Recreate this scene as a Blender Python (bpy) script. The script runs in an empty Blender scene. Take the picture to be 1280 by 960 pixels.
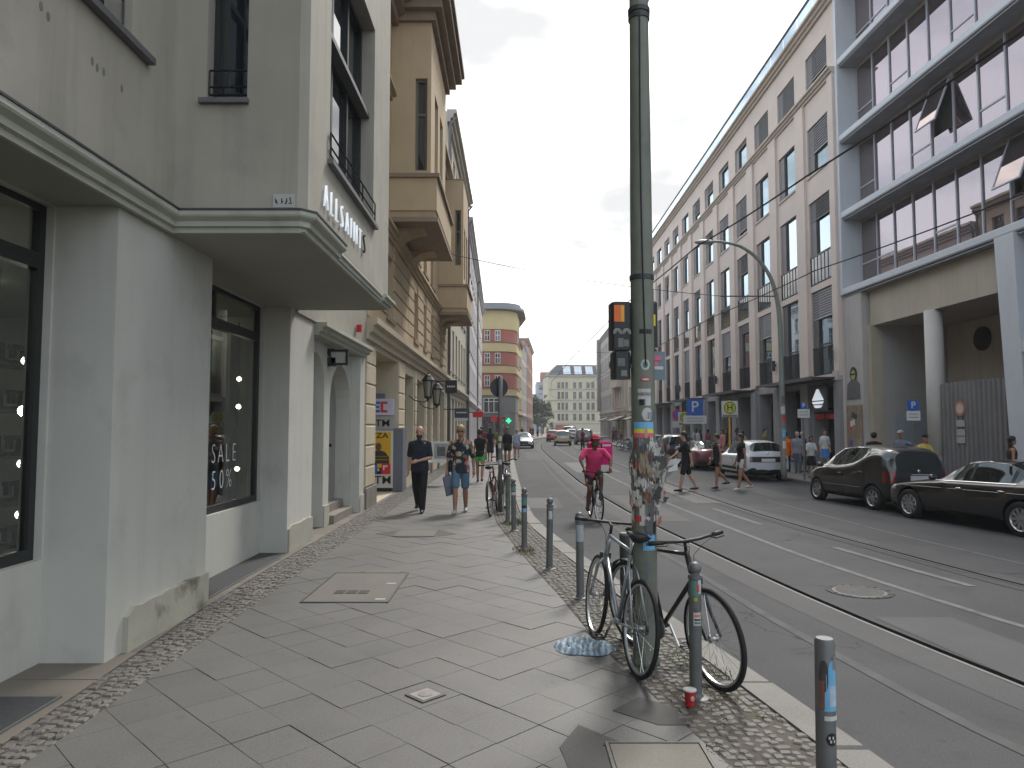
import bpy, bmesh, math, random
import numpy as np
from mathutils import Vector, Matrix, Euler
from mathutils.bvhtree import BVHTree
R = math.radians
PI = math.pi
random.seed(7)
S = bpy.context.scene
COL = S.collection

# ---------------------------------------------------------------- camera, sky, sun, exposure
cd = bpy.data.cameras.new('camera')
cam = bpy.data.objects.new('camera', cd)
COL.objects.link(cam)
cam.location = (0, 0, 1.75)
cam.rotation_euler = (R(90 + 3.408), 0, 0)
cd.sensor_width = 36
cd.lens = 890 / 1280 * 36
cd.clip_start = .05
cd.clip_end = 3000
S.camera = cam

SUN_EL, SUN_AZ = R(48), R(22)          # azimuth from +Y, negative = towards the left
w = bpy.data.worlds.new('World')
S.world = w
w.use_nodes = True
N = w.node_tree.nodes
L = w.node_tree.links
N.clear()
out = N.new('ShaderNodeOutputWorld')
bg = N.new('ShaderNodeBackground')
bg.inputs['Strength'].default_value = .1
sky = N.new('ShaderNodeTexSky')
sky.sky_type = 'NISHITA'
sky.sun_disc = False
sky.sun_elevation = SUN_EL
sky.sun_rotation = SUN_AZ
sky.dust_density = 2.0
sky.ozone_density = 1.5
tc = N.new('ShaderNodeTexCoord')
mp = N.new('ShaderNodeMapping')
mp.inputs['Scale'].default_value = (1.0, 1.0, 2.6)
L.new(tc.outputs['Generated'], mp.inputs['Vector'])
nz = N.new('ShaderNodeTexNoise')
nz.inputs['Scale'].default_value = 2.2
nz.inputs['Detail'].default_value = 7
nz.inputs['Roughness'].default_value = .55
L.new(mp.outputs['Vector'], nz.inputs['Vector'])
# thick bright cloud ahead, thinning to the sides (the window panes in the photograph mirror a blue gap there)
dot = N.new('ShaderNodeVectorMath')
dot.operation = 'DOT_PRODUCT'
dot.inputs[1].default_value = (.565, .715, .41)
L.new(tc.outputs['Generated'], dot.inputs[0])
mr = N.new('ShaderNodeMapRange')
mr.interpolation_type = 'SMOOTHSTEP'
mr.inputs['From Min'].default_value = .42
mr.inputs['From Max'].default_value = .7
mr.inputs['To Min'].default_value = -.46
mr.inputs['To Max'].default_value = .62
L.new(dot.outputs['Value'], mr.inputs['Value'])
ad = N.new('ShaderNodeMath')
ad.operation = 'ADD'
L.new(mr.outputs['Result'], ad.inputs[0])
L.new(nz.outputs['Fac'], ad.inputs[1])
cf = N.new('ShaderNodeMapRange')
cf.interpolation_type = 'SMOOTHSTEP'
cf.inputs['From Min'].default_value = .12
cf.inputs['From Max'].default_value = .62
cf.inputs['To Min'].default_value = .36
L.new(ad.outputs['Value'], cf.inputs['Value'])
# cloud tone: white with soft grey undersides
n2 = N.new('ShaderNodeTexNoise')
n2.inputs['Scale'].default_value = 3.6
n2.inputs['Detail'].default_value = 5
n2.inputs['Roughness'].default_value = .5
L.new(mp.outputs['Vector'], n2.inputs['Vector'])
cr = N.new('ShaderNodeValToRGB')
cr.color_ramp.interpolation = 'EASE'
cr.color_ramp.elements[0].position = .38
cr.color_ramp.elements[0].color = (3.45, 3.5, 3.55, 1)
cr.color_ramp.elements[1].position = .6
cr.color_ramp.elements[1].color = (9.6, 9.45, 9.15, 1)
L.new(n2.outputs['Fac'], cr.inputs['Fac'])
sk = N.new('ShaderNodeMix')
sk.data_type = 'RGBA'
sk.blend_type = 'ADD'
sk.inputs['Factor'].default_value = 1
sk.inputs['B'].default_value = (1.6, 1.7, 1.6, 1)
L.new(sky.outputs['Color'], sk.inputs['A'])
mx = N.new('ShaderNodeMix')
mx.data_type = 'RGBA'
L.new(cf.outputs['Result'], mx.inputs['Factor'])
L.new(sk.outputs['Result'], mx.inputs['A'])
L.new(cr.outputs['Color'], mx.inputs['B'])
L.new(mx.outputs['Result'], bg.inputs['Color'])
L.new(bg.outputs['Background'], out.inputs['Surface'])

sd = bpy.data.lights.new('sun', 'SUN')
sd.energy = 1.3
sd.angle = R(11)
sd.color = (1, .96, .9)
so = bpy.data.objects.new('sun', sd)
COL.objects.link(so)
sdir = Vector((math.sin(SUN_AZ) * math.cos(SUN_EL), math.cos(SUN_AZ) * math.cos(SUN_EL), math.sin(SUN_EL)))
so.rotation_euler = (-sdir).to_track_quat('-Z', 'Y').to_euler()

vs = S.view_settings
vs.view_transform = 'Standard'
vs.look = 'None'
vs.exposure = 1.4
vs.gamma = 1
vs.use_curve_mapping = False
S.cycles.max_bounces = 6
S.cycles.transparent_max_bounces = 10
S.cycles.caustics_reflective = False
S.cycles.caustics_refractive = False
S.cycles.use_denoising = True

# ---------------------------------------------------------------- materials
MATS = {}


def M(name, col=(.5, .5, .5), rough=.75, var=.1, sc=2.5, bump=0., bsc=60, metal=0., spec=.4, rnd=0.,
      streak=0., dirt=(.06, .055, .045), spots=0., local=False, coat=0., emit=None, es=1., fine=0., gum=0., crack=0., csc=.7):
    if name in MATS:
        return MATS[name]
    m = bpy.data.materials.new(name)
    m.use_nodes = True
    n = m.node_tree.nodes
    l = m.node_tree.links
    b = n['Principled BSDF']
    b.inputs['Roughness'].default_value = rough
    b.inputs['Metallic'].default_value = metal
    b.inputs['Specular IOR Level'].default_value = spec
    b.inputs['Coat Weight'].default_value = coat
    b.inputs['Coat Roughness'].default_value = .04
    if emit:
        b.inputs['Emission Color'].default_value = (*emit, 1)
        b.inputs['Emission Strength'].default_value = es
    if local:
        src = n.new('ShaderNodeTexCoord').outputs['Object']
    else:
        src = n.new('ShaderNodeNewGeometry').outputs['Position']

    def noise(s, det=5, vec=None, ro=.6):
        t = n.new('ShaderNodeTexNoise')
        t.inputs['Scale'].default_value = s
        t.inputs['Detail'].default_value = det
        t.inputs['Roughness'].default_value = ro
        l.new(vec or src, t.inputs['Vector'])
        return t.outputs['Fac']

    def math_(op, a, bb):
        t = n.new('ShaderNodeMath')
        t.operation = op
        for i, x in enumerate((a, bb)):
            if isinstance(x, (int, float)):
                t.inputs[i].default_value = x
            else:
                l.new(x, t.inputs[i])
        return t.outputs[0]
    hs = n.new('ShaderNodeHueSaturation')
    hs.inputs['Color'].default_value = (*col, 1)
    v = math_('MULTIPLY_ADD', noise(sc), 4 * var)
    v.node.inputs[2].default_value = 1 - 2 * var
    if fine:
        v = math_('ADD', v, math_('MULTIPLY', math_('SUBTRACT', noise(fine_sc(fine), 2), .5), 4 * min(fine, .6)))
    if rnd:
        oi = n.new('ShaderNodeObjectInfo')
        v = math_('ADD', v, math_('MULTIPLY', math_('SUBTRACT', oi.outputs['Random'], .5), 2 * rnd))
    l.new(v, hs.inputs['Value'])
    c = hs.outputs['Color']
    for amt, scale, lo, hi in ((streak, (3.5, 3.5, .22), .5, .72), (spots, (1.3, 1.3, 1.3), .55, .68)):
        if amt:
            mpn = n.new('ShaderNodeMapping')
            mpn.inputs['Scale'].default_value = scale
            l.new(src, mpn.inputs['Vector'])
            f = noise(1.6, 7, mpn.outputs['Vector'], .62)
            mr_ = n.new('ShaderNodeMapRange')
            mr_.inputs['From Min'].default_value = lo
            mr_.inputs['From Max'].default_value = hi
            mr_.inputs['To Max'].default_value = amt
            l.new(f, mr_.inputs['Value'])
            mi = n.new('ShaderNodeMix')
            mi.data_type = 'RGBA'
            l.new(mr_.outputs['Result'], mi.inputs['Factor'])
            l.new(c, mi.inputs['A'])
            mi.inputs['B'].default_value = (*dirt, 1)
            c = mi.outputs['Result']
    def darken(c, f, colr):
        mi = n.new('ShaderNodeMix')
        mi.data_type = 'RGBA'
        l.new(f, mi.inputs['Factor'])
        l.new(c, mi.inputs['A'])
        mi.inputs['B'].default_value = (*colr, 1)
        return mi.outputs['Result']
    if gum:      # trodden chewing gum and drip spots
        for sc_, rad in ((3.1, .075), (1.7, .05)):
            vo = n.new('ShaderNodeTexVoronoi')
            vo.inputs['Scale'].default_value = sc_
            l.new(src, vo.inputs['Vector'])
            near = math_('LESS_THAN', vo.outputs['Distance'], rad)
            sp = n.new('ShaderNodeSeparateColor')
            l.new(vo.outputs['Color'], sp.inputs['Color'])
            c = darken(c, math_('MULTIPLY', near, math_('MULTIPLY', sp.outputs['Red'], gum)), dirt)
    if crack:    # hairline cracks, here and there
        nv = n.new('ShaderNodeTexNoise')
        nv.inputs['Scale'].default_value = 1.6
        nv.inputs['Detail'].default_value = 6
        l.new(src, nv.inputs['Vector'])
        va = n.new('ShaderNodeVectorMath')
        va.operation = 'MULTIPLY_ADD'
        l.new(nv.outputs['Color'], va.inputs[0])
        va.inputs[1].default_value = (.7, .7, .7)
        l.new(src, va.inputs[2])
        vo = n.new('ShaderNodeTexVoronoi')
        vo.feature = 'DISTANCE_TO_EDGE'
        vo.inputs['Scale'].default_value = csc
        l.new(va.outputs[0], vo.inputs['Vector'])
        near = math_('LESS_THAN', vo.outputs['Distance'], .0055 * csc)
        c = darken(c, math_('MULTIPLY', near, math_('MULTIPLY', math_('GREATER_THAN', noise(.45, 2), .5), crack)), tuple(q * .5 for q in dirt))
    l.new(c, b.inputs['Base Color'])
    if bump:
        bp = n.new('ShaderNodeBump')
        bp.inputs['Strength'].default_value = bump
        bp.inputs['Distance'].default_value = .01
        l.new(noise(bsc, 3), bp.inputs['Height'])
        l.new(bp.outputs['Normal'], b.inputs['Normal'])
    MATS[name] = m
    return m


def fine_sc(f):
    return 75.


def glassmat(name, dark=(.02, .024, .026), base=.12, tint=(1, 1, 1), clear=False, mul=.9, rough=.01):
    """a window pane: mirror by angle over a dark room, or (clear) over what stands behind it"""
    m = bpy.data.materials.new(name)
    m.use_nodes = True
    n = m.node_tree.nodes
    l = m.node_tree.links
    n.clear()
    o = n.new('ShaderNodeOutputMaterial')
    a = n.new('ShaderNodeBsdfTransparent') if clear else n.new('ShaderNodeBsdfDiffuse')
    a.inputs['Color'].default_value = (*(dark if not clear else (.86, .9, .86)), 1)
    g = n.new('ShaderNodeBsdfGlossy')
    g.inputs['Color'].default_value = (*tint, 1)
    g.inputs['Roughness'].default_value = rough
    fr = n.new('ShaderNodeFresnel')
    fr.inputs['IOR'].default_value = 1.55
    bp = n.new('ShaderNodeBump')
    bp.inputs['Strength'].default_value = .02
    bp.inputs['Distance'].default_value = .05
    nz = n.new('ShaderNodeTexNoise')
    nz.inputs['Scale'].default_value = .8
    ge = n.new('ShaderNodeNewGeometry')
    l.new(ge.outputs['Position'], nz.inputs['Vector'])
    l.new(nz.outputs['Fac'], bp.inputs['Height'])
    l.new(bp.outputs['Normal'], g.inputs['Normal'])
    ma = n.new('ShaderNodeMath')
    ma.operation = 'MULTIPLY_ADD'
    ma.use_clamp = True
    ma.inputs[1].default_value = mul
    ma.inputs[2].default_value = base
    l.new(fr.outputs['Fac'], ma.inputs[0])
    mi = n.new('ShaderNodeMixShader')
    l.new(ma.outputs[0], mi.inputs[0])
    l.new(a.outputs[0], mi.inputs[1])
    l.new(g.outputs[0], mi.inputs[2])
    l.new(mi.outputs[0], o.inputs['Surface'])
    MATS[name] = m
    return m


asphalt = M('asphalt', (.071, .071, .074), .85, .2, .55, .25, 120, spots=.45, dirt=(.05, .049, .05), fine=.24, crack=.8, csc=.42, gum=.5, spec=.22)
asphalt2 = M('asphalt_patch', (.052, .051, .052), .7, .12, 2, .3, 120, fine=.16)
slabm = M('granite_slab', (.105, .101, .096), .56, .14, 1.3, .12, 150, rnd=.06, spots=.32, dirt=(.075, .071, .066), fine=.26, gum=.75, spec=.45)
jointm = M('joint_sand', (.06, .054, .047), .95, .2, 6)
cobm = M('cobble_granite', (.14, .128, .116), .7, .2, 5, 0.3, 90, rnd=.15, fine=.15)
earthm = M('dirty_joint', (.088, .079, .064), .95, .3, 5, spots=.4, dirt=(.06, .08, .03))
kerbm = M('kerb_granite', (.165, .155, .142), .7, .12, 3, .2, 100, rnd=.1, spots=.3, dirt=(.16, .15, .13), fine=.2)
concm = M('concrete', (.18, .165, .148), .8, .15, 1.5, .2, 90, spots=.4, dirt=(.13, .12, .1))
whitep = M('road_paint', (.155, .152, .15), .85, .2, 4, spots=.85, dirt=(.085, .083, .083), spec=.2)
wornp = M('worn_road_paint', (.1, .098, .097), .85, .2, 4, spots=.8, dirt=(.078, .076, .077), spec=.2)
steelm = M('rail_steel', (.13, .128, .125), .6, .2, 3, metal=.6)
groovem = M('rail_groove', (.008, .008, .009), 1.0, spec=0.)
iron = M('cast_iron', (.1, .095, .09), .55, .2, 8, .4, 60, metal=.5)
galv = M('galvanised_steel', (.15, .155, .155), .5, .16, 7, .1, 40, metal=.35, rnd=.1, spots=.3, dirt=(.12, .125, .13))
black = M('black_plastic', (.014, .014, .015), .55, .15, 6, rnd=.2, spec=.45)
rubber = M('rubber', (.018, .018, .018), .75, .2, 9)
chrome = M('chrome', (.72, .73, .75), .15, .05, 3, metal=1)
alum = M('aluminium', (.5, .51, .52), .32, .06, 3, metal=.9)
winglass = glassmat('window_glass', (.02, .024, .028), .04, (.97, .98, 1))
coolglass = glassmat('coated_window_glass', (.03, .035, .04), .3, (.66, .86, 1))  # blue tint adds the mirrored sky's colour to the panes, next two as well
coolglass2 = glassmat('curtained_window_glass', (.15, .145, .13), .24, (.66, .86, 1))
coolglass3 = glassmat('shaded_window_glass', (.07, .075, .08), .34, (.75, .9, 1))
shopglass = glassmat('shop_glass', base=.06, clear=True, mul=1.15)
whitefr = M('white_window_frame', (.62, .62, .6), .5, .05)
darkfr = M('dark_window_frame', (.02, .022, .022), .45, .1)


# ---------------------------------------------------------------- mesh helpers
class MB:
    def __init__(s):
        s.v = []
        s.f = []

    def add(s, vs, fs):
        o = len(s.v)
        s.v += [tuple(p) for p in vs]
        s.f += [tuple(i + o for i in f) for f in fs]
        return s

    def box(s, x0, y0, z0, x1, y1, z1):
        return s.add([(x0, y0, z0), (x1, y0, z0), (x1, y1, z0), (x0, y1, z0), (x0, y0, z1), (x1, y0, z1), (x1, y1, z1), (x0, y1, z1)],
                     [(0, 3, 2, 1), (4, 5, 6, 7), (0, 1, 5, 4), (1, 2, 6, 5), (2, 3, 7, 6), (3, 0, 4, 7)])

    def quad(s, a, b, c, d):
        return s.add([a, b, c, d], [(0, 1, 2, 3)])

    def prism(s, poly, z0, z1, ch=0., bottom=True):
        """polygon (counter-clockwise, x y) from z0 up to z1, top edge chamfered by ch"""
        n = len(poly)
        cx = sum(p[0] for p in poly) / n
        cy = sum(p[1] for p in poly) / n
        vs = [(x, y, z0) for x, y in poly]
        if ch:
            vs += [(x, y, z1 - ch) for x, y in poly]
            for x, y in poly:
                d = math.hypot(x - cx, y - cy) or 1
                k = 1 - ch / d * 1.2
                vs.append((cx + (x - cx) * k, cy + (y - cy) * k, z1))
            r = 3
        else:
            vs += [(x, y, z1) for x, y in poly]
            r = 2
        fs = []
        for k in range(r - 1):
            for i in range(n):
                j = (i + 1) % n
                fs.append((k * n + i, k * n + j, (k + 1) * n + j, (k + 1) * n + i))
        fs.append(tuple((r - 1) * n + i for i in range(n)))
        if bottom:
            fs.append(tuple(reversed(range(n))))
        return s.add(vs, fs)

    def face_prism(s, poly, axis, a0, a1):
        """polygon in the plane across axis ('x': (y,z), 'y': (x,z)), extruded a0..a1"""
        n = len(poly)
        f = (lambda p, a: (a, p[0], p[1])) if axis == 'x' else (lambda p, a: (p[0], a, p[1]))
        vs = [f(p, a0) for p in poly] + [f(p, a1) for p in poly]
        fs = [(i, (i + 1) % n, n + (i + 1) % n, n + i) for i in range(n)]
        fs += [tuple(reversed(range(n))), tuple(range(n, 2 * n))]
        return s.add(vs, fs)

    def tube(s, pts, r, n=8, closed=False, caps=True):
        pts = [Vector(p) for p in pts]
        m = len(pts)
        rs = r if isinstance(r, (list, tuple)) else [r] * m
        up = None
        rings = []
        for i in range(m):
            if closed:
                t = pts[(i + 1) % m] - pts[i - 1]
            else:
                t = pts[min(i + 1, m - 1)] - pts[max(i - 1, 0)]
            t.normalize()
            if up is None:
                up = Vector((0, 0, 1)) if abs(t.z) < .9 else Vector((0, 1, 0))
            a = t.cross(up)
            a.normalize()
            b = a.cross(t)
            up = b
            rings.append([pts[i] + (a * math.cos(2 * PI * k / n) + b * math.sin(2 * PI * k / n)) * rs[i] for k in range(n)])
        vs = [p for q in rings for p in q]
        fs = []
        for i in range(m if closed else m - 1):
            j = (i + 1) % m
            for k in range(n):
                q = (k + 1) % n
                fs.append((i * n + k, i * n + q, j * n + q, j * n + k))
        if caps and not closed:
            fs += [tuple(reversed(range(n))), tuple((m - 1) * n + k for k in range(n))]
        return s.add(vs, fs)

    def lathe(s, prof, n=16, c=(0, 0, 0), axis='z', caps=True):
        vs = []
        for r, h in prof:
            for k in range(n):
                a = 2 * PI * k / n
                x, y = r * math.cos(a), r * math.sin(a)
                p = {'z': (x, y, h), 'x': (h, x, y), 'y': (x, h, -y)}[axis]
                vs.append((c[0] + p[0], c[1] + p[1], c[2] + p[2]))
        fs = []
        for i in range(len(prof) - 1):
            for k in range(n):
                q = (k + 1) % n
                fs.append((i * n + k, i * n + q, (i + 1) * n + q, (i + 1) * n + k))
        if caps:
            fs += [tuple(reversed(range(n))), tuple((len(prof) - 1) * n + k for k in range(n))]
        return s.add(vs, fs)

    def ball(s, c, r, n=12, m=8, sc=(1, 1, 1)):
        vs = [(c[0], c[1], c[2] - r * sc[2])]
        for i in range(1, m):
            t = -PI / 2 + PI * i / m
            for k in range(n):
                a = 2 * PI * k / n
                vs.append((c[0] + r * sc[0] * math.cos(t) * math.cos(a), c[1] + r * sc[1] * math.cos(t) * math.sin(a), c[2] + r * sc[2] * math.sin(t)))
        vs.append((c[0], c[1], c[2] + r * sc[2]))
        fs = [(0, 1 + (k + 1) % n, 1 + k) for k in range(n)]
        for i in range(m - 2):
            for k in range(n):
                q = (k + 1) % n
                fs.append((1 + i * n + k, 1 + i * n + q, 1 + (i + 1) * n + q, 1 + (i + 1) * n + k))
        e = len(vs) - 1
        o = 1 + (m - 2) * n
        fs += [(o + k, o + (k + 1) % n, e) for k in range(n)]
        return s.add(vs, fs)

    def mesh(s, name, smooth=False):
        me = bpy.data.meshes.new(name)
        me.from_pydata(s.v, [], s.f)
        if smooth:
            me.shade_smooth()
        return me

    def build(s, name, mat, parent=None, smooth=False, world=False, loc=None, sharp=None):
        if world and parent is not None:
            inv = wm(parent).inverted()
            s.v = [tuple(inv @ Vector(p)) for p in s.v]
        me = s.mesh(name, smooth)
        if sharp:
            me.shade_smooth()
            me.set_sharp_from_angle(angle=R(sharp))
        return link(name, me, mat, parent, loc)


def wm(o):
    m = Matrix.LocRotScale(o.location, o.rotation_euler, o.scale)
    return wm(o.parent) @ m if o.parent else m


def link(name, me, mat, parent=None, loc=None, rz=0):
    o = bpy.data.objects.new(name, me)
    if mat is not None and not me.materials:
        me.materials.append(mat)
    COL.objects.link(o)
    if parent is not None:
        o.parent = parent
    if loc is not None:
        o.location = loc
    if rz:
        o.rotation_euler[2] = rz
    return o


def tag(o, label, cat, group=None, kind=None):
    o['label'] = label
    o['category'] = cat
    if group:
        o['group'] = group
    if kind:
        o['kind'] = kind
    return o


def thing(name, label, cat, loc=(0, 0, 0), rz=0., group=None, parent=None):
    o = bpy.data.objects.new(name, None)
    o.empty_display_size = .2
    COL.objects.link(o)
    o.location = loc
    o.rotation_euler = (0, 0, rz)
    return tag(o, label, cat, group)


def struct(o, kind='structure'):
    o['kind'] = kind
    return o


def kids(o):
    return [c for c in bpy.data.objects if c.parent == o]


def dup(root, loc, rz=None, label=None, group=None, swap=None, scale=None):
    """copy a thing with its parts and sub-parts; swap = {material: material}"""
    def cp(o, par):
        c = o.copy()
        COL.objects.link(c)
        if par is not None:
            c.parent = par
        if swap and o.type == 'MESH' and o.data.materials and o.data.materials[0] in swap:
            c.material_slots[0].link = 'OBJECT'
            c.material_slots[0].material = swap[o.data.materials[0]]
        for k in list(o.children):
            cp(k, c)
        return c
    r = cp(root, None)
    r.location = loc
    if rz is not None:
        r.rotation_euler[2] = rz
    if label:
        r['label'] = label
    if group:
        r['group'] = group
    if scale:
        r.scale = (scale,) * 3
    return r


def text_mesh(name, s, size, depth=.004, bold=0.0):
    cu = bpy.data.curves.new(name, 'FONT')
    cu.body = s
    cu.size = size
    cu.extrude = depth / 2
    cu.offset = bold
    cu.align_x = 'CENTER'
    cu.align_y = 'CENTER'
    cu.resolution_u = 3
    o = bpy.data.objects.new(name, cu)
    COL.objects.link(o)
    bpy.context.view_layer.update()
    me = bpy.data.meshes.new_from_object(o.evaluated_get(bpy.context.evaluated_depsgraph_get()))
    bpy.data.objects.remove(o)
    me.name = name
    return me


def text(name, s, size, mat, parent, loc, rot, depth=.004, bold=0., sx=1.):
    me = text_mesh(name, s, size, depth, bold)
    o = link(name, me, mat, parent, loc)
    o.rotation_euler = rot
    o.scale = (sx, 1, 1)
    return o


def curve_fn(pts, smooth=2.5):
    ys = np.array([p[0] for p in pts], float)
    xs = np.array([p[1] for p in pts], float)
    g = np.linspace(ys[0], ys[-1], 1200)
    v = np.interp(g, ys, xs)
    k = max(3, int(smooth / (g[1] - g[0])) | 1)
    pad = np.concatenate([2 * v[0] - v[1:k + 1][::-1], v, 2 * v[-1] - v[-k - 1:-1][::-1]])
    v = np.convolve(pad, np.ones(k) / k, 'same')[k:-k]
    return lambda y: float(np.interp(y, g, v))
# ---------------------------------------------------------------- the street: curves in plan (y -> x)
kout = curve_fn([(-9, 3.2), (0, 2.42), (2, 2.2), (3.8, 1.97), (5.5, 1.70), (7.4, 1.36), (9.3, 1.05), (10.2, .9), (12.4, .6), (14, .43), (18, .3), (24, .22),
                 (30, .16), (44, .05), (60, .1), (75, .5), (90, 1.7), (110, 4.4), (130, 8), (150, 13), (175, 20)], 1.2)
kright = curve_fn([(-9, 15), (0, 13.2), (10, 11.5), (13, 10.95), (18, 10.25), (26, 9.85), (40, 9.75), (60, 9.8), (75, 10.2), (90, 11.4), (110, 14.2),
                   (130, 18), (150, 23), (175, 30)], 2)
rail1 = curve_fn([(-9, 8.2), (0, 5.1), (3, 4.2), (5.25, 3.67), (7.17, 3.34), (8.5, 3.17), (10.8, 2.94), (13.5, 2.68), (15.6, 2.52), (19, 2.38), (24.3, 2.24),
                  (43, 2.24), (60, 2.4), (75, 3), (90, 4.4), (110, 7.2), (130, 11), (150, 16), (175, 23)], 1.5)
rail2 = curve_fn([(-9, 12), (0, 8.7), (5, 6.95), (8.5, 6.02), (10.5, 5.72), (12.6, 5.45), (15.4, 5.22), (20.5, 5.1), (31.6, 5.1), (43, 5.1), (60, 5.3), (75, 5.9),
                  (90, 7.3), (110, 10.1), (130, 14), (150, 19), (175, 26)], 1.5)
wline = curve_fn([(-9, 9.9), (0, 6.9), (4, 5.55), (6.74, 4.76), (9, 4.38), (10.6, 4.17), (17, 3.8), (24, 3.66), (43, 3.66), (60, 3.85), (75, 4.45), (90, 5.8),
                  (110, 8.6), (130, 12.5), (150, 17.5), (175, 24)], 1.5)
dline = curve_fn([(-9, 10.8), (0, 7.6), (8.5, 5.36), (11.1, 4.98), (13.7, 4.75), (16.3, 4.58), (24, 4.4), (43, 4.4), (60, 4.55), (75, 5.2), (90, 6.5), (110, 9.3), (150, 18)], 1.5)
slabedge = curve_fn([(-9, 2.6), (0, 1.75), (3.65, 1.17), (4.2, 1.03), (4.5, .97), (5.5, .76), (6.4, .62), (7.07, .55), (7.94, .42), (9.39, .2), (11, -.02), (13.2, -.3), (16, -.45),
                     (20, -.5), (45, -.6)], .9)
KW = .24


def zr(x):
    t = min(1, max(0, (x - 5) / 4.5))
    return -.12 - .09 * t * t * (3 - 2 * t)


YS = list(np.concatenate([np.arange(-9, 40, 1.0), np.arange(40, 176, 5.0)]))


def ribbon(fa, fb, z, ys=YS, nx=1, zfun=None):
    mb = MB()
    vs, fs = [], []
    for y in ys:
        a, b = fa(y), fb(y)
        for i in range(nx + 1):
            x = a + (b - a) * i / nx
            vs.append((x, y, zfun(x) + z if zfun else z))
    k = nx + 1
    for j in range(len(ys) - 1):
        for i in range(nx):
            fs.append((j * k + i, j * k + i + 1, (j + 1) * k + i + 1, (j + 1) * k + i))
    return mb.add(vs, fs)


g = MB().quad((-450, -450, -.4), (450, -450, -.4), (450, 450, -.4), (-450, 450, -.4))
struct(g.build('ground', concm))
road = struct(ribbon(lambda y: kout(y) - .02, lambda y: kright(y) + .02, 0, nx=14, zfun=zr).build('road', asphalt))
side = struct(ribbon(lambda y: -3.6 if y < 60 else -3.6 - (y - 60) * .15, lambda y: kout(y) - KW - .005, -.016).build('sidewalk', jointm))
far_ys = [y for y in YS if y >= 44]
ribbon(lambda y: -3.6 if y < 60 else -3.6 - (y - 60) * .15, lambda y: kout(y) - KW - .004, 0.0, far_ys).build('far_paving', slabm, side)
rpave = struct(ribbon(lambda y: kright(y) + .2, lambda y: kright(y) + 14, 0, nx=2, zfun=lambda x: -.085).build('right_pavement', M('right_pavement_slabs', (.12, .115, .11), .6, .2, 1.2, .2, 100, fine=.2)))
# kerb stones
def kerb(name, f, side_sign, ztop, y0, y1, n_parts, st=1.0):
    root = struct(ribbon(lambda y: f(y) - (KW if side_sign < 0 else 0) + .01, lambda y: f(y) + (KW if side_sign > 0 else 0) - .01, ztop - .02,
                         [y for y in YS if y0 <= y <= y1]).build(name, jointm))
    y = y0
    rest = MB()
    k = 0
    while y < y1:
        e = y + st - .008
        xa, xb = f(y + .004), f(e)
        o = KW * side_sign
        p = [(xa, y + .004), (xa + o, y + .004), (xb + o, e), (xb, e)]
        if side_sign < 0:
            p = p[::-1]
        dz = random.uniform(-.004, .004)
        tgt = MB() if k < n_parts and y >= 2 else rest
        tgt.prism(p, ztop - .3, ztop + dz, .015, False)
        if tgt is not rest:
            tgt.build('kerbstone', kerbm, root)
            k += 1
        y += st
    struct(rest.build('far_kerbstones', kerbm, root), 'stuff')
    return root


kerb('kerb', kout, -1, 0.0, -9, 150, 40)
kerb('right_kerb', kright, 1, -.085, -9, 150, 20)

# paving slabs laid on the diagonal
D = .49
half = D / 2
AX, AY = -.82, 4.54


def clip(poly, inside, cut):
    o = []
    for i, a in enumerate(poly):
        b = poly[(i + 1) % len(poly)]
        ia, ib = inside(a), inside(b)
        if ia:
            o.append(a)
        if ia != ib:
            o.append(cut(a, b))
    return o


def clipx(poly, x, keep_right):
    return clip(poly, (lambda p: p[0] >= x) if keep_right else (lambda p: p[0] <= x),
                lambda a, b: (x, a[1] + (b[1] - a[1]) * (x - a[0]) / (b[0] - a[0])))


def cliplin(poly, fn):
    def cut(a, b):
        fa_, fb_ = a[0] - fn(a[1]), b[0] - fn(b[1])
        t = fa_ / (fa_ - fb_)
        return (a[0] + (b[0] - a[0]) * t, a[1] + (b[1] - a[1]) * t)
    return clip(poly, lambda p: p[0] <= fn(p[1]), cut)


cells = []
XL = -2.53
for j in range(-4, 170):
    for i in range(-10, 12):
        cx, cy = AX + i * D + (half if j % 2 else 0), AY + half + j * half - 1.5 * D
        if cy > 45.2 or cx < XL - half or cx > slabedge(cy) + half or cy < 1.6:
            continue
        cells.append((cx, cy))
cells.sort(key=lambda c: math.hypot(c[0], c[1]) + (0 if abs(c[0]) < .75 * c[1] + .4 and c[1] > 3 else 500))
g2 = half - .0022
whole = None
rest = MB()
cnt = 0
# openings for the covers that are let into the paving
HOLES = [(-2.1, 7.2, -1.24, 8.6), (.53, 3.0, 1.03, 4.03)]
for cx, cy in cells:
    dz = random.uniform(-.0025, .002)
    poly = [(cx, cy - g2), (cx + g2, cy), (cx, cy + g2), (cx - g2, cy)]
    cut = cx - g2 < XL or cx + g2 > slabedge(cy) - .2
    if cut:
        poly = clipx(poly, XL, True)
        if len(poly) > 2:
            poly = cliplin(poly, slabedge)
        if len(poly) < 3:
            continue
    if cnt < 298:
        cnt += 1
        if not cut:
            if whole is None:
                whole = MB().prism([(0, -g2), (g2, 0), (0, g2), (-g2, 0)], -.014, 0, .0016, False).mesh('slab')
                whole.materials.append(slabm)
            o = link('slab', whole, slabm, side, (cx, cy, dz))
            o.rotation_euler = (random.uniform(-.004, .004), random.uniform(-.004, .004), random.uniform(-.006, .006))
        else:
            MB().prism(poly, -.014, dz, .0016, False).build('slab', slabm, side)
    else:
        rest.prism(poly, -.014, dz, .0016, False)
struct(rest.build('far_slabs', slabm, side), 'stuff')

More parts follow.
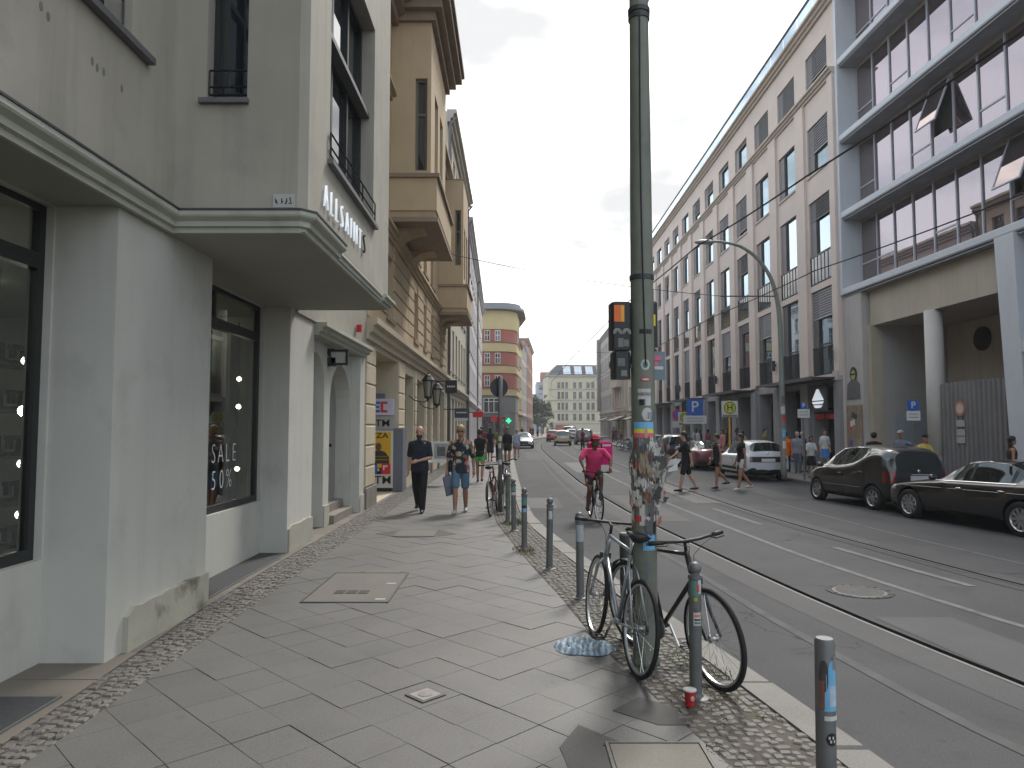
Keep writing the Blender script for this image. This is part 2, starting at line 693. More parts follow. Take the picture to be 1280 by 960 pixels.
# setts: a strip along the house wall, a strip along the kerb
def setts(name, fa, fb, y0, y1, size, near, label):
    root = struct(ribbon(fa, fb, -.0045 if 'kerb' in name else -.009, list(np.arange(y0, y1 + .1, .5))).build(name, earthm))
    protos = []
    for k in range(24):
        s = size / 2 * 1.0
        n = random.choice((4, 4, 5))
        ang = sorted(2 * PI * q / n + PI / 4 + random.uniform(-.22, .22) for q in range(n))
        rr = 1.28 if n == 4 else 1.12
        mb = MB().prism([(s * rr * math.cos(a) * random.uniform(.86, 1.06), s * rr * math.sin(a) * random.uniform(.86, 1.06)) for a in ang], -.03, 0, .009, False)
        protos.append(mb)
    meshes = []
    for p in protos:
        me = p.mesh('cobblestone')
        me.materials.append(cobm)
        meshes.append(me)
    lst = []
    y = y0
    row = 0
    while y < y1:
        a, b = fa(y), fb(y)
        n = max(2, round((b - a) / size))
        for i in range(n):
            x = a + (b - a) * (i + .5) / n
            lst.append((x + random.uniform(-.012, .012), y + (size * .5 if i % 2 else 0) * .5 + random.uniform(-.014, .014) + .05 * math.sin(i * 1.3 + row * .15)))
        y += size
        row += 1
    lst.sort(key=lambda c: math.hypot(*c) + (0 if abs(c[0]) < .74 * c[1] and c[1] > 3.2 else 300))
    rest = MB()
    for k, (x, y) in enumerate(lst):
        q = random.randrange(24)
        z = random.uniform(-.004, .007)
        if k < near:
            o = link('cobblestone', meshes[q], cobm, root, (x, y, z))
            o.rotation_euler = (random.uniform(-.05, .05), random.uniform(-.05, .05), random.gauss(0, .22) + random.randrange(4) * PI / 2)
        else:
            an_ = random.gauss(0, .22) + random.randrange(4) * PI / 2
            c_, s_ = math.cos(an_), math.sin(an_)
            rest.add([(x + vx * c_ - vy * s_, y + vx * s_ + vy * c_, z + vz) for vx, vy, vz in protos[q].v], protos[q].f)
    struct(rest.build('far_cobblestones', cobm, root), 'stuff')
    return root


wall_in = curve_fn([(0, -2.8), (3.5, -2.78), (5.03, -2.86), (7, -2.99), (14, -3.02), (30, -3.02)], 1)
setts('wall_side_cobbles', wall_in, lambda y: XL - .005, 2.5, 28, .072, 298, '')
setts('kerb_side_cobbles', lambda y: slabedge(y) + .005, lambda y: kout(y) - KW - .012, 2.6, 22, .066, 298, '')

# concrete plates between the setts and the wall
marg = struct(ribbon(lambda y: -3.62, lambda y: wall_in(y) + .0, -.012, list(np.arange(0, 31, 1.0))).build('wall_margin', jointm))
y = 1.2
for ln in (1.5, 1.35, 1.0, .62, 1.25, 1.2, 1.35, 1.3, 1.0, 1.1, .9, 1.2, 1.0, 1.1, 1.2, 1.0, 1.0, 1.0, 1.0, 1.0, 1.0, 1.0, 1.0):
    e = y + ln - .008
    MB().prism([(-3.6, y), (wall_in(y) - .012, y), (wall_in(e) - .012, e), (-3.6, e)], -.012, random.uniform(-.003, .001), .003, False).build(
        'margin_slab', M('margin_slab', (.16, .14, .118), .75, .14, 1.6, .15, 90, rnd=.14, spots=.45, dirt=(.11, .095, .078), fine=.15), marg)
    y += ln

# tram track
trk = struct(ribbon(lambda y: rail1(y) + .0, lambda y: rail1(y) + .075, .004, zfun=zr, nx=1).build('tram_track', groovem))
ribbon(lambda y: rail1(y) - .035, lambda y: rail1(y) - .001, .005, zfun=zr).build('rail_head', steelm, trk)
ribbon(lambda y: rail2(y) + .0, lambda y: rail2(y) + .07, .004, zfun=zr).build('rail_groove', groovem, trk)
ribbon(lambda y: rail2(y) - .03, lambda y: rail2(y) - .001, .005, zfun=zr).build('rail_head', steelm, trk)
# painted markings
ribbon(lambda y: wline(y) - .05, lambda y: wline(y) + .05, .004, zfun=zr).build('lane_line', whitep, road)
for y0, ln in [(3.2, 2.7), (8.45, 2.7), (13.7, 2.65), (18.9, 2.7), (24.1, 2.7), (29.3, 2.7), (34.5, 2.7), (39.7, 2.7), (45, 2.7), (50, 2.7)]:
    ribbon(lambda y: dline(y) - .06, lambda y: dline(y) + .06, .005, list(np.linspace(y0, y0 + ln, 4)), zfun=zr).build('lane_dash', whitep, road)
thin = curve_fn([(2, 9.2), (8, 7.45), (10, 7.11), (11.9, 6.86), (13.5, 6.71), (20, 6.5), (40, 6.45)], 1)
ribbon(lambda y: thin(y) - .03, lambda y: thin(y) + .03, .004, list(np.arange(2, 19, .5)), zfun=zr).build('parking_line', whitep, road)
worn = curve_fn([(2, 3.5), (4.66, 2.83), (5.93, 2.66), (7.28, 2.5), (8.81, 2.4), (10.1, 2.28), (12.9, 1.93), (14.8, 1.83), (23.7, 1.6), (40, 1.55)], 1)
ribbon(lambda y: worn(y) - .05, lambda y: worn(y) + .05, .004, list(np.arange(2, 38, .5)), zfun=zr).build('worn_line', wornp, road)
ribbon(lambda y: .5, lambda y: worn(y) - .07, .004, [23.6, 23.72], zfun=zr).build('worn_line', wornp, road)
ribbon(lambda y: 1.08, lambda y: 1.18, .005, [16.4, 18.8], zfun=zr).build('worn_line', wornp, road)
ribbon(lambda y: 1.0, lambda y: 1.16, .005, [12.75, 12.85], zfun=zr).build('paint_tick', whitep, road)
ribbon(lambda y: kout(y) + .06, lambda y: 1.07, .003, [16.4, 17.2, 18, 18.8], zfun=zr).build('asphalt_patch', asphalt2, road)
ribbon(lambda y: kout(y) + .3, lambda y: kout(y) + 1.3, .003, list(np.arange(24.5, 37, 1.5)), zfun=zr).build('asphalt_patch', M('asphalt_patch_grey', (.055, .054, .056), .85, .15, 1.5, .25, 120, fine=.15), road)

# repairs and tar seams in the carriageway
tarm = M('tar_seam', (.045, .044, .045), .9, .2, 5)
lightm = M('asphalt_patch_light', (.073, .072, .074), .85, .15, .9, .25, 120, fine=.15)
ribbon(lambda y: rail1(y) - .42, lambda y: rail1(y) - .038, .002, zfun=zr).build('track_surround', M('track_concrete', (.072, .071, .072), .85, .15, .8, .25, 100, fine=.2, spots=.3, dirt=(.06, .058, .058)), road)
ribbon(lambda y: rail2(y) + .072, lambda y: rail2(y) + .36, .002, zfun=zr).build('track_surround', MATS['track_concrete'], road)
for x0, x1, y0, y1, m_ in ((3.55, 4.3, 5.2, 7.1, lightm), (2.62, 3.4, 14.2, 19.5, lightm), (4.35, 5.0, 17.5, 24, asphalt2), (5.7, 6.4, 9.3, 11.6, MATS['asphalt_patch_grey']), (2.65, 3.6, 29, 37, asphalt2), (6.9, 7.8, 19, 24.5, lightm), (5.6, 6.6, 27, 31, MATS['asphalt_patch_grey']), (.9, 1.8, 40, 52, lightm)):
    sl = (rail1(y0) - rail1(y1)) * 1.0
    ribbon(lambda y: x0 + sl * (y1 - y) / (y1 - y0) * .6, lambda y: x1 + sl * (y1 - y) / (y1 - y0) * .6, .003, list(np.linspace(y0, y1, 5)), zfun=zr).build('asphalt_patch', m_, road)
for fn, y0, y1 in ((lambda y: (rail2(y) + dline(y)) / 2 + .1 + .02 * math.sin(y * 1.3), 3, 45),):
    ribbon(lambda y: fn(y) - .012, lambda y: fn(y) + .012, .0036, list(np.arange(y0, y1, .4)), zfun=zr).build('tar_seam', tarm, road)

# covers let into the ground
t = thing('manhole_cover', 'round manhole cover ringed with dark setts in the tram lane', 'manhole cover', (3.94, 8.2, zr(3.94)))
mb = MB()
for k in range(22):
    a0, a1 = 2 * PI * k / 22 + .02, 2 * PI * (k + 1) / 22 - .02
    mb.prism([(.285 * math.cos(a0), .285 * math.sin(a0)), (.355 * math.cos(a0), .355 * math.sin(a0)), (.355 * math.cos(a1), .355 * math.sin(a1)), (.285 * math.cos(a1), .285 * math.sin(a1))], -.02, .007 + random.uniform(-.002, .003), .004, False)
mb.build('sett_ring', M('dark_sett', (.05, .048, .047), .8, .2, 9, .3, 60), t)
MB().lathe([(.285, -.01), (.285, .006), (.262, .008), (.258, .004)], 32).build('rim', iron, t)
MB().lathe([(.25, -.01), (.25, .007), (.0001, .008)], 32).build('lid', M('cover_concrete', (.085, .082, .081), .88, .15, 5, .2, 80), t)

t = thing('service_cover', 'large concrete service cover with three dark grilles in the pavement', 'cover', (-1.67, 7.9, 0.004))
MB().prism([(-.42, -.69), (.42, -.69), (.42, .69), (-.42, .69)], -.02, .004, .003).build('lid', M('cover_lid', (.128, .118, .103), .75, .12, 2, .2, 90, fine=.15), t)
mb = MB().box(-.44, -.715, -.02, .44, -.693, .007).box(-.44, .693, -.02, .44, .715, .007).box(.423, -.69, -.02, .442, .69, .007).box(-.442, -.69, -.02, -.423, .69, .007)
mb.build('frame', iron, t)
for k in range(3):
    mb = MB().box(-.195 + k * .125, -.36, .0, -.09 + k * .125, -.2, .0065)
    gr = mb.build('grille', M('grille_dark', (.02, .02, .02), .7), t)
    mb = MB()
    for q in range(5):
        mb.box(-.19 + k * .125 + q * .021, -.355, .004, -.181 + k * .125 + q * .021, -.205, .009)
    mb.build('bar', iron, gr)
for x, y in ((.33, .12), (.34, -.6)):
    MB().box(x - .05, y - .022, .0, x + .05, y + .022, .008).build('lifting_plate', M('pale_plate', (.4, .38, .35), .6, .1, 9), t)

t = thing('valve_cover', 'small square valve cover turned on its corner in the pavement', 'cover', (-.565, 4.755, .003), R(45))
MB().box(-.095, -.095, -.02, .095, .095, .0035).build('frame', iron, t)
mb = MB().box(-.078, -.078, .0, .078, .078, .006)
lid = mb.build('lid', M('valve_lid', (.25, .23, .22), .7, .2, 12, .4, 60), t)
MB().lathe([(.05, .004), (.048, .009), (.0001, .011)], 16).build('boss', M('valve_boss', (.21, .195, .19), .7, .2, 15), lid)

t = thing('kerbside_cover', 'pale concrete service cover in dark asphalt near the kerb setts', 'cover', (.78, 3.5, .006))
MB().prism([(-.245, -.55), (.245, -.55), (.245, .525), (-.245, .525)], -.02, .005, .004).build('lid', M('kerbside_lid', (.16, .147, .125), .75, .12, 3, .2, 90, spots=.5, dirt=(.1, .07, .055), fine=.15), t)
MB().box(-.268, -.57, -.02, -.249, .545, .008).box(.249, -.57, -.02, .268, .545, .008).box(-.247, .528, -.02, .247, .545, .008).build('frame', iron, t)
t = thing('junction_cover', 'pale rectangular cover ringed by a dark patch before the walking men', 'cover', (-1.565, 11.78, .006))
MB().prism([(-.31, -.33), (.31, -.33), (.31, .33), (-.31, .33)], -.02, .006, .005).build('lid', M('cover_lid', ), t)
MB().box(-.33, -.35, -.02, .33, .35, .0035).build('frame', iron, t)
patch = M('dark_patch', (.058, .056, .054), .7, .12, 3, .25, 110, fine=.15)
for k, poly in enumerate(([(-2.22, 11.75), (-1.8, 11.35), (-1.3, 11.35), (-.9, 11.72), (-1.25, 12.2), (-1.88, 12.2)],
             [(.26, 4.0), (.32, 3.5), (.5, 3.1), (.51, 3.76), (.5, 4.02), (.6, 4.06), (.39, 4.29)],
             [(.86, 4.285), (1.045, 4.285), (1.0, 4.56), (.82, 4.72), (.62, 4.5)])):
    MB().prism(poly, -.01, .0035 + k * .0003).build('asphalt_patch', patch, side)
MB().prism([(1.04, 4.06), (1.1, 3.76), (1.3, 3.2), (1.07, 3.0), (1.05, 3.76)][::-1], -.01, .0038).build('asphalt_patch', slabm, side)

# weeds at the bollard feet
def weeds(lst, mat, name):
    mb = MB()
    for (cx, cy, rad, n, h) in lst:
        for k in range(n):
            a, r = random.uniform(0, 6.3), rad * math.sqrt(random.random())
            x, y = cx + r * math.cos(a), cy + r * math.sin(a) * 1.5
            d = random.uniform(0, 6.3)
            hh = h * random.uniform(.4, 1)
            wx, wy = .004 * math.cos(d), .004 * math.sin(d)
            lx, ly = random.uniform(-.03, .03), random.uniform(-.03, .03)
            mb.add([(x - wx, y - wy, 0), (x + wx, y + wy, 0), (x + wx * .6 + lx * .5, y + wy * .6 + ly * .5, hh * .7), (x + lx, y + ly, hh), (x - wx * .6 + lx * .5, y - wy * .6 + ly * .5, hh * .7)], [(0, 1, 2, 3, 4)])
    o = mb.build(name, mat)
    o['kind'] = 'stuff'
    tag(o, None or 'tufts of green weeds around the bollard feet' if 'green' in mat.name else 'dry straw coloured weeds along the kerb setts', 'weeds')
    o['kind'] = 'stuff'


weeds([(.0, 12.9, .18, 240, .05), (.12, 13.3, .15, 160, .05), (1.42, 5.2, .14, 150, .022), (1.3, 5.5, .15, 150, .02), (-.25, 14.2, .12, 90, .04), (1.25, 4.3, .07, 40, .015), (1.55, 4.4, .08, 40, .015), (1.1, 3.98, .05, 30, .012)],
      M('green_weeds', (.07, .1, .03), .9, .2, 9), 'green_weeds')
weeds([(.17, 10.25, .17, 240, .04), (.2, 9.9, .13, 120, .025), (1.2, 4.75, .2, 150, .012), (1.35, 4.75, .12, 120, .015), (.9, 6.9, .12, 60, .015), (.5, 8.9, .08, 60, .02)], M('dry_weeds', (.16, .125, .06), .9, .25, 9), 'dry_weeds')
# ---------------------------------------------------------------- facade tools
WC = {}


def wall_mesh(mb, u0, u1, z0, z1, holes=(), y=0., rev=.22):
    """a wall in the plane y with rectangular openings (u0, z0, u1, z1[, reveal]) whose reveals run inwards"""
    us = sorted({u0, u1, *[h[0] for h in holes], *[h[2] for h in holes]})
    zs = sorted({z0, z1, *[h[1] for h in holes], *[h[3] for h in holes]})
    us = [u for u in us if u0 - 1e-6 <= u <= u1 + 1e-6]
    zs = [z for z in zs if z0 - 1e-6 <= z <= z1 + 1e-6]
    for a, b in zip(us, us[1:]):
        run = None
        for c, d in zip(zs, zs[1:]):
            mu, mz = (a + b) / 2, (c + d) / 2
            inside = any(h[0] < mu < h[2] and h[1] < mz < h[3] for h in holes)
            if not inside:
                mb.quad((a, y, c), (b, y, c), (b, y, d), (a, y, d))
    for h in holes:
        a, c, b, d = h[:4]
        r = h[4] if len(h) > 4 else rev
        mb.quad((a, y, c), (a, y, d), (a, y + r, d), (a, y + r, c))
        mb.quad((b, y, c), (b, y + r, c), (b, y + r, d), (b, y, d))
        mb.quad((a, y, d), (b, y, d), (b, y + r, d), (a, y + r, d))
        mb.quad((a, y, c), (a, y + r, c), (b, y + r, c), (b, y, c))
    return mb


class Bld:
    def __init__(s, name, label, A, B, cat='building', group=None):
        d = Vector((B[0] - A[0], B[1] - A[1]))
        s.W = d.length
        s.rz = math.atan2(d.y, d.x)
        s.root = thing(name, label, cat, (A[0], A[1], 0), s.rz, group)

    def wall(s, u0, u1, z0, z1, mat, holes=(), name='wall', y=0., rev=.22, parent=None):
        return wall_mesh(MB(), u0, u1, z0, z1, holes, y, rev).build(name, mat, parent or s.root)

    def body(s, h, depth, mat, roofmat=None, z0=0., name='side_wall', front=True):
        W = s.W
        mb = MB()
        mb.quad((0, depth, z0), (0, 0, z0), (0, 0, h), (0, depth, h))
        mb.quad((W, 0, z0), (W, depth, z0), (W, depth, h), (W, 0, h))
        mb.quad((W, depth, z0), (0, depth, z0), (0, depth, h), (W, depth, h))
        mb.build(name, mat, s.root)
        r = MB().quad((0, 0, h - .01), (W, 0, h - .01), (W, depth, h - .01), (0, depth, h - .01))
        r.build('roof', roofmat or concm, s.root)

    def window(s, u, z, w, h, y=.22, nx=(.5,), nz=(), fr=whitefr, gl=winglass, ft=.06, name='window', parent=None):
        key = (round(w, 3), round(h, 3), nx, nz, ft)
        if key not in WC:
            mb = MB()
            mb.box(0, -.03, 0, ft, .04, h).box(w - ft, -.03, 0, w, .04, h).box(ft, -.03, 0, w - ft, .04, ft).box(ft, -.03, h - ft, w - ft, .04, h)
            for k in nx:
                mb.box(k * w - ft / 2, -.025, ft, k * w + ft / 2, .04, h - ft)
            for k in nz:
                mb.box(ft, -.022, k * h - ft / 2, w - ft, .04, k * h + ft / 2)
            f = mb.mesh('window')
            p = MB().quad((ft, .02, ft), (w - ft, .02, ft), (w - ft, .02, h - ft), (ft, .02, h - ft)).mesh('pane')
            WC[key] = (f, p)
        f, p = WC[key]
        k2 = (key, fr.name, gl.name)
        if k2 not in WC:
            f2, p2 = f.copy(), p.copy()
            f2.materials.append(fr)
            p2.materials.append(gl)
            WC[k2] = (f2, p2)
        f, p = WC[k2]
        o = link(name, f, None, parent or s.root, (u, y, z))
        link('pane', p, None, o)
        return o

    def box(s, name, mat, u0, y0, z0, u1, y1, z1, parent=None):
        return MB().box(u0, y0, z0, u1, y1, z1).build(name, mat, parent or s.root)

    def band(s, name, mat, prof, u0, u1, parent=None):
        """moulding: profile of (y, z) points run from u0 to u1"""
        return MB().face_prism(prof, 'x', u0, u1).build(name, mat, parent or s.root)


def cornice_prof(z0, z1, out_, inn=.03):
    h = z1 - z0
    return [(inn, z0), (-out_ * .3, z0), (-out_ * .34, z0 + h * .28), (-out_ * .62, z0 + h * .36), (-out_ * .66, z0 + h * .62), (-out_, z0 + h * .72), (-out_, z1), (inn, z1)]


# ---------------------------------------------------------------- near left: the grey rendered shop building
upper = M('grey_render', (.35, .328, .278), .85, .16, .6, .15, 90, streak=.4, dirt=(.225, .218, .19), spots=.35)
lower = M('pale_render', (.5, .496, .45), .8, .09, .6, .14, 90, streak=.28, dirt=(.36, .355, .32), spots=.4)
soff = M('soffit_render', (.33, .33, .275), .85, .06, 1.5)
corn = M('cornice_render', (.42, .43, .365), .75, .1, 2, .1, 60, streak=.3, dirt=(.2, .21, .18))
plinthm = M('plinth_stone', (.38, .365, .305), .8, .16, 2.2, .25, 60, spots=.95, dirt=(.12, .11, .08))
flash = M('zinc_flashing', (.075, .075, .08), .5, .15, 6, metal=.3)
sillm = M('sill_metal', (.14, .14, .14), .5, .1, 5, metal=.3)
shop = thing('fashion_shop_building', 'grey rendered corner shop building with a jutting bay over the pavement', 'building', (-3.1, 5, 0))
W_ = dict(parent=shop, world=True)


def sbox(name, mat, *c):
    return MB().box(*c).build(name, mat, shop, world=True)


# walls in the (y, z) plane: helper maps local (u, y-in, z) to world for a wall facing +x at plane X
def xwall(name, mat, X, y0, y1, z0, z1, holes=(), rev=.22, parent=None):
    mb = wall_mesh(MB(), y0, y1, z0, z1, holes, 0, rev)
    mb.v = [(X - p[1], p[0], p[2]) for p in mb.v]
    return mb.build(name, mat, parent or shop, world=True)


def xwin(X, y, z, w, h, nx=(), nz=(), fr=darkfr, gl=winglass, ft=.06, par=None):
    b = Bld.__new__(Bld)
    b.root = par or shop
    o = b.window(0, 0, w, h, 0, nx, nz, fr, gl, ft)
    o.matrix_parent_inverse = Matrix()
    o.location = wm(o.parent).inverted() @ Vector((X, y, z))
    o.rotation_euler = (0, 0, PI / 2)
    return o


# ground floor
SF = 3.44
xwall('shopfront_wall', lower, -3.5, -8, 5.38, 0, SF, [(-3, .76, 5.36, SF - .01)], .12)
sbox('pier', lower, -3.7, 5.38, 0, -3.02, 7.1, SF - .004)
xwall('shopfront_wall', lower, -3.5, 7.1, 10.0, 0, SF, [(7.12, .72, 9.97, SF - .01)], .1)
sbox('pier', lower, -3.7, 10.0, 0, -3.13, 11.2, SF - .004)


def chipped(y0, y1, x, z, mat=plinthm):
    n = 14
    top = [(y0 + (y1 - y0) * i / n, z + random.uniform(-.012, .008) - (.05 if i == 0 else 0)) for i in range(n + 1)]
    poly = [(y0 + .0, 0), (y1, 0)] + top[::-1]
    mb = MB().face_prism(poly, 'x', x - .1, x)
    mb.build('plinth', mat, shop, world=True)


chipped(5.62, 7.09, -2.975, .33)
chipped(10.03, 11.19, -3.10, .36)
# shop windows: frame parts with see-through panes
def shopwin(X, y0, y1, z0, z1, tz, vs_, lowvs=()):
    mb = MB().box(X - .06, y0, z0, X + .0, y0 + .07, z1).box(X - .06, y1 - .07, z0, X, y1, z1).box(X - .06, y0 + .07, z0, X, y1 - .07, z0 + .085)
    mb.box(X - .06, y0 + .07, z1 - .05, X, y1 - .07, z1).box(X - .07, y0 + .07, tz, X + .012, y1 - .07, tz + .12)
    for v in vs_:
        mb.box(X - .06, v - .035, tz + .12, X - .002, v + .035, z1 - .05)
    for v in lowvs:
        mb.box(X - .06, v - .03, z0 + .085, X - .002, v + .03, tz)
    f = mb.build('shop_window', darkfr, shop, world=True)
    ys = [y0 + .07, *lowvs, y1 - .07]
    for a, b in zip(ys, ys[1:]):
        MB().quad((X - .03, a, z0 + .085), (X - .03, b, z0 + .085), (X - .03, b, tz), (X - .03, a, tz)).build('pane', shopglass, f, world=True)
    ys = [y0 + .07, *vs_, y1 - .07]
    for a, b in zip(ys, ys[1:]):
        MB().quad((X - .03, a, tz + .12), (X - .03, b, tz + .12), (X - .03, b, z1 - .05), (X - .03, a, z1 - .05)).build('pane', shopglass, f, world=True)
    return f


f1 = shopwin(-3.56, -2.98, 5.36, .76, SF - .015, 2.93, (1.2, 3.3), (1.2,))
f2 = shopwin(-3.55, 7.12, 9.97, .72, SF - .015, 2.93, (8.45,), ())
# the room behind
room = M('shop_room_wall', (.34, .34, .29), .85, .12, 1.2)
roomd = M('shop_room_dark', (.1, .1, .085), .8, .1, 2)
mb = MB()
mb.quad((-8, -8, .05), (-3.68, -8, .05), (-3.68, 11, .05), (-8, 11, .05))
mb.quad((-8, -8, SF + .02), (-8, 11, SF + .02), (-3.5, 11, SF + .02), (-3.5, -8, SF + .02))
mb.quad((-8, -8, 0), (-8, 11, 0), (-8, 11, SF), (-8, -8, SF))
mb.quad((-8, 11, 0), (-3.72, 11, 0), (-3.72, 11, SF), (-8, 11, SF))
mb.quad((-8, -8, 0), (-8, -8, SF), (-3.6, -8, SF), (-3.6, -8, 0))
mb.build('shop_interior', room, shop, world=True)
for (x, y, wd, h, m_) in ((-5.2, 8.9, .5, 2.6, roomd), (-6.4, 7.4, .9, 2.9, roomd), (-4.9, 10.6, .8, 3.2, room), (-5.9, 5.2, .7, 3.3, roomd), (-4.7, 6.25, .28, 3.38, room), (-4.25, 10.9, .12, 3.2, roomd)):
    sbox('display_panel', m_, x - wd / 2, y - .04, .05, x + wd / 2, y + .04, h)
for k in range(5):  # unseen glowing panels added under the ceiling to brighten the room
    sbox('added_fill_panel', M('glowing_fill_panel', (1, .95, .85), .5, 0, 1, emit=(.95, 1, .85), es=2.2), -5.4 - (k % 2) * 1.3, .6 + k * 2.4, SF - .06, -4.9 - (k % 2) * 1.3, 1.1 + k * 2.4, SF - .01)
bulb = M('lit_bulb', (1, .95, .85), .4, 0, 1, emit=(1, .93, .8), es=70)
bulb2 = M('lit_globe', (1, .97, .9), .4, 0, 1, emit=(1, .95, .85), es=25)


def lamp_pole(label, x, y, zs, globe=None):
    t = thing('display_lamp_pole', label, 'lamp', (x, y, .05))
    MB().tube([(0, 0, 0), (0, 0, 3.3)], .012, 8).build('pole', black, t)
    for k, z in enumerate(zs):
        big = k == globe
        mb = MB().lathe([(.02, .0), (.03, .02), (.045, .09), (.04, .09), (.0001, .03)], 12, (0, 0, 0), 'x')
        mb.v = [(p[0] + .0, p[1], p[2] + z) for p in mb.v]
        mb.build('lamp_head', black, t).rotation_euler = (0, 0, R(-55))
        MB().ball((.07 * math.cos(R(-55)), .07 * math.sin(R(-55)), z), .05 if big else .014, 12, 8).build('bulb', bulb2 if big else bulb, t, True)


lamp_pole('pole of lit display lamps with one large globe in the near shop window', -4.8, 7.0, (2.34, 1.85, 1.34, .85), 1)
lamp_pole('pole of three lit display lamps behind the sale lettering', -4.2, 11.0 - .12, (2.42, 2.0, 1.06))

# shelves of old sewing machines shown behind the glass
def display_shelf(label, x, y0, y1):
    t = thing('display_shelf', label, 'display shelf', (x, y0, .05), 0, 'display shelves in the shop')
    for z in (.35, .85, 1.35, 1.85, 2.35):
        MB().box(-.2, 0, z, .2, y1 - y0, z + .03).build('shelf', roomd, t)
        n_ = int((y1 - y0) / .42)
        for k in range(n_):
            y = .1 + k * .42
            mb = MB().box(-.08, y, z + .031, .08, y + .3, z + .07).box(-.045, y + .22, z + .07, .045, y + .29, z + .25).box(-.04, y + .02, z + .2, .04, y + .22, z + .25).box(-.03, y + .03, z + .1, .03, y + .08, z + .2)
            mb.build('sewing_machine', black, t)
    for y in (0, y1 - y0):
        MB().box(-.2, y - .02, 0, .2, y, 2.9).build('upright', roomd, t)


display_shelf('shelf of black sewing machines behind the nearest shop window', -5.5, 6.4, 8.6)
display_shelf('shelf of black sewing machines behind the sale window', -5.0, 9.2, 10.8)

# lettering stuck on the second shop window
vinyl = M('window_vinyl', (.6, .62, .66), .5, .04)
nt = thing('sale_lettering', 'white SALE 50% lettering stuck on the second shop window', 'lettering', (-3.569, 8.05, 1.5))
ROTX = (R(90), 0, R(90))
for word, zz, sz, y0, st in (('SALE', -.09, .34, .0, .21), ('50%', -.41, .34, .02, .23)):
    for k, ch in enumerate(word):
        text('letter', ch, sz, vinyl, nt, (0, y0 + k * st + .5, zz), ROTX, .002, -.006, .8)

# arched entrance part
XR = -3.3
xwall('recess_wall', lower, -3.62, 11.2, 14.9, 0, SF)


def archwall(X, y0, y1, ztop, arches, depth, name, mat):
    mb = MB()
    y = y0
    for (a, b, zs) in arches:
        mb.quad((X, y, 0), (X, a, 0), (X, a, ztop), (X, y, ztop))
        c, r = (a + b) / 2, (b - a) / 2
        n = 14
        pr = [(c - r * math.cos(PI * i / n), zs + r * math.sin(PI * i / n)) for i in range(n + 1)]
        for (p, q) in zip(pr, pr[1:]):
            mb.quad((X, p[0], p[1]), (X, q[0], q[1]), (X, q[0], ztop), (X, p[0], ztop))
            mb.quad((X, p[0], p[1]), (X - depth, p[0], p[1]), (X - depth, q[0], q[1]), (X, q[0], q[1]))
        mb.quad((X, a, 0), (X, a, zs), (X - depth, a, zs), (X - depth, a, 0))
        mb.quad((X, b, 0), (X - depth, b, 0), (X - depth, b, zs), (X, b, zs))
        y = b
    mb.quad((X, y, 0), (X, y1, 0), (X, y1, ztop), (X, y, ztop))
    return mb.build(name, mat, shop, world=True)


archwall(XR, 11.2, 14.62, 3.3, [(11.4, 12.5, 2.45), (12.88, 14.5, 2.12)], .31, 'arcade_wall', lower)
sbox('pier', lower, -3.6, 14.62, 0, -3.12, 15.06, 3.26)
chipped(14.66, 15.05, -3.095, .34)
sbox('plinth', plinthm, -3.32, 12.52, 0, -3.27, 12.86, .36)
doorm = M('grey_green_door', (.26, .265, .235), .6, .08, 2)
d = sbox('door', doorm, -3.612, 12.9, .3, -3.585, 14.48, 2.96)
MB().ball((-3.56, 14.0, 1.38), .035, 10, 6).build('handle', black, d, True, world=True)
sbox('niche_door', doorm, -3.612, 11.42, .0, -3.59, 12.48, 3.0)
stepm = M('step_stone', (.22, .195, .165), .75, .15, 3, .2, 60, spots=.4, dirt=(.15, .12, .1))
sbox('step', stepm, -3.58, 12.92, 0, -3.2, 14.46, .15)
sbox('step', stepm, -3.583, 12.92, .15, -3.4, 14.46, .3)
prof = [(-3.32, 3.2), (-3.06, 3.2), (-3.06, 3.25), (-3.0, 3.27), (-3.0, 3.32), (-2.93, 3.34), (-2.93, 3.4), (-3.32, 3.4)]
MB().face_prism([(p[0], p[1]) for p in prof], 'y', 11.2, 15.02).build('cornice', corn, shop, world=True)
# upper walls
TOP = 15.5
UX = -2.95
xwall('upper_wall', upper, UX, -8, 6.1, 3.6, TOP, [(3.4, 4.72, 5.35, 7.3), (3.4, 8.2, 5.35, 10.6)], .25)
xwin(UX - .25, 3.4, 4.72, 1.95, 2.58, (.5,), (.7,))
xwin(UX - .25, 3.4, 8.2, 1.95, 2.4, (.5,), (.7,))
sbox('window_sill', sillm, UX - .2, 3.2, 4.665, UX + .07, 5.6, 4.718)


def rail(name, p0, p1, hs, ps, mat=black, t=.022):
    mb = MB()
    a, b = Vector(p0), Vector(p1)
    dv = (b - a)
    for h in hs:
        mb.tube([a + Vector((0, 0, h)), b + Vector((0, 0, h))], t / 2, 4)
    for k in ps:
        p = a + dv * k
        mb.tube([p + Vector((0, 0, hs[0])), p + Vector((0, 0, hs[-1]))], t / 2.4, 4)
    return mb.build(name, mat, shop, world=True)


rail('window_railing', (UX - .06, 3.42, 4.72), (UX - .06, 5.33, 4.72), (.06, .32), (0, .25, .5, .75, 1))
xwall('upper_wall', upper, -3.1, 10.22, 15.06, 3.4, TOP, [(11.6, 4.6, 13.4, 7.2), (11.6, 8.4, 13.4, 10.8)], .25)
xwin(-3.35, 11.6, 4.6, 1.8, 2.6, (.5,), (.7,))
xwin(-3.35, 11.6, 8.4, 1.8, 2.4, (.5,), (.7,))
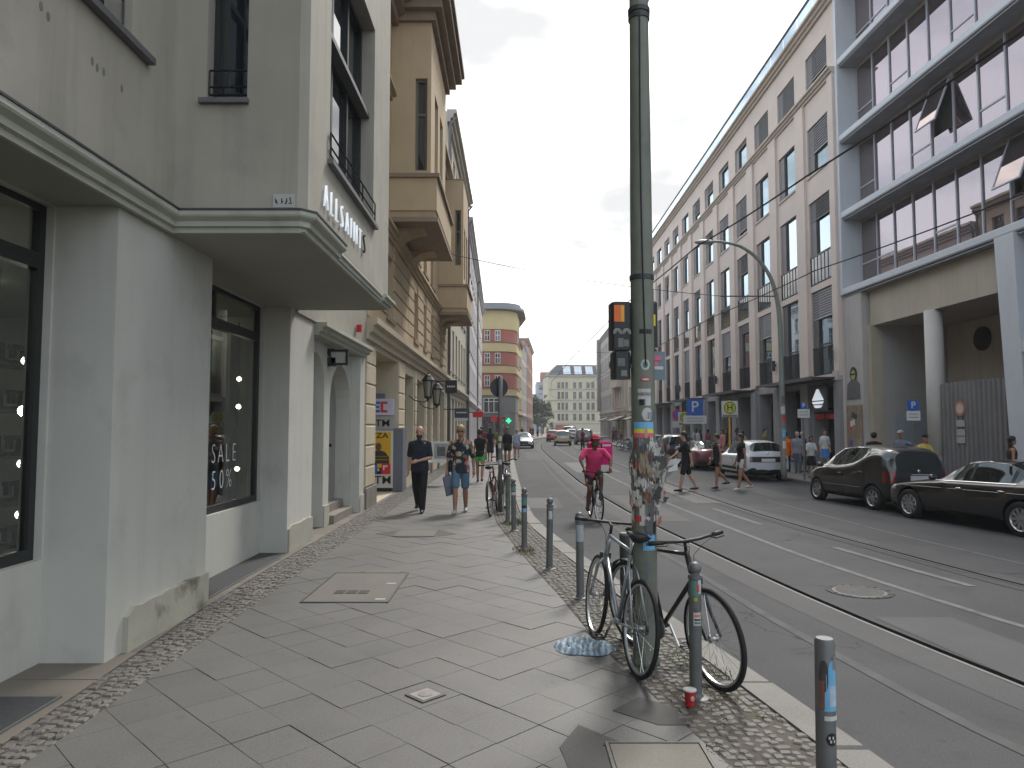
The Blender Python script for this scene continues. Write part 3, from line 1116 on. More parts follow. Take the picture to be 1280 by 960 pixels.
# jutting bay: side facing the camera, chamfered corner, front
BX, B0, B1 = -1.8, 6.1, 10.22
mb = wall_mesh(MB(), UX, BX - .07, 3.6, TOP, [(-2.69, 4.62, -2.33, 7.1), (-2.69, 8.3, -2.33, 10.6)], 0, .2)
mb.v = [(p[0], B0 + p[1], p[2]) for p in mb.v]
mb.build('bay_side_wall', upper, shop, world=True)
MB().quad((BX - .07, B0, 3.6), (BX, B0 + .07, 3.6), (BX, B0 + .07, TOP), (BX - .07, B0, TOP)).build('bay_corner', upper, shop, world=True)
xwall('bay_front_wall', upper, BX, B0 + .07, B1, 3.6, TOP, [(6.88, 4.36, 9.08, 6.95), (6.88, 7.75, 9.08, 10.35), (6.88, 11.1, 9.08, 13.6)], .24)
mb = MB().quad((BX, B1, 3.6), (-3.1, B1, 3.6), (-3.1, B1, TOP), (BX, B1, TOP))
mb.build('bay_end_wall', upper, shop, world=True)
MB().quad((-9, -8, TOP), (-9, 15.06, TOP), (-1.8, 15.06, TOP), (-1.8, -8, TOP)).quad((-9, -8, 0), (-9, -8, TOP), (-2.95, -8, TOP), (-2.95, -8, 0)).quad(
    (-9, 15.06, SF), (-3.1, 15.06, SF), (-3.1, 15.06, TOP), (-9, 15.06, TOP)).quad((-9, -8, 0), (-9, 15.06, 0), (-9, 15.06, TOP), (-9, -8, TOP)).build('rear_wall', upper, shop, world=True)
b_ = Bld.__new__(Bld)
b_.root = shop
for z, h in ((4.62, 2.48), (8.3, 2.3)):
    o = b_.window(0, 0, .36, h, 0, (), (.62,), darkfr, winglass, .045)
    o.location = wm(shop).inverted() @ Vector((-2.69, B0 + .17, z))
sbox('window_sill', sillm, -2.74, B0 - .05, 4.575, -2.31, B0 + .16, 4.618)
rail('window_railing', (-2.68, B0 + .04, 4.6), (-2.34, B0 + .04, 4.6), (.08, .15, .3), (0, .5, 1))
for z, h in ((4.36, 2.59), (7.75, 2.6), (11.1, 2.5)):
    xwin(BX - .2, 6.88, z, 2.2, h, (.33, .66), (.55,), darkfr, winglass, .07)
    sbox('transom_ledge', sillm, BX - .19, 6.9, z + h * .55 - .03, BX - .06, 9.06, z + h * .55 + .03)
    sbox('window_sill', sillm, BX - .2, 6.8, z - .05, BX + .06, 9.16, z - .003)
rail('window_railing', (BX + .02, 6.84, 4.36), (BX + .02, 9.1, 4.36), (.05, .13, .27), (0, .33, .66, 1))
# curtains glimpsed behind the bay window stay with the glass; ledge and soffit of the bay


def ledge(name, path, prof, mat):
    """prof: (outward, z); path: plan points, outward = right of travel"""
    mb = MB()
    n = len(prof)
    P = [Vector(p) for p in path]
    rows = []
    for i, p in enumerate(P):
        d0 = (p - P[i - 1]).normalized() if i else None
        d1 = (P[i + 1] - p).normalized() if i < len(P) - 1 else None
        n0 = Vector((d0.y, -d0.x)) if d0 else None
        n1 = Vector((d1.y, -d1.x)) if d1 else None
        if n0 and n1:
            m_ = (n0 + n1)
            m_ = m_ / m_.dot(n0)
        else:
            m_ = n0 or n1
        rows.append([(p.x + m_.x * o, p.y + m_.y * o, z) for o, z in prof])
    vs_ = [q for r_ in rows for q in r_]
    fs_ = []
    for i in range(len(P) - 1):
        for k in range(n):
            q = (k + 1) % n
            fs_.append((i * n + k, (i + 1) * n + k, (i + 1) * n + q, i * n + q))
    fs_ += [tuple(range(n)), tuple((len(P) - 1) * n + k for k in reversed(range(n)))]
    mb.add(vs_, fs_)
    return mb.build(name, mat, shop, world=True)


cp = [(-.03, 3.43), (.0, 3.43), (.0, 3.475), (.035, 3.48), (.035, 3.525), (.085, 3.55), (.095, 3.565), (.095, 3.6), (-.03, 3.6)]
ledge('bay_cornice', [(UX, -8), (UX, B0), (BX - .05, B0), (BX, B0 + .05), (BX, 7.25)], cp, corn)
cp2 = [(-.03, 3.43), (.0, 3.43), (.0, 3.46), (.02, 3.465), (.02, 3.5), (.045, 3.515), (.045, 3.55), (-.03, 3.55)]
ledge('bay_cornice', [(BX, 7.253), (BX, 9.6)], cp2, corn)
cp3 = [(-.03, 3.43), (.02, 3.43), (.02, 3.46), (.06, 3.465), (.06, 3.5), (.1, 3.515), (.1, 3.55), (-.03, 3.55)]
ledge('bay_cornice', [(BX, 9.603), (BX, B1), (-3.1, B1)], cp3, corn)
ledge('flashing', [(UX, -8), (UX, B0), (BX - .05, B0), (BX, B0 + .05), (BX, 7.25)], [(-.03, 3.602), (.105, 3.602), (.105, 3.618), (-.03, 3.632)], flash)
mb = MB()
mb.add([(-3.5, -8, 3.436), (UX, -8, 3.436), (UX, B0, 3.436), (BX, B0, 3.436), (BX, B1, 3.436), (-3.5, B1, 3.436)], [(5, 4, 3, 2, 1, 0)])
mb.build('soffit', soff, shop, world=True)
# ALLSAINTS letters on the bay front
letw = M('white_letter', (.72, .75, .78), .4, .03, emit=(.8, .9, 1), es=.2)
letd = M('dark_letter', (.06, .06, .055), .6, .05)
sg = thing('shop_lettering', 'white ALLSAINTS letters fixed to the bay front, the last one dark', 'lettering', (BX + .02, 6.78, 3.93))
yy = 0.0
for k, ch in enumerate('ALLSAINTS'):
    wd = {'I': .15, 'L': .2, 'N': .27, 'A': .245, 'S': .225, 'T': .23}[ch]
    text('letter', ch, .36, letd if k == 8 else letw, sg, (0, yy + wd / 2 - .2, 0), ROTX, .02, -.013, .7)
    yy += wd
# plaque with scrawl
pq = thing('scrawled_plaque', 'small white plaque with black scrawl on the bay ledge', 'plaque', (-1.985, B0 - .006, 3.71))
MB().box(-.095, -.006, -.06, .095, .004, .06).build('plate', M('plaque_white', (.45, .45, .43), .6, .08, 9), pq)
mb = MB()
random.seed(3)
for k in range(4):
    cx = -.06 + k * .038
    pts = [(cx + random.uniform(-.016, .016), -.0075, random.uniform(-.035, .03)) for q in range(5)]
    mb.tube(pts, .0042, 4)
mb.build('scrawl', black, pq)
# small red sticker light near the party wall
MB().box(-3.08, 14.0, 3.62, -2.98, 14.1, 3.76).build('alarm_box', M('red_plastic', (.5, .03, .04), .45, .05), shop, world=True)
# faint stains left by old letters
for k, y in enumerate((4.31, 4.38, 4.86, 4.92, 5.0, 5.24)):
    MB().ball((UX + .001, y, 4.36 - .05 * (k > 1) + random.uniform(-.03, .02)), .022, 8, 5, (.06, .8, 1.5)).build('old_stain', M('old_stain', (.17, .165, .145), .9, .1, 9), shop, True, world=True)
# doormats
matm = M('doormat', (.055, .058, .06), .9, .2, 30, .4, 200)
for lab, c in (('dark grating mat let in before the nearest shop window', (-3.48, 3.2, -2.93, 4.72)), ('dark grating mat let in under the sale window', (-3.48, 7.32, -3.1, 9.92))):
    t = thing('door_mat', lab, 'mat', ((c[0] + c[2]) / 2, (c[1] + c[3]) / 2, 0.001), 0, 'grating mats along the shop wall')
    hx, hy = (c[2] - c[0]) / 2, (c[3] - c[1]) / 2
    MB().box(-hx, -hy, -.02, hx, hy, .004).build('mat', matm, t)
    MB().box(hx + .001, -hy, -.02, hx + .02, hy, .009).box(-hx, -hy - .02, -.02, hx + .02, -hy - .001, .009).build('edge_frame', galv, t)
# floodlight over the door
fl = thing('wall_floodlight', 'dark box-framed floodlight on a bracket over the arched door', 'lamp', (-3.29, 12.7, 2.98))
mb = MB().box(0.02, -.05, .1, .36, -.02, .14).box(0.02, -.05, -.14, .36, -.02, -.1).box(.02, -.05, -.1, .06, -.02, .1).box(.32, -.05, -.1, .36, -.02, .1)
mb.build('housing', darkfr, fl)
MB().box(.06, -.04, -.1, .32, -.03, .1).build('lens', M('milky_lens', (.35, .36, .35), .3, .03), fl)
MB().box(-.02, -.03, .05, .1, .05, .16).box(0.0, -.04, -.15, .14, .12, .0).build('bracket', darkfr, fl)

# ---------------------------------------------------------------- the yellow stucco building
cream = M('cream_stone', (.52, .45, .33), .8, .1, 1.5, .15, 80, rnd=.07, streak=.25, dirt=(.27, .22, .15))
tan = M('tan_stucco', (.5, .385, .25), .85, .08, .7, .12, 80, streak=.3, dirt=(.37, .28, .18), spots=.15)
tand = M('tan_stone', (.43, .33, .21), .85, .1, 1.4, .12, 80, rnd=.07, streak=.3, dirt=(.29, .22, .14))
brn = M('brown_trim', (.26, .2, .14), .7, .12, 3, streak=.3, dirt=(.12, .09, .06))
ped = M('grey_base_stone', (.2, .185, .16), .8, .15, 3, .2, 60, rnd=.1)
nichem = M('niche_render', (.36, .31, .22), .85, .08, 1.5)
wfr = M('wood_window_frame', (.15, .13, .1), .5, .1, 5)
Y = Bld('yellow_stucco_building', 'yellow and tan stucco building with rusticated base and two jutting bays', (-3.13, 15.09), (-3.13, 33.6))
fl1 = [(2.4, 4.5, 3.4, 6.1), (7.3, 4.5, 8.2, 6.1), (9.7, 4.5, 10.5, 6.1), (12.0, 4.5, 12.8, 6.1), (15.4, 4.5, 16.2, 6.1)]
shopw = [(5.7, .35, 7.5, 3.3, .3), (8.3, .35, 10.4, 3.3, .3), (11.0, .05, 12.3, 3.3, .3), (12.9, .35, 14.9, 3.3, .3), (15.5, .35, 17.9, 3.3, .3)]
up2 = [(.9, 7.2, 1.9, 9.6), (7.6, 7.2, 8.6, 9.6), (9.8, 7.2, 10.8, 9.6), (12.0, 7.2, 13.0, 9.6), (7.6, 10.4, 8.6, 12.0), (9.8, 10.4, 10.8, 12.0), (12.0, 10.4, 13.0, 12.0)]
Y.wall(0, Y.W, 0, 3.62, M('cream_stucco', (.51, .445, .33), .85, .08, 1), [(1.12, 0, 4.42, 3.5, 1.15)] + shopw)
Y.wall(0, Y.W, 3.62, 12.5, tan, fl1 + up2, name='upper_wall')
Y.body(12.5, 12, tan)
MB().quad((1.12, 1.15, 0), (4.42, 1.15, 0), (4.42, 1.15, 3.5), (1.12, 1.15, 3.5)).build('niche_back', nichem, Y.root)
for h in fl1 + up2:
    Y.window(h[0], h[1], h[2] - h[0], h[3] - h[1], .2, (.5,), (.68,), wfr)
for k, h in enumerate(shopw):
    Y.window(h[0], h[1], h[2] - h[0], h[3] - h[1], .26, (.5,) if k != 2 else (), (.78,), M('green_cream_frame', (.3, .3, .2), .6, .08), name='shop_window' if k != 2 else 'door')
for h in up2 + fl1:
    Y.box('window_sill', brn, h[0] - .12, -.09, h[1] - .12, h[2] + .12, .18, h[1] - .002)
    if h[1] > 7:
        Y.band('window_hood', tand, cornice_prof(h[3] + .12, h[3] + .42, .28), h[0] - .25, h[2] + .25)
# rusticated blocks
random.seed(11)


def blocks(u0, u1, z0, z1, ch_, mat, ln, proud=.035, cuts=()):
    z, row = z0, 0
    n = round((z1 - z0) / ch_)
    ch_ = (z1 - z0) / n
    for r_ in range(n):
        za, zb = z0 + r_ * ch_ + .012, z0 + (r_ + 1) * ch_ - .012
        segs = [(u0, u1)]
        for (a, c, b, d_) in cuts:
            if za < d_ and zb > c:
                segs = [q for s_ in segs for q in (((s_[0], min(s_[1], a)), (max(s_[0], b), s_[1])) if s_[0] < b and s_[1] > a else (s_,)) if q[1] - q[0] > .12]
        for (a, b) in segs:
            m_ = max(1, round((b - a) / ln))
            st = (b - a) / m_
            off = 0
            for q in range(m_):
                ua, ub = a + q * st + .008, a + (q + 1) * st - .008
                p = proud + random.uniform(-.004, .004)
                c = .02
                vs_ = [(ua, .0, za), (ub, .0, za), (ub, .0, zb), (ua, .0, zb), (ua, -p + c, za), (ub, -p + c, za), (ub, -p + c, zb), (ua, -p + c, zb),
                      (ua + c, -p, za + c), (ub - c, -p, za + c), (ub - c, -p, zb - c), (ua + c, -p, zb - c)]
                fs_ = [(0, 1, 5, 4), (1, 2, 6, 5), (2, 3, 7, 6), (3, 0, 4, 7), (4, 5, 9, 8), (5, 6, 10, 9), (6, 7, 11, 10), (7, 4, 8, 11), (8, 9, 10, 11)]
                MB().add(vs_, fs_).build('stone', mat, Y.root)


for (a, b) in ((.05, 1.1), (4.44, 5.5), (7.65, 8.15), (10.5, 10.9), (12.4, 12.8), (15.0, 15.4)):
    blocks(a, b, .45, 3.55, .44, cream, 1.2)
    Y.box('base_stone', ped, a - .04, -.07, 0, b + .04, .0, .44)
blocks(.05, Y.W - .05, 4.12, 6.45, .39, tand, 1.25, .04, fl1)
# mouldings
Y.band('string_cornice', cream, cornice_prof(3.62, 4.08, .26), 0, Y.W)
Y.band('string_cornice', tand, cornice_prof(6.48, 6.8, .2), 0, Y.W)
Y.band('eaves_cornice', brn, cornice_prof(12.2, 12.9, .55), 0, Y.W)


def bay(u0, u1, o, zc, zs, zp, zt, cap, cutw):
    """jutting bay: console, slab, parapet with dark coping, body above; all as parts"""
    hz = zs - zc
    prof = [(0, zs), (0, zc)] + [(-o * .8 * (1 - math.cos(PI / 2 * q / 6)), zc + hz * math.sin(PI / 2 * q / 6) * .98) for q in range(1, 7)]
    prof.append((-o * .8, zs))
    for ua, ub in ((u0 + .35, u0 + 1.15), (u1 - 1.15, u1 - .35)):
        MB().face_prism(prof, 'x', ua, ub).build('console', tand, Y.root)

    def ring(name, mat, e, z0, z1):
        MB().box(u0 - e, -o - e, z0, u1 + e, .02, z1).build(name, mat, Y.root)
    ring('bay_slab', brn, .22, zs, zs + .12)
    ring('bay_slab', tand, .14, zs + .12, zs + .3)
    ring('parapet', tan, .18, zs + .3, zp)
    ring('coping', brn, .25, zp, zp + .1)
    side = [(-o + .0, zp + .1), (0, zt)]
    # side walls with a window in the one facing up the street
    mb = wall_mesh(MB(), -o, 0, zp + .1, zt, [cutw] if cutw else [], 0, .15)
    mb.v = [(u0 + p[1], p[0], p[2]) for p in mb.v]
    # plane faces -u
    mb.build('bay_side_wall', tan, Y.root)
    if cutw:
        wv = Y.window(0, 0, cutw[2] - cutw[0], cutw[3] - cutw[1], 0, (), (.62,), wfr)
        wv.location = (u0 + .13, cutw[2], cutw[1])
        wv.rotation_euler = (0, 0, -PI / 2)
    MB().quad((u1, -o, zp + .1), (u1, 0, zp + .1), (u1, 0, zt), (u1, -o, zt)).build('bay_side_wall', tan, Y.root)
    wmid = (u0 + u1) / 2
    hs = [(wmid - 1.1, zp + .5, wmid - .25, zp + 2.7), (wmid + .25, zp + .5, wmid + 1.1, zp + 2.7)]
    Y.wall(u0, u1, zp + .1, zt, tan, hs, 'bay_front_wall', y=-o, rev=.18)
    for h in hs:
        Y.window(h[0], h[1], h[2] - h[0], h[3] - h[1], -o + .15, (), (.68,), wfr)
    ring('bay_roof', brn, .02, zt, zt + .05)
    if cap:
        for e, z0, z1 in ((.12, zt - .3, zt - .05), (.3, zt - .05, zt + .2), (.48, zt + .2, zt + .42), (.56, zt + .42, zt + .55)):
            ring('bay_cornice', brn, e, z0, z1)


bay(2.95, 6.9, 1.03, 6.3, 6.95, 8.1, 12.6, True, (-.93, 8.35, -.62, 10.8))
bay(14.9, 18.0, 1.05, 6.1, 6.45, 7.65, 12.3, False, (-.95, 8.6, -.7, 11.0))
# niche: cash machine kiosk
an = thing('cash_machine', 'cash machine kiosk with EC sign and yellow poster in the yellow building niche', 'cash machine', (-3.57, 19.28, 0))
wp = M('panel_white', (.62, .61, .58), .5, .04)
MB().box(-.36, .0, .1, .36, .2, 1.64).build('front_panel', wp, an)
MB().box(.36, .02, 0, .62, .7, 1.7).build('machine_body', M('machine_blue_grey', (.14, .155, .19), .5, .08), an)
MB().box(-.3, .02, 0, .3, .18, .1).build('base', black, an)
MB().box(-.35, -.012, .47, .3, -.001, 1.6).build('poster', M('poster_yellow', (.68, .4, .02), .5, .05), an)
txt = M('print_black', (.015, .015, .015), .5, .02)
ROTF = (R(90), 0, 0)
text('letters', 'CZA', .2, txt, an, (-.02, -.016, 1.5), ROTF, .004, .003, 1.25)
mb = MB().ball((-.03, -.014, 1.2), .1, 12, 8, (.8, .06, 1.1))
mb.build('printed_head', M('print_brown', (.12, .07, .035), .6, .1, 9), an, True)
mb = MB().face_prism([(-.3, .75), (.26, .75), (.25, .93), (.16, 1.05), (.04, 1.1), (-.1, 1.1), (-.22, 1.05), (-.29, .93)], 'y', -.019, -.013)
mb.build('printed_torso', M('print_dark', (.04, .032, .025), .6, .1, 9), an)
mb = MB().box(-.27, -.022, .84, .22, -.02, .87).box(-.26, -.022, .93, .2, -.02, .95)
mb.build('printed_stripe', M('print_ochre', (.3, .18, .02), .5, .02), an)
blu = M('print_blue', (.02, .12, .5), .5, .03)
redm = M('print_red', (.6, .03, .04), .5, .03)
MB().box(-.35, -.024, .47, -.06, -.013, .75).build('logo_block', blu, an)
MB().box(.06, -.024, .47, .3, -.013, .75).build('logo_block', redm, an)
MB().box(-.06, -.024, .47, .06, -.013, .64).build('logo_block', txt, an)
mb = MB().box(-.26, -.028, .66, -.14, -.025, .7).box(-.18, -.028, .57, -.14, -.025, .66).box(-.05, -.028, .55, .0, -.025, .62).box(.1, -.028, .66, .22, -.025, .7).box(.1, -.028, .58, .14, -.025, .66)
mb.build('logo_stroke', wp, an)
text('letters', 'ATM', .3, txt, an, (-.02, -.004, .3), ROTF, .006, .003, 1.12)
MB().box(-.36, .0, 1.66, .36, .2, 2.03).build('sign_panel', M('panel_grey', (.36, .36, .36), .5, .04), an)
text('letters', 'ATM', .27, txt, an, (-.03, -.004, 1.83), ROTF, .006, .003, 1.1)
MB().box(-.36, -.02, 2.05, .36, .2, 2.5).build('sign_box', M('panel_lavender', (.55, .55, .66), .4, .04), an)
mb = MB().box(-.2, -.028, 2.13, -.13, -.021, 2.42).box(-.13, -.028, 2.36, .0, -.021, 2.42).box(-.13, -.028, 2.25, -.02, -.021, 2.3).box(-.13, -.028, 2.13, .0, -.021, 2.19)
mb.build('logo_letter', blu, an)
mb = MB().box(.02, -.03, 2.13, .09, -.021, 2.42).box(.09, -.03, 2.36, .2, -.021, 2.42).box(.09, -.03, 2.13, .2, -.021, 2.19)
mb.build('logo_letter', redm, an)
MB().box(-.26, 0, 2.5, .1, .2, 2.64).build('top_cap', M('machine_blue_grey'), an)
# lanterns
lg = M('lantern_glass', (.34, .34, .28), .2, .1, 6)


def lantern(loc, label):
    t = thing('wall_lantern', label, 'lantern', loc, 0, 'old lanterns on the yellow facade')
    mb = MB()
    for a in range(4):
        ca, sa = math.cos(PI / 4 + a * PI / 2), math.sin(PI / 4 + a * PI / 2)
        mb.tube([(.12 * ca, .12 * sa, 0), (.19 * ca, .19 * sa, .5)], .016, 4)
    mb.lathe([(.21, .5), (.22, .53), (.12, .64), (.1, .68), (.04, .72), (.0001, .8)], 8)
    mb.lathe([(.02, -.12), (.05, -.06), (.13, -.01), (.13, .02)], 8)
    mb.tube([(0, 0, -.1), (-.15, 0, -.16), (-.42, 0, -.1), (-.6, 0, .05)], .018, 6)
    mb.build('frame', black, t)
    MB().lathe([(.1, .02), (.165, .5)], 4).build('glass', lg, t)


lantern((-2.62, 22.2, 2.66), 'nearer of two black lanterns bracketed on the yellow facade')
lantern((-2.55, 24.2, 2.5), 'farther of two black lanterns bracketed on the yellow facade')
MB().box
for lab, nm, loc, w_, h_, m_, word in (('black projecting shop sign past the lanterns', 'shop_sign', (-2.38, 27.8, 3.3), .46, .5, black, None),
                          ('dark awning sign with a pale stripe low on the facade', 'shop_sign', (-2.35, 33.0, 2.3), .62, .56, M('sign_slate', (.06, .06, .085), .6, .1), None),
                          ('small red sign plate farther down the left facade', 'shop_sign', (-2.0, 42, 2.45), .62, .34, redm, None)):
    t = thing(nm, lab, 'sign', loc, 0, 'projecting shop signs on the left facades')
    MB().box(-w_ / 2, -.05, -h_ / 2, w_ / 2, .05, h_ / 2).build('board', m_, t)
    MB().box(-3.16 - loc[0], -.02, h_ / 2 - .06, -w_ / 2, .02, h_ / 2 - .02).build('arm', black, t)
    if m_ is black:
        mb = MB()
        for k in range(5):
            mb.box(-.15 + k * .065, -.056, -.03, -.11 + k * .065, -.05, .04)
        mb.build('print', wp, t)
    elif m_ is not redm:
        MB().box(-w_ / 2, -.056, -h_ / 2, w_ / 2, -.05, -h_ / 2 + .12).box(-w_ / 2 + .08, -.056, .06, w_ / 2 - .06, -.05, .12).build('print', wp, t)
# dark red fascia over a shop
Y.box('shop_fascia', M('fascia_maroon', (.1, .04, .05), .6, .1), 11.0, -.16, 3.0, 14.9, .0, 3.5)
# ---------------------------------------------------------------- right: the long beige stone building
random.seed(21)
beige = M('beige_stone', (.6, .51, .45), .75, .07, .8, .1, 80, streak=.15, dirt=(.43, .37, .32))
beige2 = M('beige_stone_trim', (.48, .41, .35), .75, .08, 1.2, streak=.2, dirt=(.26, .22, .19))
greyst = M('grey_stone_pier', (.25, .25, .255), .7, .12, 1, .1, 60, streak=.3, dirt=(.16, .16, .165), spots=.3)
dkmetal = M('dark_metal', (.05, .053, .058), .45, .1, 5, metal=.4)
blindm = M('grey_blind', (.27, .265, .27), .65, .05, 3)
blindd = M('dark_blind', (.1, .095, .092), .65, .05, 3)
sidep = M('window_side_panel', (.14, .13, .13), .5, .06, 2)
rooflit = glassmat('roof_glass', (.22, .36, .5), .3, (.75, .88, 1))
dA, dB = Vector((15.05, 77.8)), Vector((14.4, 31.8))
dd = (dB - dA).normalized()
P = Bld('beige_stone_building', 'long beige stone office building with tall windows and glass parapet', dA, dA + dd * 46.9)
NC = 12
ROWS = [(18.0, 19.72), (13.8, 16.15), (8.45, 12.5), (4.12, 8.15)]
cols = [43.75 - 3.87 * k for k in range(NC)]
holes = [(u, a, u + 2.4, b) for u in cols for a, b in ROWS]
P.wall(0, P.W, 3.95, 21.0, beige, holes, rev=.16)
P.body(21.0, 16, beige, z0=0)
for u in cols:
    P.box('pilaster', beige, u - 1.27, -.13, 3.98, u - .2, .0, 17.5)
P.box('pilaster', beige, cols[0] + 2.6, -.13, 3.98, P.W - .02, .0, 17.5)
P.band('string_cornice', beige2, cornice_prof(17.5, 17.82, .3), 0, P.W)
P.band('roof_cornice', beige2, cornice_prof(20.85, 21.25, .42), 0, P.W)
k = 0
u = .3
while u < P.W - .5:
    MB().quad((u, .05, 21.3), (u + 1.9, .05, 21.3), (u + 1.9, .05, 22.5), (u, .05, 22.5)).build('parapet_pane', rooflit, P.root)
    u += 1.93
MB().box(.1, .0, 22.505, P.W - .1, .1, 22.6).box(.1, .0, 21.26, P.W - .1, .1, 21.3).build('parapet_rail', dkmetal, P.root)
BL = {(0, 0): (.78, 0), (0, 1): (.55, 0), (0, 2): (.33, 1), (0, 3): (.5, 1), (1, 0): (1, 0), (1, 1): (0, 0), (1, 2): (0, 0), (1, 3): (0, 0), (2, 0): (1, 0), (2, 1): (0, 0), (2, 2): (0, 0),
      (2, 3): (.5, 1), (3, 0): (.12, 0), (3, 1): (.85, 0), (3, 2): (.4, 1), (3, 3): (.2, 1), (4, 0): (.1, 0), (4, 1): (.3, 0), (4, 2): (0, 0)}
SLC = {}


def blind_mesh(w, h):
    key = (round(w, 2), round(h, 2))
    if key not in SLC:
        mb = MB()
        n = max(2, int(h / .11))
        for i in range(n):
            z = -h + h * i / n
            mb.quad((0, .0, z), (w, .0, z), (w, .05, z + h / n * .98), (0, .05, z + h / n * .98))
        mb.box(0, -.01, -h - .04, w, .05, -h)
        SLC[key] = mb.mesh('blind')
    return SLC[key]


for ci, u in enumerate(cols):
    for ri, (a, b) in enumerate(ROWS):
        h = b - a
        wv = P.window(u, a, 2.4, h, .13, (.3,), () if ri in (0, 1) else (.36,), dkmetal, random.choice((coolglass, coolglass, coolglass2, coolglass3)), .07)
        frac, dk = BL.get((ci, ri), (random.choice((0, 0, .2, .35, .6, 1)), random.random() < .4))
        if frac:
            hb = round(frac * (h if ri < 2 else h - 1.4), 1)
            link('blind', blind_mesh(2.28, hb), blindd if dk else blindm, P.root, (u + .06, .045, b - .03))
        P.box('side_panel', MATS['dark_blind'] if ri == 3 else sidep, u + .07, .06, a + .07, u + .66, .11, b - .07)
        if ri == 2:   # balcony balustrade
            mb = MB()
            for q in range(7):
                mb.box(.02 + q * .39, -.02, 0, .05 + q * .39, .02, 1.35)
            mb.box(0, -.03, 1.35, 2.42, .03, 1.4).box(0, -.03, .04, 2.42, .03, .08)
            f = mb.build('balustrade', dkmetal, P.root, loc=(u - .01, .02, a + .0))
            MB().quad((.05, .0, .1), (2.37, 0, .1), (2.37, 0, 1.34), (.05, 0, 1.34)).build('balustrade_pane', winglass, f)
        if ri == 3:
            mb = MB().box(0, -.02, 1.3, 2.4, .02, 1.34)
            for q in range(22):
                mb.box(.02 + q * .112, -.01, .0, .035 + q * .112, .01, 1.3)
            mb.build('balustrade', dkmetal, P.root, loc=(u, .05, a))
        if ri < 2:
            P.box('window_sill', beige2, u - .05, -.06, a - .1, u + 2.45, .1, a - .002)
# street level
P.wall(0, P.W, 0, 3.95, greyst, [(u - .05, 0.05, u + 2.45, 3.6) for u in cols], rev=.75, name='ground_wall')
for k, u in enumerate(cols):
    P.window(u - .05, .05, 2.5, 3.55, .7, (.33, .66), (.72,), dkmetal, winglass, .08, 'shop_window')
    P.box('pier_stone', greyst, u - 1.2, -.16, 0, u - .3, .0, 3.75)
    if k % 3 != 2:
        mb = MB().box(u - .9, -1.15, 3.86, u + 2.8, -.01, 3.93).box(u - .9, -1.2, 3.8, u + 2.8, -1.15, 3.96)
        mb.build('canopy', dkmetal, P.root)
P.box('pier_stone', greyst, cols[0] + 2.55, -.16, 0, P.W - .05, .0, 3.75)
P.box('fascia', M('pale_fascia', (.42, .4, .38), .6, .06), cols[0] + 2.6, -.2, 3.78, P.W - .05, -.0, 4.2)
# wall lamps on the pilasters
for u in (45.9 + .35, cols[1] - .7, cols[4] - .7, cols[7] - .7):
    mb = MB().box(u - .06, -.34, 5.0, u + .06, -.13, 5.12).box(u - .09, -.36, 4.75, u + .09, -.2, 5.3)
    mb.build('wall_lamp', dkmetal, P.root)
# lit shop emblem and red lettering strip in the last bay
em = thing('lit_shop_emblem', 'white lit faceted emblem hung in the dark shop entrance', 'sign', (0, 0, 0))
em.parent = None
pe = P.root.matrix_basis @ Vector((44.9, -.25, 3.1)) if False else wm(P.root) @ Vector((44.9, -.28, 3.05))
em.location = pe
em.rotation_euler = (0, 0, P.rz)
litw = M('lit_white', (.6, .62, .65), .4, 0, 1, emit=(.85, .92, 1), es=.22)
MB().face_prism([(-.55, -.1), (0, .42), (.55, -.1)], 'y', -.05, .05).build('facet', litw, em)
MB().face_prism([(-.55, -.16), (.55, -.16), (.42, -.27), (-.42, -.27)][::-1], 'y', -.05, .05).build('facet', litw, em)
MB().face_prism([(-.4, -.33), (.4, -.33), (.2, -.45), (-.2, -.45)][::-1], 'y', -.05, .05).build('facet', litw, em)
MB().box(-.9, .06, -.6, .9, .1, .6).build('backing', black, em)
rt = thing('red_letter_strip', 'strip of red cut-out letters across the shop entrance', 'sign', wm(P.root) @ Vector((44.9, .05, 2.2)), P.rz)
for k in range(9):
    if k != 4:
        mb = MB().box(-1.0 + k * .24, -.02, -.12, -.94 + k * .24, .02, .12).box(-.94 + k * .24, -.02, .06, -.83 + k * .24, .02, .12).box(-.94 + k * .24, -.02, -.05, -.85 + k * .24, .02, .01)
        mb.build('letter', redm, rt)

# ---------------------------------------------------------------- right: modern glass front
frame = M('blue_grey_panel', (.52, .54, .57), .5, .06, .7, streak=.12, dirt=(.27, .29, .33))
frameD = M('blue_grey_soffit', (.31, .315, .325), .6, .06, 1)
mullm = M('mullion_grey', (.42, .42, .46), .4, .05, 3)
pinkglass = glassmat('sky_pink_window_glass', (.05, .042, .042), .25, (1, .86, .86), mul=.75)  # pink of the mirrored sky is put into the reflection tint
mA = dA + dd * 46.93
md = Vector((.35, -11.4)).normalized()
G = Bld('glass_front_building', 'modern office front of blue grey frames and ribbon glazing over an open passage', mA, mA + md * 27)
SL = [7.45, 10.82, 14.25, 17.7, 21.2]
GY = .85
W = G.W
for i, z in enumerate(SL):
    # slab with rounded nose
    prof = [(GY + .1, z - .06), (GY + .1, z + .28), (.03, z + .28), (0, z + .25), (0, z + .04), (.03, z)]
    G.band('slab_edge', frame, prof, .22, W)
    if i < 5:
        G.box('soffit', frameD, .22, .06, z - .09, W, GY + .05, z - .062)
        for k in range(11):
            G.box('soffit_light', M('soffit_light_panel', (.33, .34, .36), .4, .03), 1.2 + k * 1.27, .3, z - .105, 1.9 + k * 1.27, .6, z - .092)
G.box('end_frame', frame, 0, -.02, 7.45, .22, GY + .1, 22.5)
G.box('end_frame', frame, -.02, .12, 0, .0, GY, 22.5)
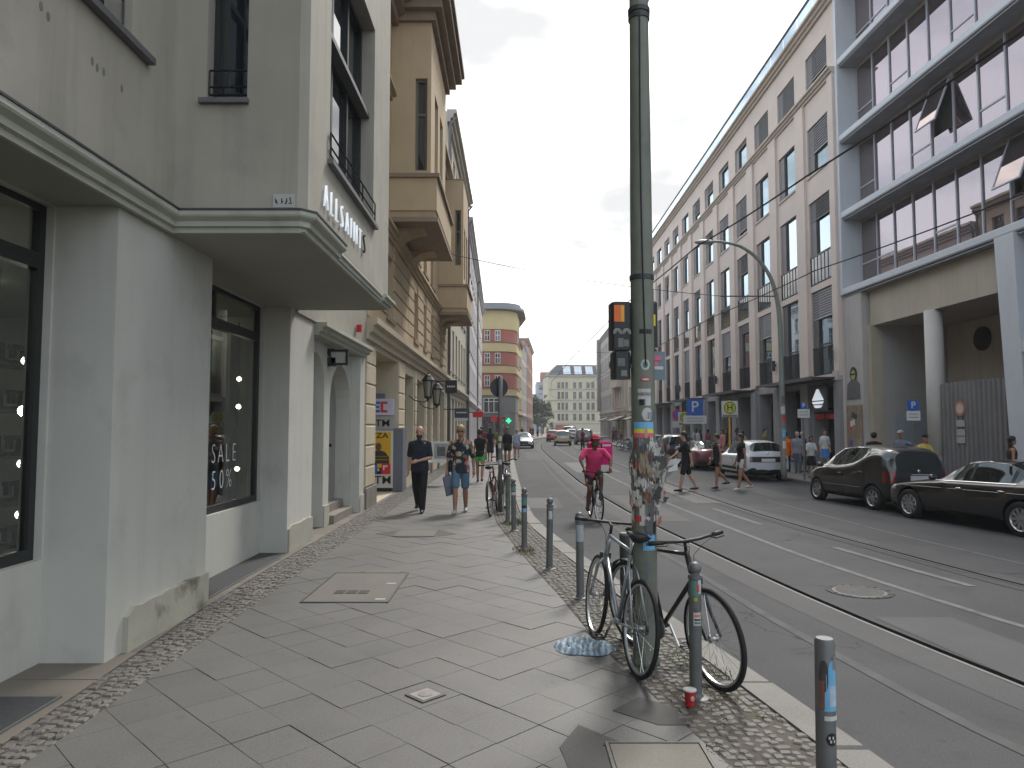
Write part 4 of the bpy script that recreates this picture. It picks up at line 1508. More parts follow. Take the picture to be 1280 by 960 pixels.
G.box('roof_slab', frame, 0, 0, 22.5, W, 10, 22.9)
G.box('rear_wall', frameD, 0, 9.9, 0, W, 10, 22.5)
MB().quad((W, 0, 0), (W, 10, 0), (W, 10, 22.5), (W, 0, 22.5)).build('side_wall', frame, G.root)
PW = 1.27
for i in range(4):
    z0, z1 = SL[i] + .285, SL[i + 1] - .095
    for k in range(19):
        u = .3 + k * PW
        op = (i == 1 and k == 4) or (i == 0 and k == 7) or (i == 2 and k == 13)
        tr = (k + i) % 3 == 1 or k == 0
        f = MB().box(u - .03, GY - .05, z0, u + .03, GY + .08, z1)
        if tr:
            f.box(u + .03, GY - .03, z0 + 1.0, u + PW - .03, GY + .06, z0 + 1.06)
        fo = f.build('mullion', mullm, G.root)
        if op:
            MB().quad((u + .03, GY, z0), (u + PW - .03, GY, z0), (u + PW - .03, GY, z0 + 1.15), (u + .03, GY, z0 + 1.15)).build('pane', pinkglass, fo)
            sh = MB().box(u + .04, -.02, -1.75, u + .1, .03, 0).box(u + PW - .1, -.02, -1.75, u + PW - .04, .03, 0).box(u + .1, -.02, -1.75, u + PW - .1, .03, -1.69).box(u + .1, -.02, -.06, u + PW - .1, .03, 0)
            so_ = sh.build('open_sash', mullm, G.root, loc=(0, GY - .05, z1 - .05))
            so_.rotation_euler = (R(-21), 0, 0)
            MB().quad((u + .1, 0, -1.69), (u + PW - .1, 0, -1.69), (u + PW - .1, 0, -.06), (u + .1, 0, -.06)).build('pane', pinkglass, so_)
            MB().quad((u + .03, GY + .3, z0 + 1.1), (u + PW - .03, GY + .3, z0 + 1.1), (u + PW - .03, GY + .3, z1), (u + .03, GY + .3, z1)).build('dark_room', roomd, fo)
        else:
            MB().quad((u + .03, GY, z0), (u + PW - .03, GY, z0), (u + PW - .03, GY, z1), (u + .03, GY, z1)).build('pane', pinkglass, fo)
    G.box('head_rail', M('head_rail_tan', (.3, .27, .24), .5, .05), .22, GY - .04, z1 - .12, W, GY + .05, z1)
# passage below: beige beam, walls, ceiling, column, fence
warm = M('passage_render', (.46, .4, .33), .85, .08, .8, streak=.3, dirt=(.22, .19, .15))
sand = M('sandstone_beam', (.43, .38, .3), .75, .08, .9, streak=.25, dirt=(.3, .26, .2))
for k in range(9):
    G.box('beam_panel', sand, 1.55 + k * .93, .42, 5.9, 2.47 + k * .93, .8, 7.35)
G.box('pillar', M('grey_pillar', (.42, .4, .38), .75, .1, 1, streak=.3, dirt=(.22, .21, .2)), .05, .1, 0, 1.5, .8, 7.35)
G.box('pillar_trim', sand, 1.503, .3, 0, 1.8, .8, 5.9)
DP = 3.5
MB().quad((1.78, .8, 0), (1.78, DP, 0), (1.78, DP, 5.9), (1.78, .8, 5.9)).build('passage_wall', M('passage_grey', (.4, .39, .37), .85, .08, .7, streak=.2, dirt=(.2, .2, .19)), G.root)
MB().quad((1.78, DP, 0), (14, DP, 0), (14, DP, 5.9), (1.78, DP, 5.9)).build('passage_back', warm, G.root)
MB().quad((1.78, .42, 5.895), (14, .42, 5.895), (14, DP, 5.895), (1.78, DP, 5.895)).build('passage_ceiling', warm, G.root)
MB().lathe([(.0, 0), (.46, .0), (.46, -.06), (.0, -.06)][::-1], 24, (3.95, DP - .03, 5.1), 'y').build('round_vent', M('vent_dark', (.025, .023, .02), .8), G.root)
MB().lathe([(.3, 0), (.3, 5.9)], 24, (5.55, .55, 0)).build('round_column', M('white_column', (.52, .5, .46), .7, .06, 1, streak=.15, dirt=(.35, .33, .3)), G.root, True)
corr = M('corrugated_grey', (.2, .195, .195), .55, .12, .8, metal=.3, streak=.3, dirt=(.09, .085, .08))


def corrug(lab, u0, u1, y, h, st):
    t = thing('corrugated_fence', lab, 'fence', wm(G.root) @ Vector((u0, y, 0)), G.rz)
    n = int((u1 - u0) / st)
    for k in range(n):
        a = k * st
        mb = MB()
        pts = [(a, 0), (a + st * .38, 0), (a + st * .5, -.05), (a + st * .86, -.05), (a + st * .99, 0)]
        for p, q in zip(pts, pts[1:]):
            mb.quad((p[0], p[1], .05), (q[0], q[1], .05), (q[0], q[1], h), (p[0], p[1], h))
        mb.build('fence_panel', corr, t)
    MB().box(0, .02, h - .2, u1 - u0, .07, h - .1).box(0, .02, .4, u1 - u0, .07, .5).build('rail', dkmetal, t)


corrug('tall corrugated grey metal fence between column and slanted leg', 5.9, 9.9, .5, 3.25, .23)
corrug('shorter dark corrugated screen deep in the passage', 2.9, 5.4, 2.6, 3.0, .25)
G.box('info_board', M('passage_board', (.34, .37, .42), .6, .06), 1.8, 1.2, 0, 1.84, 2.5, 2.3)
G.box('light_box', M('lightbox_grey', (.2, .23, .25), .4, .1), 3.6, 3.9, 3.2, 4.5, 4.0, 4.7)
# slanted leg and the blue frame beyond it
mb = MB()
mb.add([(9.55, -.05, 7.45), (10.35, -.05, 7.45), (10.35, .8, 7.45), (9.55, .8, 7.45), (9.95, -.05, 0), (10.6, -.05, 0), (10.6, .8, 0), (9.95, .8, 0)],
       [(0, 4, 5, 1), (1, 5, 6, 2), (2, 6, 7, 3), (3, 7, 4, 0)])
mb.build('slanted_leg', frame, G.root)
G.box('side_panel', M('blue_panel', (.23, .29, .38), .5, .05), 10.4, .5, .05, 14, .56, 7.4)
G.box('cross_beam', frame, 10.4, -.04, 3.9, 14, .45, 4.2)
G.box('shop_wall', frameD, 14, .1, 0, W, .6, 7.4)
# pasted figure and poster board on the pillar
pf = thing('pasted_paper_figure', 'pasted paper figure with dark hair and sunglasses on the grey pillar', 'paste-up', wm(G.root) @ Vector((.75, .085, 2.9)), G.rz)
MB().face_prism([(-.62, 0), (.5, 0), (.48, .6), (.2, .85), (-.2, .85), (-.55, .65)], 'y', -.004, .0).build('jacket', M('paper_grey', (.12, .12, .12), .8, .2, 9), pf)
MB().ball((-.03, -.004, 1.08), .3, 12, 8, (1, .02, 1)).build('hair', black, pf, True)
MB().ball((-.03, -.012, 1.02), .19, 12, 8, (1, .02, 1.1)).build('face', M('paper_ochre', (.4, .33, .12), .8, .1, 9), pf, True)
MB().box(-.2, -.022, 1.02, .14, -.017, 1.1).build('sunglasses', black, pf)
pb = thing('poster_board', 'weathered poster board with torn stickers under the pasted figure', 'board', wm(G.root) @ Vector((.75, .08, 1.3)), G.rz)
MB().box(-.62, -.02, -1.2, .62, .0, 1.35).build('board', M('board_brown', (.24, .18, .13), .8, .3, 3, spots=.6, dirt=(.4, .36, .3)), pb)
for k in range(7):
    x, z = random.uniform(-.4, .4), random.uniform(-.4, 1.1)
    MB().box(x - .1, -.026, z - .12, x + .1, -.021, z + .12).build('sticker', random.choice((blu, wp, redm, black, dkmetal)), pb)
ns = thing('round_fence_sign', 'round reddish sign over white plates on the corrugated fence', 'sign', wm(G.root) @ Vector((7.0, .42, 2.35)), G.rz)
MB().lathe([(.0, 0), (.26, .0), (.26, .015), (.0, .015)], 20, (0, 0, 0), 'y').build('disc', M('sign_salmon', (.4, .16, .12), .5, .1, 5), ns)
MB().lathe([(.0, 0), (.17, .0), (.17, .01), (.0, .01)], 20, (0, -.006, 0), 'y').build('disc_face', M('sign_pale', (.5, .42, .36), .5, .1, 5), ns)
for z in (-.5, -.8, -1.05):
    MB().box(-.2, -.0, z - .11, .2, .015, z + .11).build('plate', M('sign_dull_white', (.36, .35, .33), .6, .05), ns)


# ---------------------------------------------------------------- farther buildings
def plain(name, label, A, B, h, depth, wm_, rows, ncol, ww, fr=whitefr, trim=None, eave=.35, nx=(.5,), nz=(.65,), ground=None, roofm=None, margin=.9, gl=winglass, bands=(), shopw=True, gap=None):
    b = Bld(name, label, A, B)
    st = (b.W - 2 * margin) / ncol
    us = [margin + st * (k + .5) - ww / 2 for k in range(ncol)]
    holes = [(u, a, u + ww, c) for u in us for a, c in rows]
    g0 = rows[0][0] - .8 if rows else 3.5
    b.wall(0, b.W, g0, h, wm_, holes, rev=.2)
    gh = [(u - .25, .3, u + ww + .25, g0 - .6) for u in us] if shopw else []
    b.wall(0, b.W, 0, g0, ground or wm_, gh, 'ground_wall', rev=.3)
    b.body(h, depth, wm_, roofm)
    for hh in holes:
        b.window(hh[0], hh[1], ww, hh[3] - hh[1], .18, nx, nz, fr, gl, .07)
    for hh in gh:
        b.window(hh[0], hh[1], hh[2] - hh[0], hh[3] - hh[1], .26, (.5,), (.75,), dkmetal, winglass, .08, 'shop_window')
    t = trim or wm_
    b.band('eaves_cornice', t, cornice_prof(h - .5, h + .1, eave), 0, b.W)
    b.band('string_cornice', t, cornice_prof(g0 - .35, g0 + .0, .22), 0, b.W)
    for z in bands:
        b.band('string_cornice', t, cornice_prof(z, z + .18, .1), 0, b.W)
    if trim:
        for hh in holes:
            b.box('window_sill', t, hh[0] - .1, -.08, hh[1] - .12, hh[2] + .1, .15, hh[1] - .003)
    return b


pale = M('pale_cream_render', (.5, .46, .38), .85, .07, .5, streak=.2, dirt=(.34, .31, .26))
palet = M('pale_trim', (.42, .39, .33), .8, .07, .8)
mauve = M('pale_mauve_render', (.58, .56, .57), .85, .07, .5, streak=.2, dirt=(.45, .44, .45))  # base colour raised to carry the glare washing over this facade
mauvet = M('mauve_trim', (.5, .48, .49), .8, .05, .8)
b3 = plain('cream_render_building', 'pale cream building beyond the yellow one on the left', (-3.13, 33.65), (-3.1, 47.9), 17, 12, pale,
           [(4.6, 6.8), (8, 10.2), (11.3, 13.3), (14.2, 15.9)], 6, 1.1, wfr, palet, .45)
for u in (.12, b3.W - .15):
    MB().tube([(u, -.12, .2), (u, -.12, 16.4), (u, -.4, 16.75)], .07, 8).build('downpipe', M('zinc_pipe', (.17, .17, .18), .5, .1, 4, metal=.4), b3.root, True)
b4 = plain('mauve_render_building', 'long pale mauve grey building with many windows down the left side', (-3.08, 48), (-3.72, 88), 16, 12, mauve,
           [(4.4, 6.4), (7.4, 9.4), (10.3, 12.2), (13.1, 14.7)], 15, 1.15, whitefr, mauvet, .4)
for u in (.15, 20):
    MB().tube([(u, -.12, .2), (u, -.12, 15.4), (u, -.35, 15.8)], .07, 8).build('downpipe', MATS['zinc_pipe'], b4.root, True)
# the curved red and yellow corner house
yel = M('yellow_render', (.56, .46, .25), .85, .06, .6, streak=.15, dirt=(.45, .34, .16))
redr = M('red_render', (.37, .13, .1), .85, .08, .8)
grr = M('grey_shop_render', (.2, .2, .195), .8, .1, 1)
ch = thing('curved_corner_house', 'corner house of curved yellow and red storeys with a flat overhanging roof', 'building', (-4.4, 95, 0))
path = [(-4.4, 95), (-2.0, 95)] + [(-2.0 + 2.6 * math.sin(a), 97.6 - 2.6 * math.cos(a)) for a in [PI / 2 * k / 8 for k in range(1, 9)]] + [(.95, 104)]


def strip(name, mat, off, z0, z1):
    n = len(path)
    pts = []
    for i, p in enumerate(path):
        a = Vector(path[max(i - 1, 0)])
        c = Vector(path[min(i + 1, n - 1)])
        d_ = (c - a).normalized()
        pts.append((p[0] + d_.y * off, p[1] - d_.x * off))
    back = [(.9, 116), (-12, 116), (-12, pts[0][1])]
    return MB().prism(pts + back, z0, z1).build(name, mat, ch, world=True)


ZB = [(3.6, 5.9, 0, grr), (5.9, 6.87, .14, yel), (6.87, 8.9, 0, redr), (8.9, 9.97, .14, yel), (9.97, 11.78, 0, redr), (11.78, 13.06, .14, yel), (13.06, 14.77, 0, redr), (14.77, 17.4, .14, yel)]
strip('ground_storey', grr, -.05, 0, 3.6)
for z0, z1, o, m_ in ZB:
    strip('storey_band', m_, o, z0, z1)
    if o:
        strip('edge_moulding', M('moulding_brown', (.2, .13, .09), .8, .1), o + .06, z1 - .12, z1 - .004)
strip('roof_slab', M('roof_grey', (.24, .25, .27), .7, .1), 1.1, 17.4, 17.75)
strip('roof_slab', MATS['roof_grey'], .6, 17.75, 18.3)
for z0 in (7.1, 10.1, 13.15):
    for x in (-3.7, -2.3):
        o = Bld.window(Y, 0, 0, .75, 1.45, 0, (.5,), (.55,), whitefr, winglass, .09, parent=ch)
        o.location = (x + 4.4, -.06, z0 + .03)
    for y in (98.6, 100.6, 102.6):
        o = Bld.window(Y, 0, 0, 1.1, 1.45, 0, (.5,), (), whitefr, winglass, .09, parent=ch)
        o.location = (.68 + (y - 97.6) * .055 + 4.4, y - 95, z0 + .03)
        o.rotation_euler = (0, 0, R(87))
o = Bld.window(Y, 0, 0, 2.1, 2.0, 0, (.33, .66), (.75,), whitefr, winglass, .1, parent=ch)
o.location = (.6, -.08, 3.55)
for x, wd in ((.4, 1.4), (2.2, 1.3)):
    o = Bld.window(Y, 0, 0, wd, 2.7, 0, (.5,), (.75,), dkmetal, winglass, .1, name='shop_window', parent=ch)
    o.location = (x, .0, .3)
# a lower red-windowed wing and the houses where the street bends away
plain('yellow_wing_house', 'narrow yellow and red house behind the curved corner house', (.95, 104.1), (1.55, 112), 14.2, 10, yel, [(4.3, 6.0), (7.5, 9.2), (10.7, 12.4)], 3, 1.3, whitefr, redr, .3)
plain('white_grey_house', 'tall white grey house where the street bends right', (1.6, 112.2), (2.55, 126), 15.2, 10, M('white_grey_render', (.47, .47, .47), .85, .06, .6), [(4.3, 6.3), (7.2, 9.2), (10.1, 12), (12.8, 14.2)], 5, 1.1, darkfr, mauvet, .3)
plain('red_brown_house', 'red brown house at the far end of the left side', (2.6, 126.2), (4.4, 152), 17.5, 10, M('red_brown_render', (.3, .17, .13), .85, .08, .6), [(4.3, 6.3), (7.3, 9.3), (10.3, 12.3), (13.3, 15.2)], 9, 1.2, whitefr, M('brick_trim', (.35, .28, .23), .8), .4)
# right side beyond the beige building
plain('white_yellow_house', 'white and yellow house just past the beige stone building', (15.25, 93.9), (15.08, 78), 14.5, 12, M('warm_white_render', (.52, .47, .36), .85, .06, .6), [(4.6, 6.8), (7.9, 10.1), (11.1, 13)], 6, 1.2, wfr, palet, .4)
rc = plain('pilastered_house', 'brownish classical house with pilasters and balconies on the right', (15.5, 107.9), (15.27, 94), 16.8, 12, M('brown_stone', (.44, .37, .31), .8, .1, .8, streak=.3, dirt=(.2, .16, .13)),
           [(4.8, 7), (8.2, 10.6), (11.6, 13.8)], 5, 1.25, wfr, M('brown_stone_trim', (.5, .43, .36), .8, .08), .7, bands=(7.4, 14.3))
for k in range(6):
    u = .25 + k * (rc.W - .8) / 5
    rc.box('pilaster', MATS['brown_stone_trim'], u, -.35, 4.3, u + .55, .0, 14.2)
rc.box('balcony', MATS['brown_stone_trim'], 3.2, -1.0, 7.2, 10.4, -.36, 8.1)
tw = plain('grey_corner_house', 'grey house with a dark turret edge at the far right', (16.2, 131), (15.52, 108.1), 17.2, 12, M('grey_beige_stone', (.47, .45, .41), .8, .08, .7, streak=.2, dirt=(.24, .22, .2)),
           [(4.8, 6.9), (8, 10.1), (11.2, 13.2), (14.0, 15.6)], 8, 1.2, wfr, palet, .5)
tw.box('turret', M('turret_slate', (.33, .31, .29), .7, .1), 0, -.6, 4.5, 1.8, .3, 17.6)
for k, (y, m_) in enumerate(((84, 'cream'), (98, 'white'), (103, 'red'), (115, 'pale'))):
    col = {'cream': (.5, .42, .3), 'white': (.6, .58, .55), 'red': (.4, .06, .07), 'pale': (.5, .5, .46)}[m_]
    t = thing('shop_awning', 'sloping %s awning over a shop far down the right side' % m_, 'awning', (15.0 + (y - 80) * .012, y, 2.5), 0, 'awnings down the right side')
    MB().add([(0, -2, .7), (0, 2, .7), (-1.8, 2, .1), (-1.8, -2, .1), (0, -2, .66), (0, 2, .66), (-1.8, 2, .06), (-1.8, -2, .06)],
             [(0, 1, 2, 3), (7, 6, 5, 4), (3, 2, 6, 7), (0, 3, 7, 4), (1, 5, 6, 2)]).build('cloth', M('awning_' + m_, col, .8, .06), t)
    MB().tube([(0, -1.9, .1), (-1.75, -1.9, .1)], .025, 6).tube([(0, 1.9, .1), (-1.75, 1.9, .1)], .025, 6).build('arm', dkmetal, t)
# closing the view
slate = M('slate_mansard', (.065, .066, .078), .65, .12, 1.5)
lime = M('cream_lime_render', (.5, .46, .34), .85, .06, .5, streak=.15, dirt=(.36, .33, .25))
E_ = Bld('end_house', 'cream house with slate mansard and big skylights closing the street', (10.2, 200), (34, 201.5))
cols_e = [(2.6, .8), (3.7, .8), (4.8, .8), (7.0, .95), (8.6, .95), (10.8, .95), (12.2, .95), (14.6, .95), (16.8, .95), (19, .95)]
rows_e = [(3.4, 5.3), (6.4, 8.4), (9.5, 11.5), (12.5, 14.2)]
hl = [(u, a, u + w_, c) for u, w_ in cols_e for a, c in rows_e]
E_.wall(0, E_.W, 0, 16, lime, hl, rev=.2)
E_.body(16, 14, lime)
for hh in hl:
    E_.window(hh[0], hh[1], hh[2] - hh[0], hh[3] - hh[1], .16, (.5,), (.6,), wfr, winglass, .09)
    E_.box('window_sill', palet, hh[0] - .12, -.1, hh[1] - .16, hh[2] + .12, .15, hh[1] - .003)
for z in (2.4, 5.8, 8.9, 12.0):
    E_.band('string_cornice', palet, cornice_prof(z, z + .25, .2), 0, E_.W)
E_.band('eaves_cornice', palet, cornice_prof(15.5, 16.1, .5), -.2, E_.W)
MB().add([(-.2, -.3, 16.1), (E_.W, -.3, 16.1), (E_.W, 2.5, 19.3), (2.8, 2.5, 19.3), (-.2, 14, 16.1), (2.8, 11, 19.3), (E_.W, 11, 19.3), (E_.W, 14, 16.1)],
         [(0, 1, 2, 3), (4, 0, 3, 5), (3, 2, 6, 5), (5, 6, 7, 4)]).build('mansard_roof', slate, E_.root)
sky_g = glassmat('skylight_glass', (.3, .4, .48), .3, (.9, .97, 1))
for u in (4.4, 7.6, 10.8, 14, 17.2):
    f = MB()
    y0, z0, y1, z1 = -.05, 16.5, 1.9, 18.75
    f.add([(u - .1, y0 - .1, z0 - .1), (u + 2.0, y0 - .1, z0 - .1), (u + 2.0, y1 - .1, z1 + .1), (u - .1, y1 - .1, z1 + .1)], [(0, 1, 2, 3)])
    fo = f.build('skylight', whitefr, E_.root)
    MB().quad((u, y0 - .13, z0), (u + .92, y0 - .13, z0), (u + .92, y1 - .13, z1), (u, y1 - .13, z1)).quad((u + 1.0, y0 - .13, z0), (u + 1.9, y0 - .13, z0), (u + 1.9, y1 - .13, z1), (u + 1.0, y1 - .13, z1)).build('pane', sky_g, fo)
E_.box('shop_fascia', M('fascia_red', (.28, .05, .06), .6, .06), 2, -.3, .6, 6, -.05, 2.2)
tb = plain('far_glass_block', 'distant blue grey office block behind the trees', (9.0, 262), (15, 262), 18, 14, M('blue_block', (.3, .35, .42), .6, .05), [(3, 5), (6, 8), (9, 11), (12, 14), (15, 17)], 5, .9, whitefr, None, .2, shopw=False)
tb.box('rooftop_storey', M('rooftop_red', (.35, .14, .12), .7, .1), 1.6, .6, 18.1, 6, 9, 21.8)
tb2 = plain('far_low_block', 'lower grey block beside the distant office block', (6.4, 240), (12, 240), 12.5, 14, M('grey_block', (.33, .36, .41), .7, .05), [(3, 5), (6, 8), (9, 11)], 5, .9, whitefr, None, .2, shopw=False)

# ---------------------------------------------------------------- trees at the bend
bark = M('bark', (.07, .055, .04), .9, .2, 6)
leafm = M('tree_leaves', (.04, .055, .026), .7, .3, .9, spots=.3, dirt=(.065, .08, .035))


def tree(label, x, y, h, r):
    t = thing('street_tree', label, 'tree', (x, y, -.1), 0, 'trees at the far bend')
    mb = MB().tube([(0, 0, 0), (.05, 0, h * .25), (.0, .1, h * .5), (.1, 0, h * .8)], [h * .025, h * .02, h * .015, h * .006], 8)
    tips = []
    for k in range(9):
        a, z0 = k * 2.4, h * (.3 + .05 * k)
        q = (r * .75 * math.cos(a), r * .75 * math.sin(a), z0 + h * (.22 if k % 2 else -.02))
        mb.tube([(0.03, 0.03, z0), (q[0] * .5, q[1] * .5, z0 + h * .08), q], [h * .011, h * .008, h * .003], 5)
        tips.append(q)
    mb.build('trunk', bark, t, True)
    lv = MB()
    tips += [(random.uniform(-.5, .5) * r, random.uniform(-.5, .5) * r, h * random.uniform(.75, .95)) for _ in range(6)]
    for q in tips:
        for c in range(5):
            cx, cy, cz = (q[i] + random.gauss(0, r * .22) for i in range(3))
            for k in range(26):
                px, py, pz = cx + random.gauss(0, r * .12), cy + random.gauss(0, r * .12), cz + random.gauss(0, r * .1)
                v = Vector((random.gauss(0, 1), random.gauss(0, 1), random.gauss(0, 1))).normalized()
                a_ = v.orthogonal().normalized()
                b_2 = v.cross(a_)
                s_ = random.uniform(.13, .28)
                lv.add([Vector((px, py, pz)) + a_ * s_, Vector((px, py, pz)) + b_2 * s_ * .6, Vector((px, py, pz)) - a_ * s_, Vector((px, py, pz)) - b_2 * s_ * .6], [(0, 1, 2, 3)])
    lv.build('crown', leafm, t)


for lab, x, y, h, r in (('leftmost leafy tree at the far bend beside the red brown house', 4.4, 160, 8.2, 2.7), ('middle leafy tree at the far bend, tallest of the three', 6.0, 170, 8.8, 2.9), ('rightmost leafy tree at the far bend before the cream end house', 7.6, 174, 7.0, 2.4)):
    tree(lab, x, y, h, r)
# ---------------------------------------------------------------- street furniture
random.seed(5)
polem = M('pole_green', (.17, .185, .15), .55, .16, 5, .15, 40, spots=.45, dirt=(.08, .09, .075))
PX, PY = .99, 5.38
RB = .09
pole = thing('tram_mast', 'tall green tram mast plastered with stickers and torn paper', 'mast', (PX, PY, 0))
MB().lathe([(.105, 0), (.105, .03), (RB + .004, .06), (RB, .9), (.088, 2.2), (.083, 3.4), (.073, 5.0), (.055, 9.0)], 24).build('shaft', polem, pole, True)


def prad(z):
    return float(np.interp(z, [0, .9, 2.2, 3.4, 5, 9], [RB, RB, .088, .083, .073, .055]))


mb = MB()
for z, e in ((2.88, .008), (4.98, .012), (4.93, .01)):
    mb.lathe([(prad(z) - .01, z - .02), (prad(z) + e, z - .018), (prad(z) + e, z + .018), (prad(z) - .01, z + .02)], 24)
mb.build('collar', dkmetal, pole)
mb = MB()
pts = []
for k in range(26):
    z = 2.2 + k * .11
    a = -PI / 2 + .12 * math.sin(z * 1.3) - .06 * (z - 3)
    pts.append(((prad(z) + .006) * math.cos(a), (prad(z) + .006) * math.sin(a), z))
mb.tube(pts, .006, 5)
mb.build('cable', black, pole)


def sticker(z, ang, w, h, mat, rnd_=False, off=.003, parent=pole, name='sticker', r=None, bend=0.):
    """patch wrapped round a shaft; ang in degrees from the side facing down the pavement (-y)"""
    mb = MB()
    r0 = (r if r else prad(z)) + off
    n = 6
    vs_, fs_ = [], []
    for i in range(n + 1):
        t = i / n * 2 - 1
        hh = h / 2 * (math.sqrt(max(0, 1 - t * t)) if rnd_ else 1)
        a = R(ang - 90) + t * w / 2 / r0
        rr = r0 + bend * max(0, t) ** 2
        vs_ += [(rr * math.cos(a), rr * math.sin(a), z - hh), (rr * math.cos(a), rr * math.sin(a), z + hh)]
    for i in range(n):
        fs_.append((2 * i, 2 * i + 2, 2 * i + 3, 2 * i + 1))
    mb.add(vs_, fs_)
    return mb.build(name, mat, parent)


st_w = M('sticker_white', (.5, .5, .49), .6, .12, 9, spots=.2, dirt=(.3, .3, .29))
st_b = M('sticker_blue', (.08, .3, .58), .5, .1, 9)
st_lb = M('sticker_light_blue', (.16, .42, .66), .5, .1, 9)
st_r = M('sticker_red', (.5, .05, .05), .5, .12, 9)
st_o = M('sticker_orange', (.75, .16, .04), .5, .1, 9)
st_y = M('sticker_yellow', (.7, .6, .04), .5, .1, 9)
st_p = M('sticker_pink', (.62, .12, .2), .5, .1, 9)
st_g = M('sticker_teal', (.09, .22, .19), .5, .1, 9)
pap = [M('paper_%s' % n, c, .85, .15, 12) for n, c in (('grey', (.36, .35, .33)), ('white', (.56, .55, .52)), ('tan', (.3, .25, .18)), ('dark', (.07, .06, .055)), ('rust', (.22, .1, .07)), ('dusty', (.2, .2, .185)), ('faded_red', (.36, .13, .1)), ('faded_blue', (.16, .24, .32)))]
sticker(2.21, 3, .075, .08, st_w, True)
sticker(2.21, 3, .045, .05, st_g, True, .005)
sticker(2.1, 3, .085, .034, st_r, True)
sticker(2.1, 3, .06, .016, st_w, True, .005)
sticker(1.99, -3, .1, .08, st_w)
o = text('letters', 'ABOVL', .034, txt, pole, (0, 0, 0), (R(90), 0, R(-3)), .002)
o.location = (-.005, -(prad(1.99) + .0065), 1.99)
sticker(2.46, 8, .1, .035, black)
sticker(1.93, -12, .05, .045, black)
sticker(1.93, 12, .05, .05, st_w)
sticker(1.84, 10, .09, .1, st_w, True)
sticker(1.83, 32, .08, .05, M('sticker_slate', (.12, .14, .17), .6, .1, 9))
sticker(1.755, -8, .16, .055, st_lb, off=.006)
sticker(1.715, -8, .16, .03, st_y, off=.006)
sticker(1.683, -8, .16, .036, st_p, off=.006)
sticker(1.7, 2, .025, .09, M('sticker_skin', (.5, .28, .2), .6, .1), True, .0075)
sticker(1.53, 8, .085, .07, st_o, True, .012)
for z, ang, w_, h_, m_ in ((1.12, 8, .13, .2, pap[1]), (1.17, -38, .05, .04, st_r), (1.07, -38, .05, .045, st_r), (1.0, 34, .05, .1, black), (1.13, 20, .04, .09, pap[3]), (1.19, -8, .06, .03, pap[3]),
                           (.9, 12, .095, .12, st_lb), (.93, 12, .05, .02, st_b), (.885, 12, .05, .025, black), (.72, 10, .07, .08, M('sticker_dull', (.14, .17, .15), .7, .2, 20)), (.66, -15, .06, .06, M('sticker_dull'))):
    sticker(z, ang, w_, h_, m_, False, .004 + .001 * (ang > 10))
def scrap(z, ang, w_, h_, mat, off, bend, tilt):
    """ragged paper: uneven edges, partly peeling away from the shaft"""
    n = 7
    r0 = prad(z) + off
    vs_, fs_ = [], []
    for i in range(n + 1):
        u = i / n * 2 - 1
        a = R(ang - 90) + u * w_ / 2 / r0
        dz = tilt * u * w_
        lo, hi = -h_ / 2 * random.uniform(.45, 1.1) + dz, h_ / 2 * random.uniform(.45, 1.1) + dz
        for q, zz in enumerate((lo, (lo + hi) / 2, hi)):
            rr = r0 + random.uniform(0, .006) + bend * (max(0, u) ** 2 + (.3 if q == 2 else 0))
            vs_.append((rr * math.cos(a), rr * math.sin(a), z + zz))
    for i in range(n):
        for q in range(2):
            fs_.append((3 * i + q, 3 * i + 3 + q, 3 * i + 4 + q, 3 * i + 1 + q))
    MB().add(vs_, fs_).build('paper_scrap', mat, pole)


pw = [0, 1, 1, 1, 2, 1, 0, 5, 0, 2, 1, 0, 4, 6, 0, 7, 6, 1]
for k in range(150):
    z = random.uniform(1.2, 1.62) if k < 130 else random.uniform(1.0, 1.25)
    ang = random.uniform(-80, 80)
    bend = random.uniform(0, .012)
    if ang > 30 and 1.22 < z < 1.56:
        bend = random.uniform(.02, .07)
    scrap(z, ang, random.uniform(.015, .06), random.uniform(.03, .13), pap[random.choice(pw)], random.uniform(.003, .02), bend, random.uniform(-.5, .5))
for k in range(7):
    scrap(1.43 + random.uniform(-.04, .04), 62, .12, .1, pap[(1, 1, 0, 2, 0, 5, 1)[k]], .01 + .008 * k, .05 + .008 * k, .4)
